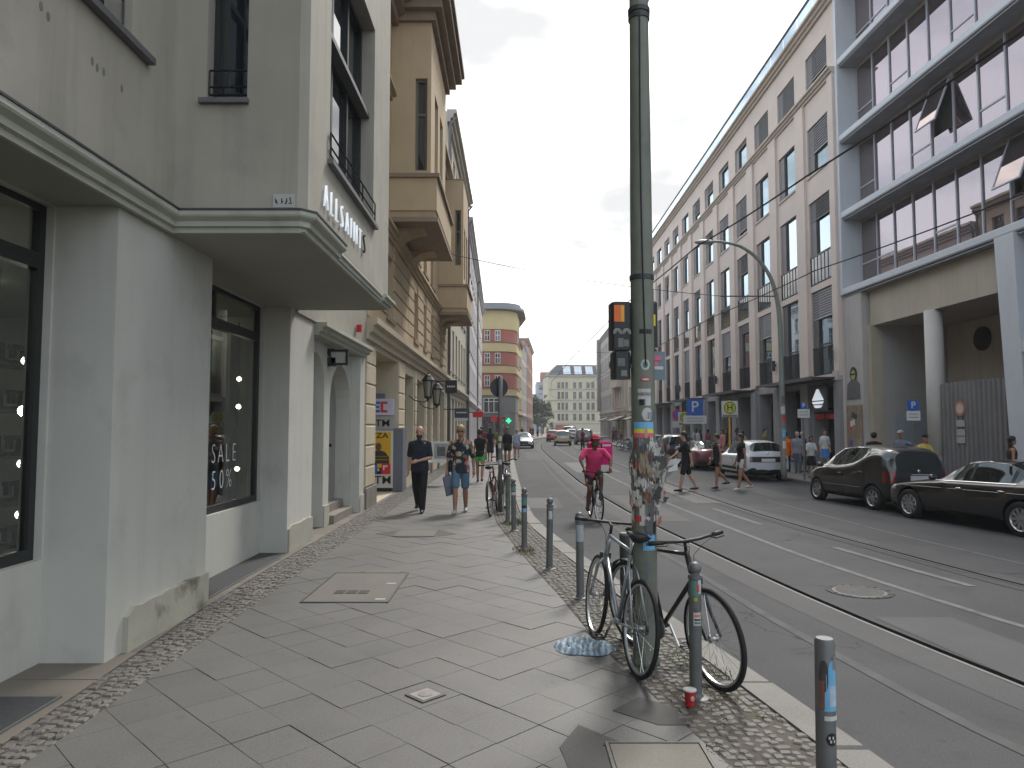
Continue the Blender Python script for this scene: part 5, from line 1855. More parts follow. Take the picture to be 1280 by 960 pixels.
# pedestrian signals seen from behind
def signal(lab, x, y, z1, rz_, stick):
    t = thing('pedestrian_signal', lab, 'traffic light', (x, y, z1), rz_, 'pedestrian signals on the tram mast')
    sig = M('signal_housing', (.028, .03, .032), .5, .12, 9)
    for (w_, a, b) in ((.156, -.365, 0), (.13, -.585, -.375)):
        mb = MB()
        mb.prism([(-w_ / 2, -.03), (-w_ / 2 + .02, -.05), (w_ / 2 - .02, -.05), (w_ / 2, -.03), (w_ / 2, .07), (-w_ / 2, .07)], a, b, .012)
        h_ = mb.build('housing', sig, t)
        mb = MB()
        for q in range(2 if w_ > .14 else 1):
            zc = b - .09 - q * .18
            mb.lathe([(.055, .07), (.06, .15), (.055, .15), (.05, .075), (.0001, .074)], 14, (0, 0, zc), 'y')
        mb.build('hood', sig, h_)
    if x < PX:
        MB().box(.07, -.01, -.1, PX - x, .03, -.06).box(.06, -.01, -.5, PX - x, .03, -.47).build('bracket', dkmetal, t)
    else:
        MB().box(PX - x, -.01, -.1, -.07, .03, -.06).box(PX - x, -.01, -.5, -.06, .03, -.47).build('bracket', dkmetal, t)
    if stick:
        MB().box(-.06, -.054, -.155, -.008, -.051, -.03).build('sticker', st_o, t)
        MB().box(-.007, -.054, -.155, .018, -.051, -.03).build('sticker', M('sticker_amber', (.75, .36, .05), .5, .06), t)
        mb = MB()
        for cx in (-.035, .035):
            for k in range(3):
                pts = [(cx + (.012 + .008 * k) * math.cos(a) * 1.1, -.054, -.235 + (.012 + .008 * k) * math.sin(a)) for a in [PI * q / 6 for q in range(-1, 8)]]
                mb.tube(pts, .0025, 4)
        mb.build('sticker', st_w, t)
        MB().box(-.03, -.054, -.345, .01, -.051, -.28).box(.015, -.054, -.34, .05, -.051, -.29).build('sticker', pap[5], t)
        MB().box(-.035, -.054, -.49, .02, -.051, -.43).build('sticker', M('sticker_dull'), t)
        MB().box(-.01, -.0545, -.565, .035, -.0515, -.52).build('sticker', pap[5], t)
    else:
        MB().box(-.05, -.054, -.2, .03, -.051, -.11).build('sticker', st_y, t)
    return t


signal('pedestrian signal with orange sticker fixed left of the tram mast', .822, 5.36, 2.69, R(4), True)
signal('pedestrian signal mostly hidden on the right flank of the tram mast', 1.075, 5.6, 2.74, R(38), False)
t = thing('sign_plate', 'blue grey sign back with torn stickers right of the tram mast', 'sign', (1.13, 5.5, 2.22), R(18))
MB().box(-.04, 0, -.11, .065, .006, .11).build('plate', M('sign_back', (.14, .19, .23), .5, .12, 9), t)
MB().box(-.03, -.004, .04, .03, -.001, .075).box(-.03, -.004, .0, .0, -.001, .03).build('sticker', st_p, t)
MB().box(-.03, -.004, -.03, .045, -.001, -.005).build('sticker', st_w, t)
MB().box(-.14, .007, .03, -.04, .02, .05).build('clamp', dkmetal, t)

# bollards
def bollard(lab, x, y, h, ball=True, first=[None]):
    t = thing('bollard', lab, 'bollard', (x, y, 0), random.uniform(0, 3), 'grey steel bollards along the kerb')
    if ball:
        MB().lathe([(.04, 0), (.04, h - .115), (.045, h - .11), (.045, h - .085), (.03, h - .078), (.028, h - .07)], 20).build('post', galv, t, sharp=35)
        MB().ball((0, 0, h - .042), .042, 16, 10).build('ball', galv, t, True)
    else:
        MB().lathe([(.043, 0), (.043, h - .012), (.036, h), (.0001, h)], 24).build('post', galv, t, sharp=35)
    MB().lathe([(.085, 0), (.085, .006), (.05, .012), (.045, .03)], 18).build('base_flange', galv, t)
    t.rotation_euler = (R(random.uniform(-.8, .8)), R(random.uniform(-.8, .8)), 0)
    return t


b0 = bollard('nearest flat topped bollard with torn blue sticker', 1.39, 3.25, .806, False)
b1 = bollard('ball topped bollard before the black bicycle wheel', 1.19, 4.72, .865)
b2 = bollard('ball topped bollard with white wrap left of the silver bicycle', .70, 7.41, .87)
b3 = bollard('ball topped bollard with small white sticker, third from the silver bicycle', .46, 8.89, .87)
b4 = bollard('ball topped bollard with blue bands standing in dry weeds', .175, 10.32, .87)
b5 = bollard('ball topped bollard in green weeds, nearer of the two', .03, 12.1, .87)
b6 = bollard('greenish bollard in weeds beside the far sign post', -.08, 13.3, .88)
b7 = bollard('dark flat topped bollard half hidden behind the silver bicycle', .95, 6.02, .86, False)
sk_ = lambda b, z, a, w_, h_, m_, rn=False, o=.0015, r=.04: sticker(z, a, w_, h_, m_, rn, o, b, r=r)
sk_(b0, .66, 18, .045, .12, st_lb, True, .0015, .043)
sk_(b0, .58, 10, .062, .16, st_lb, False, .0015, .043)
sk_(b0, .565, 24, .04, .09, M('sticker_pale_blue', (.38, .48, .58), .6, .15, 30), False, .0025, .043)
sk_(b0, .65, -30, .045, .14, pap[3], True, .0015, .043)
sk_(b0, .57, -40, .022, .12, pap[4], False, .0025, .043)
sk_(b0, .47, 15, .07, .02, pap[1], False, .0025, .043)
sk_(b0, .71, 40, .03, .06, pap[5], False, .0025, .043)
sk_(b0, .38, 12, .056, .056, black, True, .0015, .043)
for dz, dx in ((.008, -.012), (.008, .004), (-.008, -.006), (-.008, .01)):
    sk_(b0, .38 + dz, 12 + dx / .043 * 57, .008, .012, pap[1], False, .003, .043)
sk_(b1, .7, 0, .07, .1, st_g)
sk_(b1, .7, 14, .02, .05, st_r, False, .0025)
sk_(b1, .71, 30, .025, .09, st_w, False, .0025)
sk_(b1, .63, -10, .03, .025, M('sticker_lime', (.3, .4, .05), .6, .1), True, .0025)
sk_(b1, .505, 8, .055, .085, st_w)
sk_(b1, .525, 8, .045, .012, st_o, False, .0025)
sk_(b1, .5, 8, .045, .01, black, False, .0025)
sk_(b1, .48, 8, .045, .012, st_g, False, .0025)
sk_(b1, .56, -10, .03, .03, pap[0], True, .0025)
sk_(b2, .655, 5, .11, .17, M('bollard_wrap', (.36, .39, .43), .6, .12, 9))
sk_(b2, .76, 5, .1, .012, st_g)
sk_(b3, .66, 10, .05, .1, st_w)
sk_(b3, .74, 0, .08, .02, pap[5])
sk_(b4, .68, 0, .1, .09, st_g)
sk_(b4, .6, 0, .11, .03, black)
sk_(b4, .55, 8, .06, .05, st_lb)
sk_(b5, .62, 0, .08, .05, st_w)
sk_(b5, .7, 0, .1, .07, st_g)
for z in (.3, .5, .7):
    sk_(b6, z, 0, .11, .17, M('bollard_moss', (.1, .14, .11), .7, .2, 9), False, .0015)
sk_(b7, .45, 0, .12, .78, M('bollard_dark', (.06, .065, .065), .6, .15, 7), False, .0015, .043)

# far sign post with a round sign seen from behind
t = thing('sign_post', 'grey sign post with the back of a round sign on the pavement', 'sign post', (-.24, 14.75, 0))
MB().lathe([(.045, 0), (.045, 2.78), (.0001, 2.79)], 16).build('pole', galv, t, True)
o = MB().lathe([(.0, -.008), (.2, -.008), (.2, .008), (.0, .008)], 24, (0, 0, 0), 'y').build('round_sign', M('sign_back_dark', (.03, .033, .04), .5, .1, 6), t)
o.location = (-.03, .06, 2.56)
o.rotation_euler = (0, 0, R(25))
for z, m_ in ((1.7, pap[0]), (1.5, pap[1]), (1.35, st_w), (1.15, pap[5]), (1.9, st_r), (1.02, st_w)):
    sticker(z, random.uniform(-30, 30), .07, .1, m_, False, .002, t, r=.045)

# street lamp with curved arm, right pavement
t = thing('street_lamp', 'tall curved-arm street lamp before the beige stone building', 'street lamp', (9.45, 24.9, -.085))
lampm = M('lamp_green_grey', (.2, .225, .2), .5, .1, 4)
pts = [(0, 0, 0), (0, 0, 2), (0, 0, 4), (-.02, 0, 5.4), (-.1, 0, 6.3), (-.32, 0, 7.1), (-.75, 0, 7.75), (-1.35, 0, 8.2), (-2.0, 0, 8.36), (-2.3, 0, 8.38)]
sm = []
for i in range(len(pts) - 1):
    for q in range(4):
        p0, p1, p2, p3 = (Vector(pts[max(0, min(len(pts) - 1, i + k))]) for k in (-1, 0, 1, 2))
        x = q / 4
        sm.append(.5 * ((2 * p1) + (-p0 + p2) * x + (2 * p0 - 5 * p1 + 4 * p2 - p3) * x * x + (-p0 + 3 * p1 - 3 * p2 + p3) * x ** 3))
sm.append(Vector(pts[-1]))
MB().tube(sm, [.105 - .065 * i / (len(sm) - 1) for i in range(len(sm))], 12).build('mast', lampm, t, True)
MB().ball((-2.62, 0, 8.36), .38, 14, 8, (1, .36, .22)).build('lamp_head', M('lamp_head_grey', (.33, .35, .35), .4, .06), t, True)
mb = MB()
for z in (.8, 1.1, 1.4, 1.8, 2.1, 1.6):
    pass
for z, m_ in ((1.2, pap[1]), (1.6, st_lb), (1.9, pap[5]), (2.4, st_w), (.9, pap[2]), (2.1, st_r), (2.75, pap[0])):
    sticker(z, random.uniform(-20, 20), .16, .26, m_, False, .004, t, r=.1)
MB().box(-2.1, -.015, 6.4, -.05, .015, 6.44).build('cross_arm', dkmetal, t)

# traffic signs on the right pavement
blue_s = M('sign_blue', (.02, .1, .42), .45, .05)
white_s = M('sign_white', (.55, .56, .56), .45, .05)
greypole = galv


def psign(lab, x, y, z, w_, h_, plate, ptxt='P', col=None, group='parking signs on the right pavement'):
    t = thing('parking_sign', lab, 'sign', (x, y, -.085), 0, group)
    MB().lathe([(.035, 0), (.035, z + h_ / 2 + .02), (.0001, z + h_ / 2 + .03)], 10).build('pole', greypole, t)
    MB().box(-w_ / 2, -.06, z - h_ / 2, w_ / 2, -.04, z + h_ / 2).build('board', col or blue_s, t)
    text('letter', ptxt, h_ * .95, white_s, t, (0, -.064, z), ROTF, .004, .004)
    if plate:
        MB().box(-plate[0] / 2, -.06, z - h_ / 2 - .02 - plate[1], plate[0] / 2, -.042, z - h_ / 2 - .02).build('plate', white_s, t)
        mb = MB()
        for q in range(2):
            mb.box(-plate[0] * .35, -.064, z - h_ / 2 - .02 - plate[1] * (.36 + .34 * q), plate[0] * .35, -.061, z - h_ / 2 - .02 - plate[1] * (.28 + .34 * q))
        mb.build('print', M('print_grey', (.2, .2, .2), .6, .05), t)
    return t


psign('blue P sign over white plate before the passage column', 11.35, 20.2, 2.43, .3, .28, (.38, .27))
psign('blue P sign over white plate beside the standing women', 10.05, 24.6, 2.55, .2, .2, (.42, .3))
psign('large blue P sign farthest along the right pavement', 10.15, 39.6, 2.9, .9, .9, (1.3, .45))


def hsign(lab, x, y, z):
    t = thing('bus_stop_sign', lab, 'bus stop sign', (x, y, -.085), 0, 'yellow bus stop signs on the right pavement')
    MB().lathe([(.05, 0), (.05, z + .4), (.0001, z + .41)], 10).build('pole', M('pole_yellow', (.6, .34, .03), .5, .06), t)
    MB().box(-.38, -.08, z - .38, .38, -.052, z + .38).build('board', white_s, t)
    MB().lathe([(.0, -.02), (.3, -.02), (.3, 0), (.0, 0)], 24, (0, -.082, z + .06), 'y').build('disc', M('sign_yellow', (.6, .5, .05), .5, .05), t)
    mb = MB().lathe([(.24, -.006), (.28, -.006), (.28, 0), (.24, 0)], 24, (0, -.104, z + .06), 'y', False)
    mb.build('ring', M('sign_green', (.02, .14, .05), .5, .05), t)
    text('letter', 'H', .42, MATS['sign_green'], t, (0, -.108, z + .06), ROTF, .004, .012)
    MB().box(-.34, -.09, z - .36, .34, -.081, z - .27).build('print', M('print_grey'), t)
    return t


hsign('nearer H bus stop sign on a yellow post', 10.25, 33.6, 2.65)
hsign('farther H bus stop sign on a yellow post', 10.2, 42.2, 2.3)
t = thing('no_parking_sign', 'small round red and blue sign over a white plate', 'sign', (10.1, 43.6, -.085))
MB().lathe([(.035, 0), (.035, 2.7), (.0001, 2.71)], 8).build('pole', greypole, t)
MB().lathe([(.0, -.02), (.32, -.02), (.32, 0), (.0, 0)], 20, (0, -.05, 2.55), 'y').build('rim', redm, t)
MB().lathe([(.0, -.02), (.23, -.02), (.23, 0), (.0, 0)], 20, (0, -.065, 2.55), 'y').build('disc', blue_s, t)
MB().box(-.3, -.07, 1.75, .3, -.05, 2.15).build('plate', white_s, t)
t = thing('green_cross_sign', 'green lit cross sign low on the curved corner house', 'sign', (-.45, 94.4, 2.5))
gl_ = M('lit_green', (.02, .6, .2), .4, 0, emit=(.02, .9, .3), es=.9)
MB().box(-.1, -.06, -.34, .1, .06, .34).box(-.34, -.058, -.1, -.102, .058, .1).box(.102, -.058, -.1, .34, .058, .1).build('cross', gl_, t)
MB().box(-.04, .06, -.04, .04, .65, .04).build('arm', dkmetal, t)
for k, (x, y, z, w_, h_) in enumerate(((-2.4, 94.3, 2.75, .8, .7),)):
    t = thing('red_shop_sign', ['red sign over the shop of the curved corner house', 'red projecting sign on the mauve building'][k], 'sign', (x, y, z))
    MB().box(-w_ / 2, -.06, -h_ / 2, w_ / 2, .06, h_ / 2).build('board', redm, t)
    MB().box(-w_ / 2 - (.9 if k else .02), -.02, -.04, -w_ / 2, .02, .04).build('arm', dkmetal, t)

# overhead wires
wirem = M('wire', (.02, .02, .022), .6, 0)
def wire(lab, pts, r, sag=.0, n=16):
    P_ = [Vector(p) for p in pts]
    out_ = []
    for a, b in zip(P_, P_[1:]):
        for i in range(n):
            q = i / n
            p = a.lerp(b, q)
            p.z -= sag * 4 * q * (1 - q)
            out_.append(p)
    out_.append(P_[-1])
    base = out_[0]
    t = MB().tube([p - base for p in out_], r, 5).build('overhead_wire', wirem, None, loc=base)
    tag(t, lab, 'wire', 'overhead tram wires')


wire('nearer contact wire running along the tram lane', [(x, y, 5.5) for x, y in ((8.2, -2), (6.2, 3), (4.85, 6.5), (4.42, 10.5), (3.86, 14.6), (3.45, 22), (3.3, 40), (3.35, 60), (4.6, 85), (8, 110))], .014, .03)
wire('farther contact wire over the parked car side', [(x, y, 5.5) for x, y in ((11.6, -1), (9.6, 6), (8.25, 11.4), (7.3, 17), (6.9, 24), (6.7, 40), (6.8, 60), (8, 85), (12, 110))], .014, .03)
wire('span wire from the yellow facade to the curved lamp', [(-3.1, 23.5, 7.75), (7.4, 24.9, 6.34)], .011, .22)
wire('stay wire from the top collar of the green tram mast', [(PX + .04, PY, 4.97), (2.3, 5.1, 9.0)], .009, .0)
wire('span wire across the far street', [(-3.05, 62, 9.5), (15.2, 70, 9)], .014, .5)
wire('span wire near the pilastered house', [(-2.6, 86, 9.5), (15.3, 97, 9.2)], .014, .6)

# paper cup
t = thing('paper_cup', 'red paper cup with white rim standing by the bollard', 'cup', (1.115, 4.57, .003))
MB().lathe([(.0001, .001), (.028, .001), (.037, .098), (.034, .098), (.027, .01), (.0001, .008)], 20).build('cup_wall', M('cup_red', (.42, .025, .03), .45, .1, 30), t, sharp=40)
MB().lathe([(.036, .094), (.041, .096), (.041, .104), (.036, .106)], 20).build('rim', M('cup_white', (.65, .63, .6), .5, .03), t, sharp=40)
o = MB().ball((0, 0, 0), .013, 10, 6, (1, .2, 1.3)).build('print', M('cup_print', (.6, .35, .3), .5, .1, 30), t, True)
o.location = (.008, -.033, .055)

# striped cloth on the ground
def stripes():
    m = bpy.data.materials.new('striped_cloth')
    m.use_nodes = True
    n, l = m.node_tree.nodes, m.node_tree.links
    b = n['Principled BSDF']
    b.inputs['Roughness'].default_value = .8
    tc_ = n.new('ShaderNodeTexCoord')
    wv = n.new('ShaderNodeTexWave')
    wv.inputs['Scale'].default_value = 7
    wv.inputs['Distortion'].default_value = 5
    wv.inputs['Detail'].default_value = 2
    wv.inputs['Detail Scale'].default_value = 1.5
    l.new(tc_.outputs['Object'], wv.inputs['Vector'])
    r_ = n.new('ShaderNodeValToRGB')
    r_.color_ramp.elements[0].color = (.17, .25, .33, 1)
    r_.color_ramp.elements[0].position = .3
    r_.color_ramp.elements[1].color = (.36, .43, .48, 1)
    r_.color_ramp.elements[1].position = .62
    l.new(wv.outputs['Fac'], r_.inputs['Fac'])
    l.new(r_.outputs['Color'], b.inputs['Base Color'])
    return m


mb = MB()
n1, n2_ = 40, 14
vs_, fs_ = [], []
for i in range(n2_):
    rr = i / (n2_ - 1)
    for k in range(n1):
        a = 2 * PI * k / n1
        rad = (1 + .06 * math.sin(5 * a) + .03 * math.sin(9 * a + 1)) * rr
        z = .012 + .05 * (1 - rr ** 2.2) + .02 * rr * math.sin(7 * a + 3 * rr) * (1 - rr * .5) + .016 * math.sin(13 * a + 9 * rr) + .012 * math.sin(24 * rr + 2 * a)
        if i == n2_ - 1:
            z = .004
        vs_.append((.24 * rad * math.cos(a), .175 * rad * math.sin(a), max(z, .004)))
for i in range(n2_ - 1):
    for k in range(n1):
        q = (k + 1) % n1
        fs_.append((i * n1 + k, i * n1 + q, (i + 1) * n1 + q, (i + 1) * n1 + k))
o = mb.add(vs_, fs_).build('crumpled_cloth', stripes(), None, True, loc=(.57, 5.72, .0))
o.rotation_euler = (0, 0, R(-12))
tag(o, 'crumpled blue and white striped cloth by the silver bicycle', 'cloth')

# table with a framed notice by the yellow facade
t = thing('pavement_table', 'small white pavement table by the yellow facade', 'table', (-2.25, 21.3, 0))
MB().box(-.4, -.3, .68, .4, .3, .72).build('tabletop', wp, t)
for sx in (-.34, .34):
    for sy in (-.25, .25):
        MB().tube([(sx, sy, 0), (sx, sy, .68)], .02, 6).build('leg', dkmetal, t)
t = thing('framed_notice', 'white framed notice standing on the pavement table', 'notice', (-2.12, 21.35, .722))
MB().box(-.27, 0, 0, .27, .03, .58).build('frame', wp, t)
MB().box(-.21, -.006, .06, .21, -.001, .52).build('print', M('notice_print', (.33, .32, .32), .7, .3, 9), t)
MB().box(-.12, -.009, .14, .13, -.006, .42).build('print', M('notice_dark', (.1, .1, .11), .7, .4, 12), t)

# ---------------------------------------------------------------- bicycles
TY = {}


def wheel(par, cx, name='wheel', r=.335, rimm=alum, tilt=None, n_sp=28):
    key = ('tyre', r)
    if key not in TY:
        mb = MB()
        n, m_ = 48, 8
        vs_ = [((r - .018 + .018 * math.cos(2 * PI * j / m_)) * math.cos(2 * PI * i / n), .018 * math.sin(2 * PI * j / m_), (r - .018 + .018 * math.cos(2 * PI * j / m_)) * math.sin(2 * PI * i / n)) for i in range(n) for j in range(m_)]
        fs_ = [(i * m_ + j, i * m_ + (j + 1) % m_, ((i + 1) % n) * m_ + (j + 1) % m_, ((i + 1) % n) * m_ + j) for i in range(n) for j in range(m_)]
        TY[key] = mb.add(vs_, fs_).mesh('wheel', True)
        TY[key].materials.append(rubber)
        mb = MB()
        ri = r - .034
        pr = [(ri - .012, -.008), (ri - .012, .008), (ri + .003, .011), (ri + .003, -.011)]
        vs_ = [(p[0] * math.cos(2 * PI * i / n), p[1], p[0] * math.sin(2 * PI * i / n)) for i in range(n) for p in pr]
        fs_ = [(i * 4 + j, i * 4 + (j + 1) % 4, ((i + 1) % n) * 4 + (j + 1) % 4, ((i + 1) % n) * 4 + j) for i in range(n) for j in range(4)]
        TY['rim', r] = mb.add(vs_, fs_).mesh('rim')
        mb = MB()
        for k in range(n_sp):
            a = 2 * PI * k / n_sp
            s_ = 1 if k % 2 else -1
            b = a + (.6 if (k // 2) % 2 else -.6)
            mb.tube([(.02 * math.cos(b), .028 * s_, .02 * math.sin(b)), (ri * math.cos(a), 0, ri * math.sin(a))], .0013, 3, caps=False)
        TY['spokes', r] = mb.mesh('spokes')
        TY['hub', r] = MB().lathe([(.008, -.055), (.01, -.03), (.024, -.03), (.024, -.025), (.014, -.02), (.014, .02), (.024, .025), (.024, .03), (.01, .03), (.008, .055)], 12, (0, 0, 0), 'y').mesh('hub', True)
    o = link(name, TY['tyre', r], rubber, par, (cx, 0, r))
    for nm, m_ in (('rim', rimm), ('spokes', chrome), ('hub', rimm)):
        q = link(nm, TY[nm, r], None, o)
        if not q.data.materials:
            q.data.materials.append(m_)
        q.material_slots[0].link = 'OBJECT'
        q.material_slots[0].material = m_
    return o


def bicycle(lab, loc, rz_, lean, fm, forkm, steer=0., guards=None, bar='flat', rack=False, guard_m=black, pedals=True):
    t = thing('bicycle', lab, 'bicycle', (loc[0], loc[1], loc[2] if len(loc) > 2 else 0), 0, 'bicycles on the pavement')
    t.rotation_euler = (lean, 0, rz_)
    r = .335
    RA, FA, BBx = -.5, .53, (-.06, 0, .275)
    ST, HT, HB = (-.21, 0, .82), (.30, 0, .86), (.345, 0, .70)
    wheel(t, RA)
    mb = MB()
    mb.tube([BBx, ST], .0155, 10).tube([ST, HT], .014, 10)
    mb.tube([BBx, HB], .0175, 10).tube([(HT[0] - .01, 0, HT[2] + .02), (HB[0] + .008, 0, HB[2] - .03)], .02, 10)
    for s_ in (-1, 1):
        mb.tube([(BBx[0] - .02, .02 * s_, BBx[2]), (-.2, .045 * s_, .29), (RA, .06 * s_, r)], .009, 6)
        mb.tube([(ST[0], .012 * s_, ST[2] - .03), (-.3, .035 * s_, .66), (RA, .058 * s_, r)], .0075, 6)
    mb.lathe([(.022, -.036), (.022, .036)], 12, BBx, 'y')
    mb.build('frame', fm, t, True)
    MB().tube([(ST[0], 0, ST[2] - .02), (ST[0] - .035, 0, ST[2] + .1)], .0125, 8).build('seat_post', chrome, t, True)
    sx, sz = ST[0] - .04, ST[2] + .13
    mb = MB()
    sec = [(-.14, .075, .02), (-.1, .078, .03), (-.02, .055, .022), (.06, .026, .018), (.13, .018, .012), (.145, .008, .006)]
    vs_, fs_ = [], []
    for (x, hw, hz) in sec:
        for k in range(8):
            a = 2 * PI * k / 8
            vs_.append((sx + x, hw * math.cos(a), sz + (hz if math.sin(a) > 0 else hz * 1.6) * math.sin(a)))
    for i in range(len(sec) - 1):
        for k in range(8):
            fs_.append((i * 8 + k, i * 8 + (k + 1) % 8, (i + 1) * 8 + (k + 1) % 8, (i + 1) * 8 + k))
    fs_ += [tuple(reversed(range(8))), tuple((len(sec) - 1) * 8 + k for k in range(8))]
    mb.add(vs_, fs_).build('saddle', black, t, True)
    # cranks, chainring, pedals, chain
    mb = MB()
    mb.lathe([(.03, -.05), (.088, -.05), (.092, -.047), (.088, -.044), (.03, -.044)], 28, BBx, 'y')
    ca = R(-62)
    for s_ in (-1, 1):
        px, pz = BBx[0] + s_ * .17 * math.cos(ca), BBx[2] + s_ * .17 * math.sin(ca)
        mb.tube([(BBx[0], s_ * .055, BBx[2]), (px, s_ * .07, pz)], .011, 6)
    cr_ = mb.build('crank', chrome, t)
    for s_ in (-1, 1):
        px, pz = BBx[0] + s_ * .17 * math.cos(ca), BBx[2] + s_ * .17 * math.sin(ca)
        MB().box(px - .045, s_ * .08, pz - .01, px + .045, s_ * .165, pz - .006 + .0).box(px - .045, s_ * .08, pz + .006, px - .03, s_ * .165, pz + .014).box(px + .03, s_ * .08, pz + .006, px + .045, s_ * .165, pz + .014).box(
            px - .03, s_ * .08, pz + .0, px + .03, s_ * .092, pz + .012).box(px - .03, s_ * .153, pz, px + .03, s_ * .165, pz + .012).build('pedal', black, cr_)
    MB().tube([(BBx[0], -.047, BBx[2] + .09), (RA, -.047, r + .035)], .005, 4).tube([(BBx[0], -.047, BBx[2] - .09), (RA + .02, -.047, r - .05)], .005, 4).lathe([(.01, -.052), (.042, -.05), (.042, -.036), (.01, -.034)], 16, (RA, 0, r), 'y').build('chain', dkmetal, t)
    if guards:
        for cx, a0, a1, nm in ((RA, 20, 190, 'rear_mudguard'),):
            mb = MB()
            for s_ in (0,):
                pts = [(cx + (r + .02) * math.cos(R(a)), (r + .02) * math.sin(R(a)) + r) for a in range(a0, a1, 10)]
                for (p, q) in zip(pts, pts[1:]):
                    mb.quad((p[0], -.026, p[1]), (q[0], -.026, q[1]), (q[0], .026, q[1]), (p[0], .026, p[1]))
            mb.build(nm, guard_m, t, True)
    if rack:
        mb = MB()
        for s_ in (-.06, .06):
            mb.tube([(-.28, s_, .74), (-.68, s_, .74)], .006, 5).tube([(-.6, s_, .74), (RA, s_ * 1.1, r + .02)], .005, 5)
        for x in (-.3, -.42, -.55, -.68):
            mb.tube([(x, -.06, .74), (x, .06, .74)], .005, 5)
        mb.build('luggage_rack', chrome, t)
    # front end turns about the head tube
    ax = Vector((HT[0] - HB[0], 0, HT[2] - HB[2])).normalized()
    piv = Vector(HB)
    rot = Matrix.Translation(piv) @ Matrix.Rotation(steer, 4, ax) @ Matrix.Translation(-piv)
    fw = wheel(t, FA)
    fw.matrix_local = rot @ Matrix.Translation((FA, 0, r))
    mb = MB()
    mb.tube([(HB[0] + .006, 0, HB[2] - .03), (HB[0] + .02, 0, HB[2] - .05)], .018, 8)
    for s_ in (-1, 1):
        mb.tube([(HB[0] + .012, .02 * s_, HB[2] - .035), (HB[0] + .03, .055 * s_, HB[2] - .08), (HB[0] + .09, .058 * s_, HB[2] - .22), (FA, .058 * s_, r)], [.014, .014, .012, .009], 8)
    fk = mb.build('fork', forkm, t, True)
    fk.matrix_local = rot
    if guards == 2:
        mb = MB()
        pts = [(FA + (r + .02) * math.cos(R(a)), (r + .02) * math.sin(R(a)) + r) for a in range(72, 135, 7)]
        for (p, q) in zip(pts, pts[1:]):
            mb.quad((p[0], -.026, p[1]), (q[0], -.026, q[1]), (q[0], .026, q[1]), (p[0], .026, p[1]))
        m2 = mb.build('front_mudguard', guard_m, t, True)
        m2.matrix_local = rot
    mb = MB()
    stx, stz = HT[0] - .02, HT[2] + .08
    mb.tube([(HT[0] - .01, 0, HT[2] + .02), (stx, 0, stz), (stx + .07, 0, stz + .02)], .0125, 8)
    bz = stz + .025
    bx = stx + .075
    if bar == 'flat':
        mb.tube([(bx - .05, -.29, bz + .01), (bx, -.06, bz), (bx, .06, bz), (bx - .05, .29, bz + .01)], .0115, 8)
        ends = [((bx - .03, -.2, bz + .006), (bx - .053, -.3, bz + .01)), ((bx - .03, .2, bz + .006), (bx - .053, .3, bz + .01))]
    else:
        mb.tube([(bx - .17, -.28, bz + .07), (bx - .06, -.22, bz + .08), (bx, -.05, bz), (bx, .05, bz), (bx - .06, .22, bz + .08), (bx - .17, .28, bz + .07)], .0115, 8)
        ends = [((bx - .07, -.225, bz + .079), (bx - .18, -.285, bz + .069)), ((bx - .07, .225, bz + .079), (bx - .18, .285, bz + .069))]
    hb = mb.build('handlebar', black, t, True)
    hb.matrix_local = rot
    for a, b in ends:
        MB().tube([a, b], .0165, 8).build('grip', black, hb, True)
        sg_ = 1 if a[1] > 0 else -1
        MB().tube([(a[0] + .02, a[1] - .03 * sg_, a[2] - .005), (a[0] + .045, a[1] + .0, a[2] - .015), (b[0] + .05, b[1] - .02 * sg_, b[2] - .015)], .005, 5).build('brake_lever', black, hb)
        MB().tube([(a[0] + .03, a[1], a[2]), (a[0] + .06, a[1] * .8, a[2] + .0), (bx + .06, .05 * sg_, bz - .03), (HT[0] + .05, .02 * sg_, HT[2] - .0), (HB[0] + .03, .0, HB[2] + .02)], .0025, 4).build('cable', black, hb)
    mb = MB().box(FA - .165, -.045, r + .33, FA - .135, -.02, r + .38).box(FA - .165, .02, r + .33, FA - .135, .045, r + .38)
    bk = mb.build('brake', dkmetal, t)
    bk.matrix_local = rot
    return t


silver = M('bike_silver', (.42, .45, .48), .3, .08, 6, metal=.7)
bkblack = M('bike_black', (.018, .018, .02), .3, .1, 6, coat=.4)
bkred = M('bike_dark_red', (.11, .02, .025), .35, .1, 6)
silver_bike = bicycle('silver bicycle leaning on the left of the tram mast', (.775, 5.575), R(100.7), R(5.5), silver, silver, R(-4))
black_bike = bicycle('black bicycle leaning on the right of the tram mast', (1.165, 5.345), R(-67.2), R(4), bkblack, bkblack, R(-3), True, 'flat')
bicycle('dark red bicycle parked against the far sign post', (-.36, 14.45), R(84), R(-4), bkred, bkblack, R(6), True, 'flat')
bicycle('black bicycle parked behind the far sign post', (-.22, 15.9), R(98), R(4), bkblack, bkblack, R(-8), True, 'swept', True)

for k in range(7):
    dup(black_bike if k % 2 else silver_bike, (9.35 + random.uniform(-.15, .15), 50.5 + k * 1.5, zr(9.3)), R(random.uniform(-25, 25) + 180 * (k % 3 == 0)), ('nearest', 'second', 'third', 'fourth', 'fifth', 'sixth', 'farthest')[k] + ' bicycle of the row parked at the right kerb beyond the cars', 'bicycles parked at the far right kerb')
# ---------------------------------------------------------------- cars
carglass = glassmat('car_glass', (.012, .014, .015), .05, (.85, .95, .95), mul=.75)


def paint(name, col, metal=0.):
    return M(name, col, .32, .03, 1, coat=1., metal=metal, spec=.5)


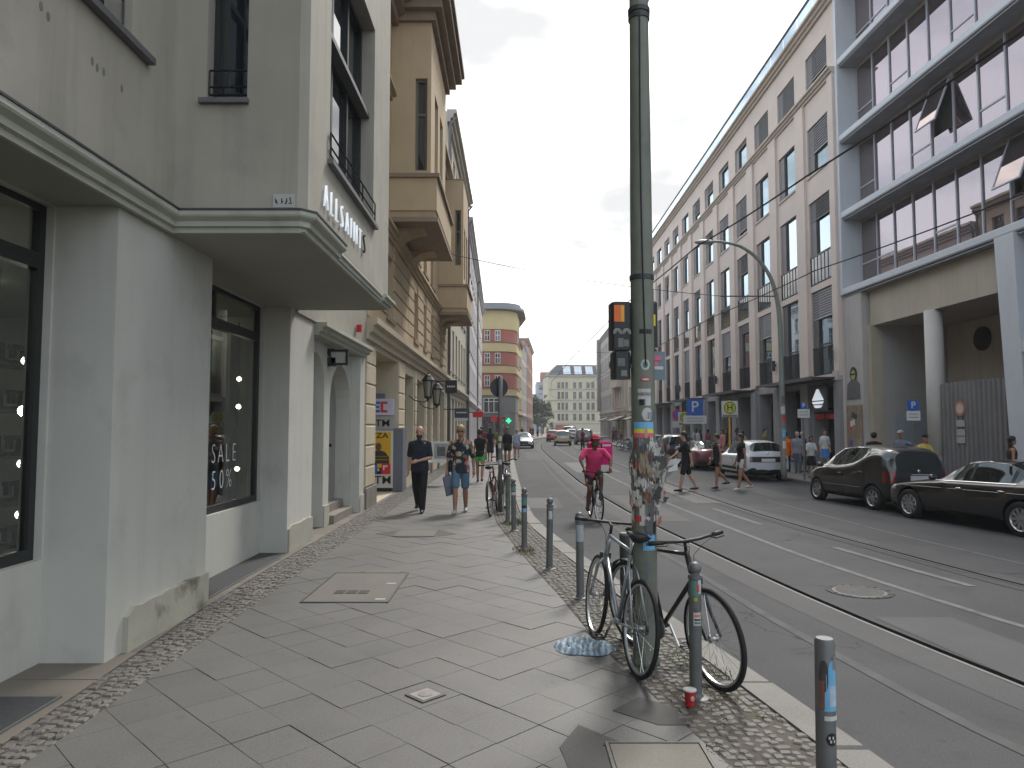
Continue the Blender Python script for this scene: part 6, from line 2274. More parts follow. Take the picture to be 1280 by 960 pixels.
p_black = paint('car_paint_black', (.004, .004, .0045))
p_white = paint('car_paint_white', (.55, .57, .6))
p_red = paint('car_paint_dark_red', (.13, .012, .02))
lens_r = M('tail_lamp_red', (.16, .01, .012), .15, .05, coat=.6)
lens_w = M('head_lamp', (.45, .47, .5), .12, .1, 9, metal=.4, coat=1)
tr_black = M('car_trim_black', (.012, .012, .012), .5, .05)
platem = M('number_plate', (.6, .6, .6), .5, .03)
SPK = {}


def evalmesh(o):
    bpy.context.view_layer.update()
    dg = bpy.context.evaluated_depsgraph_get()
    return bpy.data.meshes.new_from_object(o.evaluated_get(dg))


def car_wheel(t, x, y, r, side, rimm, nsp=10):
    key = (round(r, 3), nsp)
    if key not in SPK:
        w_ = .2
        a = MB().lathe([(r * .66, -w_ / 2 + .01), (r * .94, -w_ / 2), (r, -w_ / 2 + .03), (r, w_ / 2 - .03), (r * .94, w_ / 2), (r * .68, w_ / 2 - .012)], 36, (0, 0, 0), 'y', False).mesh('wheel', True)
        b = MB().lathe([(r * .68, w_ / 2 - .02), (r * .66, w_ / 2 - .008), (r * .6, w_ / 2 - .03), (r * .58, w_ / 2 - .09)], 36, (0, 0, 0), 'y', False).mesh('rim')
        m_ = MB()
        for k in range(nsp):
            q = 2 * PI * k / nsp
            c_, s_ = math.cos(q), math.sin(q)
            hw0, hw1 = r * .075, r * .1
            def P_(rr, tt, yy):
                return (rr * c_ - tt * s_, yy, rr * s_ + tt * c_)
            yo = w_ / 2 - .03
            m_.add([P_(r * .1, -hw0, yo), P_(r * .1, hw0, yo), P_(r * .62, hw1, yo + .012), P_(r * .62, -hw1, yo + .012), P_(r * .1, -hw0, yo - .03), P_(r * .1, hw0, yo - .03), P_(r * .62, hw1, yo - .03), P_(r * .62, -hw1, yo - .03)],
                   [(0, 1, 2, 3), (0, 3, 7, 4), (1, 5, 6, 2), (7, 6, 5, 4)])
        m_.lathe([(r * .17, yo - .03), (r * .17, yo + .01), (.0001, yo + .016)], 16, (0, 0, 0), 'y')
        c = m_.mesh('spokes')
        d = MB().lathe([(.0001, w_ / 2 - .085), (r * .6, w_ / 2 - .085)], 24, (0, 0, 0), 'y').mesh('brake_disc')
        SPK[key] = (a, b, c, d)
    a, b, c, d = SPK[key]
    o = link('wheel', a, rubber, t, (x, y, r))
    if side < 0:
        o.rotation_euler = (0, 0, PI)
    for nm, me, mm in (('rim', b, rimm), ('spokes', c, rimm), ('brake_disc', d, tr_black)):
        q = link(nm, me, None, o)
        if not me.materials:
            me.materials.append(mm)
        q.material_slots[0].link = 'OBJECT'
        q.material_slots[0].material = mm


def car(lab, cat, loc, rz_, sc, st, pm, wheels, wr, glass, extras, rimm=alum, cname='parked_car', group='cars parked along the right kerb', nsp=10):
    """st: stations front to rear (x, z bottom, z belt, z top, half width, half width under glass, half width roof);
    glass: {interval: 's' side / 'f' windscreen or rear screen / 'b' both}"""
    t = thing(cname, lab, cat, loc, rz_, group)
    t.scale = (sc,) * 3
    V, Fc, mi = [], [], []
    n = len(st)
    for (x, zb, zl, zt, w_, wg, wrf) in st:
        zr_ = zt - .05 - .02 * (zt - zl > .25)
        sec = [(0, zb), (w_ * .86, zb), (w_ * .985, zb + .1), (w_, zb + (zl - zb) * .55), (w_ * .965, zl - .03), (wg, zl + .015), (wrf, zr_ if zt - zl > .12 else zl + (zt - zl) * .6), (wrf * .6, zt - .008), (0, zt)]
        ring = [(x, y, z) for y, z in sec] + [(x, -y, z) for y, z in sec[-2:0:-1]]
        V += ring
    m_ = 16
    for i in range(n - 1):
        g_ = glass.get(i, '')
        for j in range(m_):
            jj = j if j < 8 else 15 - j
            k = 0
            if jj == 5 and g_ in ('s', 'b'):
                k = 1
            if jj in (6, 7) and g_ in ('f', 'b'):
                k = 2
            if jj in (0,):
                k = 3
            if jj == 1:
                k = 4
            Fc.append((i * m_ + j, i * m_ + (j + 1) % m_, (i + 1) * m_ + (j + 1) % m_, (i + 1) * m_ + j))
            mi.append(k)
    Fc += [tuple(range(m_)), tuple((n - 1) * m_ + j for j in reversed(range(m_)))]
    mi += [0, 0]
    me = bpy.data.meshes.new('tmp')
    me.from_pydata(V, [], Fc)
    mats_ = [pm, carglass, carglass, tr_black, tr_black]
    for q in mats_:
        me.materials.append(q)
    me.polygons.foreach_set('material_index', mi)
    bm = bmesh.new()
    bm.from_mesh(me)
    bmesh.ops.recalc_face_normals(bm, faces=bm.faces)
    cl = bm.edges.layers.float.get('crease_edge') or bm.edges.layers.float.new('crease_edge')
    for e in bm.edges:
        ms = {f.material_index for f in e.link_faces}
        a, b = e.verts[0].index % m_, e.verts[1].index % m_
        if len(ms) > 1 and (1 in ms or 2 in ms):
            e[cl] = .75
        elif a == b and a in (4, 12):
            e[cl] = .45
    bm.to_mesh(me)
    bm.free()
    o = bpy.data.objects.new('tmp', me)
    COL.objects.link(o)
    s_ = o.modifiers.new('s', 'SUBSURF')
    s_.levels = s_.render_levels = 2
    cut = MB()
    for x in wheels:
        for sd_ in (-1, 1):
            y0 = max(q[4] for q in st)
            pr = [(.0001, y0 - .3), (wr + .055, y0 - .3), (wr + .055, y0 + .3), (.0001, y0 + .3)]
            if sd_ < 0:
                pr = [(r_, -h_) for r_, h_ in pr]
            cut.lathe(pr, 28, (x, 0, wr + .01), 'y')
    cm = cut.mesh('cut')
    for q in mats_:
        cm.materials.append(q)
    bm = bmesh.new()
    bm.from_mesh(cm)
    bmesh.ops.remove_doubles(bm, verts=bm.verts, dist=.0005)
    bmesh.ops.recalc_face_normals(bm, faces=bm.faces)
    for f in bm.faces:
        f.material_index = 3
    bm.to_mesh(cm)
    bm.free()
    co = bpy.data.objects.new('cut', cm)
    COL.objects.link(co)
    b_ = o.modifiers.new('b', 'BOOLEAN')
    b_.object = co
    b_.operation = 'DIFFERENCE'
    b_.solver = 'EXACT'
    ev = evalmesh(o)
    for q in (o, co):
        bpy.data.objects.remove(q)
    bm = bmesh.new()
    bm.from_mesh(ev)
    tree_ = BVHTree.FromBMesh(bm)

    def sub(name, idx, mat, parent, smooth=True):
        vmap, vs_, fs_ = {}, [], []
        for f in idx:
            ff = []
            for v in bm.faces[f].verts:
                if v.index not in vmap:
                    vmap[v.index] = len(vs_)
                    vs_.append(tuple(v.co))
                ff.append(vmap[v.index])
            fs_.append(ff)
        q = MB().add(vs_, fs_)
        return q.build(name, mat, parent, sharp=38)
    bm.faces.ensure_lookup_table()
    body = sub('body', [f.index for f in bm.faces if f.material_index == 0], pm, t)
    sub('underbody', [f.index for f in bm.faces if f.material_index in (3, 4)], tr_black, t)
    for gi, nm in ((1, 'side_window'), (2, 'windscreen')):
        todo = {f.index for f in bm.faces if f.material_index == gi}
        while todo:
            stk = [todo.pop()]
            isl = []
            while stk:
                f = stk.pop()
                isl.append(f)
                for e in bm.faces[f].edges:
                    for g_ in e.link_faces:
                        if g_.index in todo:
                            todo.discard(g_.index)
                            stk.append(g_.index)
            sub(nm, isl, carglass, t)
    bm.free()

    def surf(a, z, mode, side):
        if mode == 'side':
            h = tree_.ray_cast(Vector((a, 2 * side, z)), Vector((0, -side, 0)))
        elif mode == 'rear':
            h = tree_.ray_cast(Vector((-4, a, z)), Vector((1, 0, 0)))
        elif mode == 'front':
            h = tree_.ray_cast(Vector((4, a, z)), Vector((-1, 0, 0)))
        else:
            h = tree_.ray_cast(Vector((a, z, 3)), Vector((0, 0, -1)))
        return (h[0], h[1]) if h[0] is not None else (None, None)

    def line(name, mat, pts, r, mode='side', sides=(1, -1), n_=8, out_=.001):
        for sd_ in sides:
            q = []
            for (a, b), (c, d) in zip(pts, pts[1:]):
                for i in range(n_):
                    u = i / n_
                    p, nn = surf(a + (c - a) * u, b + (d - b) * u, mode, sd_)
                    if p is not None:
                        q.append(p + nn * out_)
            if len(q) > 2:
                MB().tube(q, r, 4).build(name, mat, t)

    def patch(name, mat, a0, a1, b0, b1, mode='side', sides=(1, -1), n_=8, off=.006, parent=None, skew=0.):
        for sd_ in sides:
            vs_, fs_ = [], []
            okk = True
            for i in range(n_ + 1):
                for j in range(5):
                    a = a0 + (a1 - a0) * i / n_ + skew * (j / 4)
                    b = b0 + (b1 - b0) * j / 4
                    if mode in ('rear', 'front'):
                        a *= sd_
                    p, nn = surf(a, b, mode, sd_)
                    if p is None:
                        okk = False
                        break
                    vs_.append(p + nn * off)
            if not okk:
                continue
            for i in range(n_):
                for j in range(4):
                    fs_.append((i * 5 + j, (i + 1) * 5 + j, (i + 1) * 5 + j + 1, i * 5 + j + 1))
            MB().add(vs_, fs_).build(name, mat, parent or t, True)
    yw = max(q[4] for q in st) - .105
    for x in wheels:
        for sd_ in (1, -1):
            car_wheel(t, x, yw * sd_, wr, sd_, rimm, nsp)
    extras(t, line, patch, surf, body)
    return t


def mirror_part(t, x, y, z, pm):
    for sd_ in (1, -1):
        MB().ball((x, (y + .09) * sd_, z), .1, 12, 8, (.55, 1.0, .7)).build('wing_mirror', pm, t, True)


def handle(t, surf, x, z, mat):
    for sd_ in (1, -1):
        p, nn = surf(x, z, 'side', sd_)
        if p is not None:
            MB().ball(p + nn * .012, .02, 10, 6, (4.2, .8, .75)).build('handle', mat, t, True)


def sedan_x(t, line, patch, surf, body):
    line('door_seam', tr_black, [(.95, .32), (.93, .6), (.82, .9)], .004)
    line('door_seam', tr_black, [(-.18, .3), (-.2, .93)], .004)
    line('door_seam', tr_black, [(-1.02, .3), (-1.12, .55), (-1.32, .75), (-1.3, .96)], .004)
    line('sill_trim', tr_black, [(1.0, .26), (-1.0, .26)], .012)
    line('belt_trim', chrome, [(.72, .925), (-.2, .955), (-1.45, .985)], .01, out_=.004)
    line('roof_trim', chrome, [(.72, .99), (.35, 1.2), (.0, 1.345), (-.4, 1.385), (-.95, 1.35), (-1.35, 1.15)], .007, out_=.003)
    line('crease', p_black, [(1.6, .76), (-2.0, .82)], .007)
    handle(t, surf, .0, .81, chrome)
    handle(t, surf, -1.03, .83, chrome)
    mirror_part(t, .62, .86, 1.0, p_black)
    patch('headlight', lens_w, .5, .76, .62, .74, 'front')
    patch('headlight', lens_w, 1.88, 2.16, .64, .74, 'side', off=.005)
    patch('taillight', lens_r, .4, .74, .72, .86, 'rear')
    patch('grille', tr_black, -.4, .4, .42, .66, 'front', (1,))
    patch('windscreen_pillar', tr_black, -.24, -.16, 1.0, 1.33, 'side', n_=2, off=.004)
    patch('windscreen_pillar', tr_black, -1.2, -1.13, 1.02, 1.26, 'side', n_=2, off=.004)
    MB().box(-2.44, -.26, .55, -2.36, .26, .66).build('number_plate', platem, t)


S_SEDAN = [(2.35, .38, .55, .6, .5, .4, .3), (2.28, .24, .66, .71, .72, .6, .42), (2.0, .2, .76, .81, .86, .74, .5), (1.5, .19, .83, .9, .9, .78, .52), (1.0, .19, .88, .96, .905, .79, .56),
           (.72, .19, .9, 1.0, .91, .8, .64), (.3, .19, .925, 1.25, .915, .8, .62), (-.02, .19, .935, 1.4, .915, .79, .59), (-.5, .19, .95, 1.44, .915, .785, .58), (-1.0, .19, .96, 1.425, .915, .78, .57),
           (-1.35, .19, .975, 1.3, .91, .77, .58), (-1.75, .2, .985, 1.06, .9, .77, .62), (-2.1, .22, .98, 1.04, .87, .74, .6), (-2.32, .28, .9, .99, .78, .66, .55), (-2.38, .42, .75, .82, .66, .55, .45)]
G_SEDAN = {5: 'f', 6: 'b', 7: 's', 8: 's', 9: 'b', 10: 'f'}
sedan = car('black saloon car with alloy wheels cut by the frame at the kerb', 'car', (9.55, 14.2, zr(9.5)), R(101.5), .93, S_SEDAN, p_black, (1.42, -1.43), .335, G_SEDAN, sedan_x)


def mpv_x(t, line, patch, surf, body):
    line('door_seam', tr_black, [(1.02, .3), (1.0, .6), (.82, .93)], .004)
    line('door_seam', tr_black, [(-.02, .3), (-.06, .95)], .004)
    line('door_seam', tr_black, [(-.8, .42), (-.95, .62), (-.95, 1.15)], .004)
    line('belt_trim', chrome, [(1.0, .99), (.5, 1.0), (0, 1.03), (-.4, 1.1), (-.8, 1.26), (-1.0, 1.44)], .012, out_=.004)
    line('roof_trim', chrome, [(1.0, 1.02), (.6, 1.27), (.25, 1.46), (-.3, 1.52), (-.9, 1.51)], .009, out_=.003)
    line('rubbing_strip', tr_black, [(1.1, .52), (-1.0, .52)], .016)
    patch('windscreen_pillar', tr_black, -.07, -.01, 1.06, 1.48, 'side', n_=2, off=.004)
    handle(t, surf, .1, .84, p_black)
    handle(t, surf, -.78, .92, p_black)
    mirror_part(t, .85, .82, 1.02, p_black)
    patch('headlight', lens_w, .42, .68, .62, .78, 'front')
    patch('taillight', lens_r, .63, .75, .7, .98, 'rear', n_=4)
    patch('taillight', lens_r, -1.72, -1.58, .7, .98, 'side', n_=4)
    patch('rear_pillar_glass', M('rear_side_glass', (.06, .075, .09), .1, .05, coat=1), -1.66, -1.56, 1.1, 1.42, 'side', n_=3)
    line('tailgate_seam', tr_black, [(-.62, .62), (.62, .62)], .004, 'rear', (1,))
    MB().box(-1.86, -.26, .76, -1.775, .26, .87).build('number_plate', platem, t)
    MB().ball((-1.8, 0, .98), .045, 10, 6, (.3, 1, 1)).build('badge', chrome, t, True)
    line('tailgate_trim', chrome, [(-.3, .9), (.3, .9)], .012, 'rear', (1,), out_=.004)


S_MPV = [(1.8, .36, .58, .64, .5, .42, .3), (1.74, .24, .7, .78, .72, .62, .45), (1.5, .2, .84, .92, .82, .72, .5), (1.2, .19, .93, 1.0, .85, .75, .56), (1.0, .19, .96, 1.06, .855, .76, .66), (.6, .19, .98, 1.34, .86, .75, .62),
         (.25, .19, 1.0, 1.53, .86, .74, .58), (-.2, .19, 1.05, 1.585, .86, .735, .58), (-.6, .19, 1.15, 1.59, .86, .73, .58), (-.95, .19, 1.34, 1.58, .855, .72, .58), (-1.3, .2, 1.4, 1.57, .85, .71, .57), (-1.58, .22, 1.4, 1.53, .83, .71, .58),
         (-1.72, .26, 1.0, 1.46, .8, .71, .6), (-1.8, .3, .93, .98, .77, .69, .6), (-1.84, .4, .74, .8, .7, .6, .5)]
G_MPV = {4: 'f', 5: 'b', 6: 's', 7: 's', 8: 's', 11: '', 12: 'f'}
mpv = car('black compact car with a chrome window arc parked ahead of the saloon', 'car', (9.05, 18.05, zr(9)), R(98.5), .95, S_MPV, p_black, (1.2, -1.2), .3, G_MPV, mpv_x, nsp=7)


def hatch_x(t, line, patch, surf, body):
    line('door_seam', tr_black, [(.8, .3), (.78, .6), (.62, .9)], .004)
    line('door_seam', tr_black, [(-.45, .3), (-.48, .9)], .004)
    patch('windscreen_pillar', tr_black, -.5, -.44, .98, 1.38, 'side', n_=2, off=.004)
    handle(t, surf, -.3, .82, tr_black)
    mirror_part(t, .62, .8, .98, tr_black)
    patch('headlight', lens_w, .4, .68, .6, .78, 'front')
    patch('tail_panel', tr_black, -.66, .66, .7, .9, 'rear', (1,), n_=12, off=.005)
    patch('taillight', lens_r, .55, .69, .72, .88, 'rear', off=.012)
    patch('door_strip', tr_black, .7, -1.0, .4, .5, 'side', n_=10, off=.004)
    MB().box(-1.85, -.25, .72, -1.78, .25, .83).build('number_plate', platem, t)
    MB().ball((-1.76, 0, 1.0), .05, 10, 6, (.3, .8, 1.2)).build('badge', chrome, t, True)


S_HATCH = [(1.8, .36, .58, .64, .5, .42, .3), (1.74, .24, .7, .76, .7, .6, .45), (1.5, .2, .82, .88, .79, .7, .5), (1.1, .19, .9, .97, .82, .73, .56), (.8, .19, .92, 1.02, .825, .735, .64), (.4, .19, .93, 1.28, .83, .73, .6),
           (.05, .19, .94, 1.45, .83, .72, .57), (-.4, .19, .95, 1.5, .83, .715, .57), (-.9, .19, .96, 1.5, .83, .71, .57), (-1.25, .2, .98, 1.47, .825, .71, .57), (-1.5, .22, 1.0, 1.42, .82, .71, .58),
           (-1.7, .25, .97, 1.1, .8, .72, .62), (-1.79, .3, .9, .96, .77, .7, .6), (-1.83, .4, .72, .8, .7, .6, .5)]
G_HATCH = {4: 'f', 5: 'b', 6: 's', 7: 's', 8: 's', 10: 'f'}
hatch = car('white small hatchback seen from behind with a black tail panel', 'car', (8.98, 27.1, zr(9)), R(93), .98, S_HATCH, p_white, (1.2, -1.22), .3, G_HATCH, hatch_x, nsp=7)
far_g = 'cars parked along the right kerb'
dup(sedan, (8.85, 33.6, zr(8.9)), R(91), 'dark red car parked ahead of the white hatchback', far_g, {p_black: p_red}, .93)
dup(mpv, (8.85, 39.6, zr(8.9)), R(91), 'black car with pale roof line parked ahead of the dark red car', far_g, {}, .98)
dup(hatch, (8.85, 45.5, zr(8.9)), R(91), 'pale grey car farthest ahead in the right kerb row', far_g, {p_white: paint('car_paint_grey', (.3, .31, .32))}, .98)
far_d = 'cars far down the street'
dup(sedan, (.98, 62, -.12), R(-90), 'white car facing the camera at the left kerb', far_d, {p_black: p_white}, .95)
dup(mpv, (5.0, 70.5, -.12), R(87), 'beige taxi driving away down the street', far_d, {p_black: paint('car_paint_beige', (.5, .4, .25))}, .97)
dup(hatch, (5.2, 88, -.12), R(80), 'red car just beyond the beige taxi', far_d, {p_white: paint('car_paint_red', (.45, .03, .03))}, .97)
dup(mpv, (7.6, 76, -.14), R(88), 'dark grey car right of the beige taxi', far_d, {p_black: paint('car_paint_slate', (.06, .065, .075))}, 1.05)
dup(hatch, (8.3, 98, -.14), R(78), 'white car beyond the dark grey car', far_d, {}, 1.05)
dup(mpv, (9.2, 112, -.14), R(74), 'pale silver van at the far bend of the street', far_d, {p_black: paint('car_paint_silver', (.4, .42, .45))}, 1.25)
# ---------------------------------------------------------------- people
def remesh(mb, vox, smooth=4):
    me = mb.mesh('tmp')
    o = bpy.data.objects.new('tmp', me)
    COL.objects.link(o)
    m_ = o.modifiers.new('r', 'REMESH')
    m_.mode = 'VOXEL'
    m_.voxel_size = vox
    m_.use_smooth_shade = True
    s_ = o.modifiers.new('s', 'SMOOTH')
    s_.factor = .5
    s_.iterations = smooth
    ev = evalmesh(o)
    bpy.data.objects.remove(o)
    ev.materials.clear()
    return ev


def cap(mb, p0, p1, r0, r1, n=10):
    p0, p1 = Vector(p0), Vector(p1)
    d = p1 - p0
    pts, rs = [], []
    u = d.normalized()
    for k in (-1, -.7, -.3):
        pts.append(p0 + u * r0 * k)
        rs.append(r0 * math.sqrt(max(.02, 1 - k * k)))
    pts += [p0.lerp(p1, q) for q in (0, .33, .67, 1)]
    rs += [r0 + (r1 - r0) * q for q in (0, .33, .67, 1)]
    for k in (.3, .7, 1):
        pts.append(p1 + u * r1 * k)
        rs.append(r1 * math.sqrt(max(.02, 1 - k * k)))
    mb.tube(pts, rs, n)


def loft(mb, rings, n=16):
    """rings: (centre, forward vector, left vector) ellipses"""
    vs_, fs_ = [], []
    for c, f, l in rings:
        for k in range(n):
            a = 2 * PI * k / n
            vs_.append(Vector(c) + Vector(f) * math.cos(a) + Vector(l) * math.sin(a))
    for i in range(len(rings) - 1):
        for k in range(n):
            q = (k + 1) % n
            fs_.append((i * n + k, i * n + q, (i + 1) * n + q, (i + 1) * n + k))
    fs_ += [tuple(reversed(range(n))), tuple((len(rings) - 1) * n + k for k in range(n))]
    mb.add(vs_, fs_)


skin_l = M('skin_light', (.46, .27, .19), .55, .08, 6, local=True)
skin_t = M('skin_tanned', (.33, .17, .11), .55, .08, 6, local=True)
skin_d = M('skin_brown', (.14, .07, .045), .5, .08, 6, local=True)


def cloth(name, col=(.1, .1, .1), var=.08):
    return M('cloth_' + name, col, .85, var, 5, .9, 15, local=True)


def person(lab, loc, rz_, h=1.75, legs=((10, 5), (-10, 12)), arms=((5, 8, 12), (-5, 8, 12)), lean=0., woman=False, skin=None, top=None, sleeve=.55, topz=.86,
           bottom=None, blen='long', shoes=None, hair=None, hairl=0, fat=0., vox=.014, beard=None, shades=False, turn=0., joints=None, cap_m=None, group=None):
    """forward = +x, left = +y.  legs/arms: (left, right) angles in degrees"""
    k = h / 1.75
    t = thing('person', lab, 'person', loc, rz_, group)
    skin = skin or skin_l
    hw = .088
    J = {}
    sh_w = .165 if woman else .19
    L0 = R(lean)

    def tor(x, y, z):           # torso point, leaned about the pelvis
        dz = z - .95
        return Vector((x * math.cos(L0) + dz * math.sin(L0), y, .95 + dz * math.cos(L0) - x * math.sin(L0)))
    for s_, nm, (hp, kb), (ap, ab, el) in ((1, 'l', legs[0], arms[0]), (-1, 'r', legs[1], arms[1])):
        hip = Vector((0, hw * s_, .93))
        a, b = R(hp), R(hp - kb)
        kn = hip + Vector((math.sin(a), .005 * s_, -math.cos(a))) * .43
        an = kn + Vector((math.sin(b), -.012 * s_, -math.cos(b))) * .415
        J['hip' + nm], J['kn' + nm], J['an' + nm] = hip, kn, an
        sh = tor(0, (sh_w - .012) * s_, 1.395)
        a, c = R(ap), R(ab)
        el_ = sh + Vector((math.sin(a) * math.cos(c), s_ * math.sin(c), -math.cos(a) * math.cos(c))) * .285
        a2 = a + R(el)
        wr_ = el_ + Vector((math.sin(a2) * math.cos(c * .4), s_ * math.sin(c * .4) * .6, -math.cos(a2) * math.cos(c * .4))) * .25
        J['sh' + nm], J['el' + nm], J['wr' + nm] = sh, el_, wr_
    if joints:
        for q, v in joints.items():
            J[q] = Vector(v)
    dz = 0 if joints and 'ground' in joints else min(J['anl'].z, J['anr'].z) - .075

    def body_rings(e, z0=None, z1=None):
        ws = 1.0 - (.1 if woman else 0)
        base = [(.80, .085, .135), (.88, .108 + fat * .3, .162), (.95, .105 + fat * .7, .158 + fat * .3), (1.05, .094 + fat, (.125 if woman else .142) + fat * .6), (1.15, .1 + fat * .7, .142 * (.96 if woman else 1.03) + fat * .3), (1.27, .118 + fat * .3, .17 * ws), (1.36, .108, .178 * ws),
                (1.42, .085, .15 * ws), (1.455, .062, .085)]
        return [(tor(.0 if z > .9 else 0, 0, z), Vector((math.cos(L0), 0, -math.sin(L0))) * (f + e), Vector((0, l + e, 0))) for z, f, l in base if (z0 is None or z >= z0) and (z1 is None or z <= z1)]
    B = MB()
    loft(B, body_rings(0))
    for nm in 'lr':
        cap(B, J['hip' + nm], J['kn' + nm], .083 + fat * .2, .055)
        mid = J['kn' + nm].lerp(J['an' + nm], .35) - Vector((.012, 0, 0))
        cap(B, J['kn' + nm], mid, .052, .055)
        cap(B, mid, J['an' + nm], .054, .036)
        cap(B, J['sh' + nm], J['el' + nm], .05 if not woman else .041, .038 if not woman else .033)
        cap(B, tor(-.01, 0, 1.44), J['sh' + nm] + Vector((-.01, 0, .0)), .036, .04)
        cap(B, J['el' + nm], J['wr' + nm], .039 if not woman else .033, .026)
        # hand: palm, four fingers, thumb
        d = (J['wr' + nm] - J['el' + nm]).normalized()
        sgn = 1 if nm == 'l' else -1
        side_ = d.cross(Vector((0, sgn, 0)))
        side_ = side_.normalized() if side_.length > .2 else Vector((0, 0, 1))
        pal = J['wr' + nm] + d * .05
        cap(B, J['wr' + nm], J['wr' + nm] + d * .075, .027, .036, 8)
        inn = side_.cross(d).normalized() * sgn
        for q in range(4):
            o_ = (q - 1.5) * .018
            b0_ = pal + side_ * o_ + d * .03
            b1_ = b0_ + d * (.045 if q in (1, 2) else .038) - inn * .01
            cap(B, b0_, b1_, .012, .011, 6)
            cap(B, b1_, b1_ + d * .024 - inn * .022, .011, .01, 6)
        th = J['wr' + nm] + d * .02 + side_ * .026
        cap(B, th, th + d * .04 + side_ * .026 - inn * .006, .014, .011, 6)
        # foot
        an = J['an' + nm]
        cap(B, an + Vector((-.02, 0, -.035)), an + Vector((.12, .012 * sgn, -.052)), .036, .03, 8)
    cap(B, tor(0, 0, 1.42), tor(.01, 0, 1.53), .052 if not woman else .044, .052 if not woman else .044)
    hc = tor(.02, 0, 1.635)
    if joints and 'head' in joints:
        hc = J['head']
        cap(B, tor(0, 0, 1.42), hc - Vector((.02, 0, .09)), .052, .05)
    T_ = Matrix.Translation(hc) @ Matrix.Rotation(R(turn), 4, 'Z')
    hd = lambda x, y, z: T_ @ Vector((x, y, z))
    H = MB()
    H.ball((-.008, 0, .02), .1, 20, 14, (.98, .77, 1.02))
    H.ball((.028, 0, -.045), .07, 16, 10, (.88, .82, 1.0))
    H.ball((.082, 0, -.02), .02, 8, 6, (.9, .75, 1.5))
    H.ball((.078, 0, -.062), .022, 8, 6, (.6, 1.1, .6))
    for s_ in (-1, 1):
        H.ball((-.005, .08 * s_, -.01), .026, 8, 6, (.8, .4, 1.15))
    B.add([T_ @ Vector(p) for p in H.v], H.f)
    mat_n = Matrix.Translation((0, 0, -dz * k)) @ Matrix.Scale(k, 4)

    def put(name, mb, mat, vx=None, smooth=4, raw=False):
        mb.v = [tuple(mat_n @ Vector(p)) for p in mb.v]
        if raw:
            return mb.build(name, mat, t, True)
        return link(name, remesh(mb, (vx or vox) * k, smooth), mat, t)
    put('body', B, skin, None, 3)
    for s_ in (-1, 1):
        E1 = MB().ball((.077, .033 * s_, .004), .013, 8, 6, (.6, 1.1, .7))
        if shades:
            E1 = MB().ball((.085, .034 * s_, .004), .03, 10, 6, (.4, 1, .75))
        E1.v = [T_ @ Vector(p) for p in E1.v]
        put('sunglass_lens' if shades else 'eye', E1, black, raw=True)
    mo = MB().ball((.088, 0, -.068), .022, 8, 5, (.35, 1, .25))
    mo.v = [T_ @ Vector(p) for p in mo.v]
    put('mouth', mo, M('lip', (.3, .1, .08), .5, .05), raw=True)
    if top:
        q = MB()
        lo_ = body_rings(.014, max(topz, .86), 1.4)
        up_ = Vector((math.cos(L0), 0, -math.sin(L0)))
        lo_ = [(tor(0, 0, topz), up_ * (.13 + fat * .5), Vector((0, .178 + fat * .4, 0)))] + [(c, f * (1 + max(0, 1.1 - c.z) * .25), l * (1 + max(0, 1.1 - c.z) * .35)) for c, f, l in lo_ if c.z > topz + .03] + [(tor(0, 0, 1.475), up_ * .068, Vector((0, .078, 0)))]
        loft(q, lo_)
        for nm in 'lr':
            if sleeve > 0:
                e_ = J['sh' + nm].lerp(J['el' + nm], min(sleeve, 1))
                cap(q, J['sh' + nm], e_, .06 if not woman else .05, .058 if not woman else .046)
                cap(q, tor(-.01, 0, 1.445), J['sh' + nm] + Vector((-.01, 0, .008)), .054, .05)
                if sleeve > 1:
                    cap(q, J['el' + nm], J['el' + nm].lerp(J['wr' + nm], sleeve - 1), .05, .042)
        put('shirt' if not (woman and blen == 'dress') else 'dress_top', q, top, vox * 1.1)
    if bottom:
        q = MB()
        if blen in ('skirt', 'dress'):
            zb = .52 if blen == 'skirt' else .45
            c0 = (J['knl'] + J['knr']) / 2
            rr = []
            for i in range(6):
                u = i / 5
                z = 1.02 + (zb - 1.02) * u
                rr.append((Vector((c0.x * u * .5, 0, z)), Vector((.11 + .07 * u, 0, 0)), Vector((0, .16 + .045 * u, 0))))
            loft(q, rr[::-1])
        else:
            loft(q, [(c, f, l) for c, f, l in body_rings(.006, None, 1.0)])
            for nm in 'lr':
                if blen == 'long':
                    cap(q, J['hip' + nm], J['kn' + nm], .093 + fat * .2, .076)
                    cap(q, J['kn' + nm], J['an' + nm] + Vector((0, 0, .01)), .075, .062)
                else:
                    fr = {'short': .42, 'knee': .86, 'bermuda': .72}[blen]
                    cap(q, J['hip' + nm], J['hip' + nm].lerp(J['kn' + nm], fr), .1 + fat * .2, .084)
        put({'skirt': 'skirt', 'dress': 'skirt', 'long': 'trousers'}.get(blen, 'shorts'), q, bottom, vox * 1.1)
    for nm in 'lr':
        if shoes:
            q = MB()
            an = J['an' + nm]
            sgn = 1 if nm == 'l' else -1
            cap(q, an + Vector((-.035, 0, -.03)), an + Vector((.1, .01 * sgn, -.04)), .045, .04, 8)
            cap(q, an + Vector((.04, 0, -.045)), an + Vector((.16, .015 * sgn, -.052)), .042, .03, 8)
            put('shoe', q, shoes, vox)
    if hair:
        q = MB().ball((-.012, 0, .034), .108, 20, 12, (1.0, .84, 1.0))
        q.v = [((x if z > .055 else min(x, .02 + (z + .05) * .4)), y * (1 if x < .03 else .96), max(z, -.07 if x < 0 else .05 * 0 - .0)) for x, y, z in q.v]
        if hairl:
            q.ball((-.045, 0, -.02 - hairl * .25), .075, 14, 10, (.75, 1.05, 1.1 + hairl * 3))
        q.v = [T_ @ Vector(p) for p in q.v]
        put('hair', q, hair, vox * .9, 2)
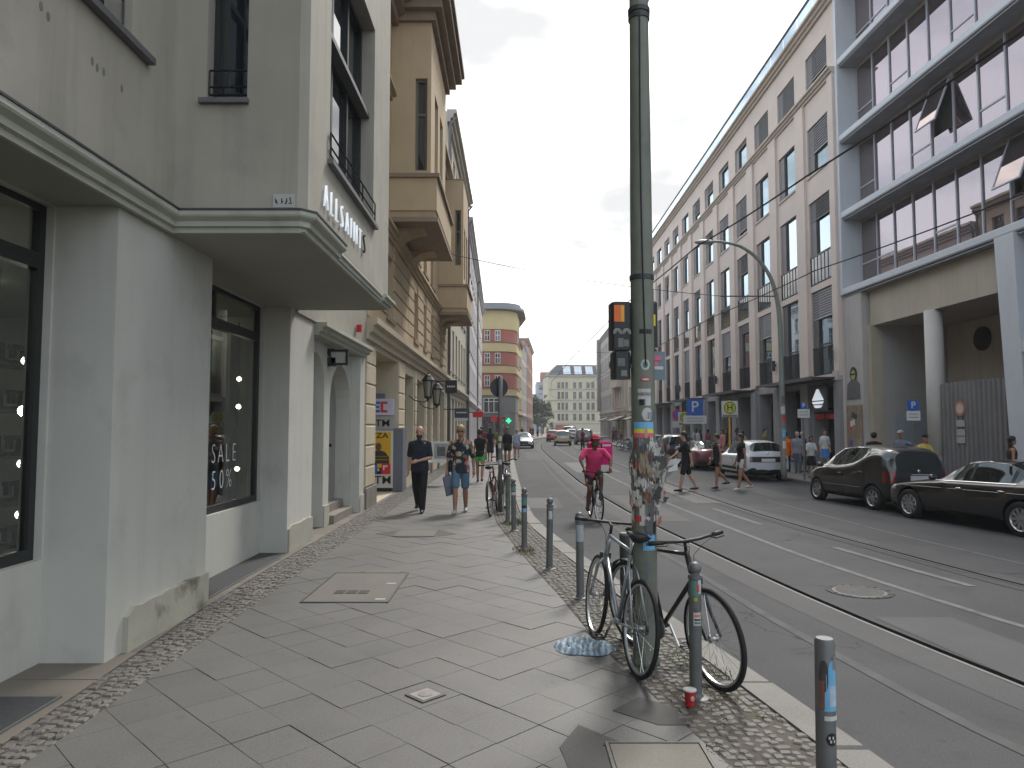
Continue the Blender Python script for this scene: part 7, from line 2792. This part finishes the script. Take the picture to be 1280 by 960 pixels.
    if cap_m:
        q = MB().ball((-.005, 0, .06), .108, 18, 10, (1.0, .86, .75))
        q.v = [(x, y, max(z, .045)) for x, y, z in q.v]
        q.box(.06, -.07, .045, .16, .07, .058)
        q.v = [T_ @ Vector(p) for p in q.v]
        put('cap', q, cap_m, vox * .8, 2)
    if beard:
        q = MB().ball((.045, 0, -.085), .068, 12, 10, (.75, .95, .9))
        q.ball((.062, 0, -.15), .05, 12, 10, (.7, .85, 1.6))
        q.v = [T_ @ Vector(p) for p in q.v]
        put('beard', q, beard, vox * .8, 2)
    J['dz'] = dz
    return t, {a: (mat_n @ b if isinstance(b, Vector) else b) for a, b in J.items()}


def floral():
    m = bpy.data.materials.new('floral_print')
    m.use_nodes = True
    n, l = m.node_tree.nodes, m.node_tree.links
    b = n['Principled BSDF']
    b.inputs['Roughness'].default_value = .85
    tc_ = n.new('ShaderNodeTexCoord')
    nz_ = n.new('ShaderNodeTexNoise')
    nz_.inputs['Scale'].default_value = 9
    l.new(tc_.outputs['Object'], nz_.inputs['Vector'])
    mi = n.new('ShaderNodeMix')
    mi.data_type = 'VECTOR'
    mi.inputs['Factor'].default_value = .12
    l.new(tc_.outputs['Object'], mi.inputs['A'])
    l.new(nz_.outputs['Color'], mi.inputs['B'])
    v = n.new('ShaderNodeTexVoronoi')
    v.inputs['Scale'].default_value = 11
    l.new(mi.outputs['Result'], v.inputs['Vector'])
    r1 = n.new('ShaderNodeValToRGB')
    r1.color_ramp.interpolation = 'CONSTANT'
    cs = [(0, (.4, .06, .05)), (.22, (.5, .22, .12)), (.38, (.42, .4, .33)), (.55, (.02, .022, .035)), (.72, (.12, .16, .09)), (.85, (.45, .12, .14))]
    r1.color_ramp.elements[0].color = (*cs[0][1], 1)
    r1.color_ramp.elements[1].position = cs[1][0]
    r1.color_ramp.elements[1].color = (*cs[1][1], 1)
    for p, c in cs[2:]:
        e = r1.color_ramp.elements.new(p)
        e.color = (*c, 1)
    l.new(v.outputs['Color'], r1.inputs['Fac'])
    r2 = n.new('ShaderNodeValToRGB')
    r2.color_ramp.elements[0].position = .42
    r2.color_ramp.elements[1].position = .55
    l.new(v.outputs['Distance'], r2.inputs['Fac'])
    m2 = n.new('ShaderNodeMix')
    m2.data_type = 'RGBA'
    l.new(r2.outputs['Color'], m2.inputs['Factor'])
    l.new(r1.outputs['Color'], m2.inputs['A'])
    m2.inputs['B'].default_value = (.018, .02, .032, 1)
    l.new(m2.outputs['Result'], b.inputs['Base Color'])
    return m


navy = cloth('navy', (.014, .018, .03))
blackc = cloth('black', (.01, .01, .011))
white_c = cloth('white', (.5, .5, .49))
denim = cloth('denim', (.09, .17, .25), .15)
pink = cloth('pink', (.58, .04, .14))
grey_c = cloth('grey', (.2, .22, .25))
olive = cloth('olive', (.2, .17, .05))
red_c = cloth('maroon', (.2, .03, .05))
hair_b = M('hair_brown', (.03, .018, .012), .6, .2, 30, local=True)
hair_k = M('hair_black', (.008, .007, .007), .5, .2, 30, local=True)
hair_bl = M('hair_blond', (.33, .22, .1), .6, .2, 30, local=True)
hair_g = M('hair_grey', (.35, .34, .33), .6, .15, 30, local=True)
shoe_k = M('shoe_black', (.012, .012, .012), .5, .05)
shoe_w = M('shoe_white', (.4, .4, .4), .6, .1)
fl_m = floral()
# two men walking towards the camera
person('bald man with long beard in navy shirt and black trousers walking up the pavement', (-1.9, 14.75, 0), R(-93), 1.78, ((14, 4), (-10, 22)), ((12, 10, 78), (-8, 10, 14)), 0, False, skin_l, navy, .8, .84, blackc, 'long', shoe_k,
       beard=hair_b, fat=.022, vox=.011, turn=-2, joints={'wrl': (.22, .0, 1.06)})
hm, hj = person('blond man in floral shirt, sunglasses and denim shorts walking up the pavement', (-1.05, 14.6, 0), R(-92), 1.8, ((-6, 16), (16, 5)), ((-10, 14, 16), (6, 12, 12)), 0, False, skin_t, fl_m, .9, .82, denim, 'knee', shoe_w,
                hair=hair_bl, fat=.008, vox=.011, shades=True, turn=3)
# what the man in the floral shirt carries
m_h = wm(hm)
g1 = m_h @ (hj['wrr'] + Vector((.01, 0, -.1)))
t = thing('carrier_bag', 'slim grey blue carrier bag held by the man in the floral shirt', 'bag', g1)
t.rotation_euler = (R(6), R(-14), R(20))
MB().prism([(-.1, -.03), (.1, -.03), (.11, 0), (.1, .03), (-.1, .03), (-.11, 0)], -.42, -.02, .02).build('bag_body', M('bag_slate', (.12, .13, .18), .6, .15, 9, local=True), t, sharp=30)
MB().tube([(-.05, .0, -.03), (-.04, 0, .03), (.04, 0, .03), (.05, 0, -.03)], .006, 5).build('handle', black, t)
t = thing('shoulder_bag', 'small black shoulder bag slung across the floral shirt', 'bag', m_h @ Vector((.06, -.2, .93)), R(-92))
MB().prism([(-.09, -.03), (.09, -.03), (.1, .0), (.09, .03), (-.09, .03), (-.1, 0)], -.1, .13, .02).build('bag_body', blackc, t, sharp=30)
MB().tube([(.0, 0, .12), (.06, .08, .3), (.085, .2, .46), (.04, .28, .56), (-.06, .27, .57), (-.19, .16, .42), (-.17, .04, .24), (-.04, -.01, .12)], .011, 5).build('strap', black, t)

# cyclist with the pink delivery cube
cb = bicycle('black bicycle ridden by the courier in pink', (1.66, 14.5, zr(1.66)), R(-87), 0, bkblack, bkblack, R(5), False, 'flat')
cyc, cj = person('courier in pink shirt riding towards the camera', (1.655, 14.62, zr(1.66)), R(-87), 1.72, skin=skin_d, top=pink, sleeve=.75, topz=.86, bottom=fl_m, blen='bermuda', shoes=shoe_k, hair=hair_k, hairl=.12, cap_m=cloth('red_cap', (.45, .03, .06)), vox=.012, lean=24,
                 joints={'hipl': (-.09, .085, .98), 'hipr': (-.09, -.085, .98), 'knl': (.26, .12, .86), 'knr': (.19, -.1, .62), 'anl': (.19, .12, .47), 'anr': (.02, -.12, .24), 'shl': (.16, .19, 1.4), 'shr': (.16, -.19, 1.4),
                         'ell': (.33, .31, 1.22), 'elr': (.33, -.31, 1.22), 'wrl': (.49, .27, 1.07), 'wrr': (.49, -.27, 1.07), 'head': (.3, 0, 1.6), 'ground': (0, 0, 0)})
cube = thing('delivery_backpack', 'large pink cube backpack worn by the cycling courier', 'backpack', wm(cyc) @ Vector((-.08, .2, 1.1)), R(-87 + 12))
MB().prism([(-.26, -.23), (.0, -.23), (.0, .23), (-.26, .23)], -.02, .46, .04).build('box', cloth('pink_box', (.58, .02, .17)), cube, sharp=30)
MB().box(-.263, -.2, .36, -.262, .2, .42).box(.001, -.2, .36, .003, .2, .4).build('reflective_strip', pap[1], cube)
MB().tube([(.0, -.05, .4), (.1, -.05, .4), (.13, -.05, .3), (.0, -.05, .1)], .018, 6).tube([(.0, -.22, .4), (.1, -.24, .4), (.13, -.24, .3), (.0, -.22, .1)], .018, 6).build('strap', blackc, cube)

# three people crossing
person('man in black T-shirt and shorts striding across the road', (5.04, 20.75, zr(5)), R(176), 1.74, ((16, 6), (-15, 12)), ((-24, 10, 14), (28, 12, 30)), 3, False, skin_l, blackc, .8, .82, blackc, 'knee', shoe_k, hair=hair_b, vox=.013)
person('woman in black top and short black skirt crossing behind the man', (6.28, 21.9, zr(6.3)), R(190), 1.66, ((8, 4), (-14, 30)), ((-6, 10, 10), (8, 10, 14)), 0, True, skin_t, blackc, 0, .84, blackc, 'short', shoe_k, hair=hair_b, vox=.013)
person('long haired woman in black top and white shorts crossing last of the three', (6.85, 21.35, zr(6.85)), R(184), 1.7, ((12, 4), (-10, 26)), ((-8, 8, 10), (6, 8, 14)), 0, True, skin_t, blackc, .2, .88, white_c, 'short', shoe_w, hair=hair_b, hairl=.9, vox=.013)
# on the right pavement
RP = -.085
person('man in bright orange jacket seen from behind on the right pavement', (11.05, 28.8, RP), R(80), 1.6, ((6, 3), (-6, 6)), skin=skin_l, top=cloth('orange', (.75, .14, .01)), sleeve=1.9, topz=.7, bottom=blackc, shoes=shoe_k, hair=hair_k, vox=.016)
person('grey haired man in checked grey shirt facing the orange jacket', (11.35, 28.4, RP), R(-120), 1.62, ((4, 3), (-4, 4)), skin=skin_l, top=cloth('grey_check', (.22, .24, .29), .3), sleeve=.8, topz=.82, bottom=cloth('bluegrey', (.1, .12, .17)), shoes=shoe_k, hair=hair_g, vox=.016)
person('grey haired man in dark green jacket near the parking sign', (11.75, 28.9, RP), R(-60), 1.62, ((4, 3), (-4, 4)), skin=skin_l, top=cloth('dark_green', (.02, .05, .045)), sleeve=1.9, topz=.72, bottom=cloth('dark_green'), shoes=shoe_k, hair=hair_g, vox=.016)
person('dark haired woman in white blouse and black skirt by the parking sign', (10.75, 25.7, RP), R(-100), 1.5, ((4, 3), (-4, 4)), ((20, 8, 70), (20, 8, 70)), 0, True, skin_t, white_c, .8, .92, blackc, 'skirt', shoe_k, hair=hair_k, hairl=.3, vox=.016)
person('woman in white top and blue skirt walking on the right pavement', (13.4, 30.6, RP), R(-95), 1.72, ((10, 4), (-8, 14)), ((-4, 10, 14), (4, 10, 14)), 0, True, skin_l, white_c, 1.0, .9, cloth('blue_skirt', (.06, .2, .5)), 'skirt', shoe_w, hair=hair_b, vox=.016)
person('person in black jacket and black cap behind the compact car', (10.95, 21.6, RP), R(60), 1.66, skin=skin_l, top=blackc, sleeve=1.9, topz=.75, bottom=blackc, shoes=shoe_k, cap_m=cloth('cap_black', (.012, .012, .012)), hair=hair_k, vox=.016)
person('man in grey blue shirt and pale cap stretching an arm behind the compact car', (11.55, 21.2, RP), R(-150), 1.72, ((6, 3), (-6, 6)), ((10, 70, 20), (4, 10, 14)), skin=skin_t, top=cloth('grey_blue', (.14, .17, .23)), sleeve=.8, bottom=grey_c, shoes=shoe_k, cap_m=cloth('cap_pale', (.35, .31, .27)), vox=.016)
person('person in yellow shirt and dark cap beside the saloon car', (11.45, 19.9, RP), R(-80), 1.62, ((6, 3), (-6, 6)), ((24, 8, 20), (30, 10, 20)), 6, False, skin_t, cloth('yellow', (.5, .38, .08)), .8, .84, blackc, 'long', shoe_k, cap_m=cloth('cap_black'), vox=.016)
person('dark haired woman in brown top before the slanted leg', (12.2, 17.45, RP), R(-20), 1.6, ((6, 3), (-6, 6)), skin=skin_t, woman=True, top=cloth('brown', (.05, .025, .02)), sleeve=0, bottom=blackc, shoes=shoe_k, hair=hair_k, hairl=.6, vox=.016)
# down the left pavement
person('woman in black top and bright green shorts walking away down the pavement', (-1.0, 22.4, 0), R(88), 1.68, ((14, 4), (-14, 20)), skin=skin_t, woman=True, top=blackc, sleeve=.3, bottom=cloth('green', (.08, .4, .08)), blen='short', shoes=shoe_k, hair=hair_b, vox=.016)
w1, _ = person('woman in long dark blue dress in the group down the pavement', (-1.1, 36, 0), R(80), 1.7, ((4, 3), (-4, 4)), skin=skin_l, woman=True, top=navy, sleeve=.6, bottom=navy, blen='dress', shoes=shoe_k, hair=hair_b, hairl=.5, vox=.02)
m1, _ = person('man in olive shirt standing in the group down the pavement', (-.65, 35.4, 0), R(-90), 1.74, ((4, 3), (-4, 4)), skin=skin_l, top=olive, sleeve=.8, bottom=navy, shoes=shoe_k, hair=hair_b, vox=.02)
wk, _ = person('person in black with bare legs by the far kerb', (-.2, 31.2, 0), R(-90), 1.72, ((12, 4), (-12, 20)), skin=skin_t, woman=True, top=blackc, sleeve=1.2, bottom=blackc, blen='short', shoes=shoe_k, hair=hair_k, hairl=.7, vox=.02)
sw = lambda a, b: {a: b}
dup(wk, (.28, 42.3, -.12), R(95), 'person in pale blue top stepping off the far kerb', None, {blackc: cloth('pale_blue', (.35, .42, .55)), hair_k: hair_bl})
dup(m1, (-1.55, 36.6, 0), R(70), 'man in maroon shirt in the group down the pavement', None, {olive: red_c, navy: grey_c})
dup(m1, (5.6, 56.6, -.12), R(140), 'man in dark red crossing the road far ahead', None, {olive: red_c, navy: blackc})
random.seed(31)
tones = {'black': blackc, 'white': white_c, 'maroon': red_c, 'navy': navy, 'olive': olive, 'denim blue': denim, 'beige': cloth('beige', (.4, .33, .25)), 'rose': cloth('rose', (.5, .2, .2)), 'grey': grey_c}
main = {w1: navy, m1: olive, wk: blackc}


def crowd(n, place, where, group, start):
    ks = list(tones)
    for k in range(n):
        tn = ks[(k + start) % len(ks)]
        src = (m1, w1, wk, m1)[random.randrange(4)]
        o = dup(src, place(k), random.uniform(0, 6.3), 'pedestrian in %s clothes %s' % (tn, where), group, {main[src]: tones[tn]})
        o.scale = (random.uniform(.94, 1.03),) * 3


crowd(9, lambda k: (kout(104 + k * 3.3) - random.uniform(1.4, 3), 104 + k * 3.3, 0), 'in the distant crowd where the street bends', 'crowd at the left bend', 0)
crowd(9, lambda k: (10.9 + random.uniform(0, 1.8), 34.5 + k * 1.4, RP), 'waiting at the bus stop behind the parked cars', 'crowd at the bus stop', 4)
crowd(8, lambda k: (kright(84 + k * 5) + random.uniform(.6, 2.5), 84 + k * 5, RP), 'on the far right pavement by the awnings', 'walkers by the far awnings', 2)
# ---------------------------------------------------------------- haze over the far street
hz = MB().box(-470, -470, -1.4, 470, 470, 24.5).build('haze', None)
hm_ = bpy.data.materials.new('haze_air')
hm_.use_nodes = True
nn = hm_.node_tree.nodes
for q in list(nn):
    if q.type != 'OUTPUT_MATERIAL':
        nn.remove(q)
pv = nn.new('ShaderNodeVolumePrincipled')
pv.inputs['Color'].default_value = (.9, .93, .97, 1)
pv.inputs['Density'].default_value = .0007
hm_.node_tree.links.new(pv.outputs['Volume'], [q for q in nn if q.type == 'OUTPUT_MATERIAL'][0].inputs['Volume'])
hz.data.materials.append(hm_)
hz['kind'] = 'stuff'
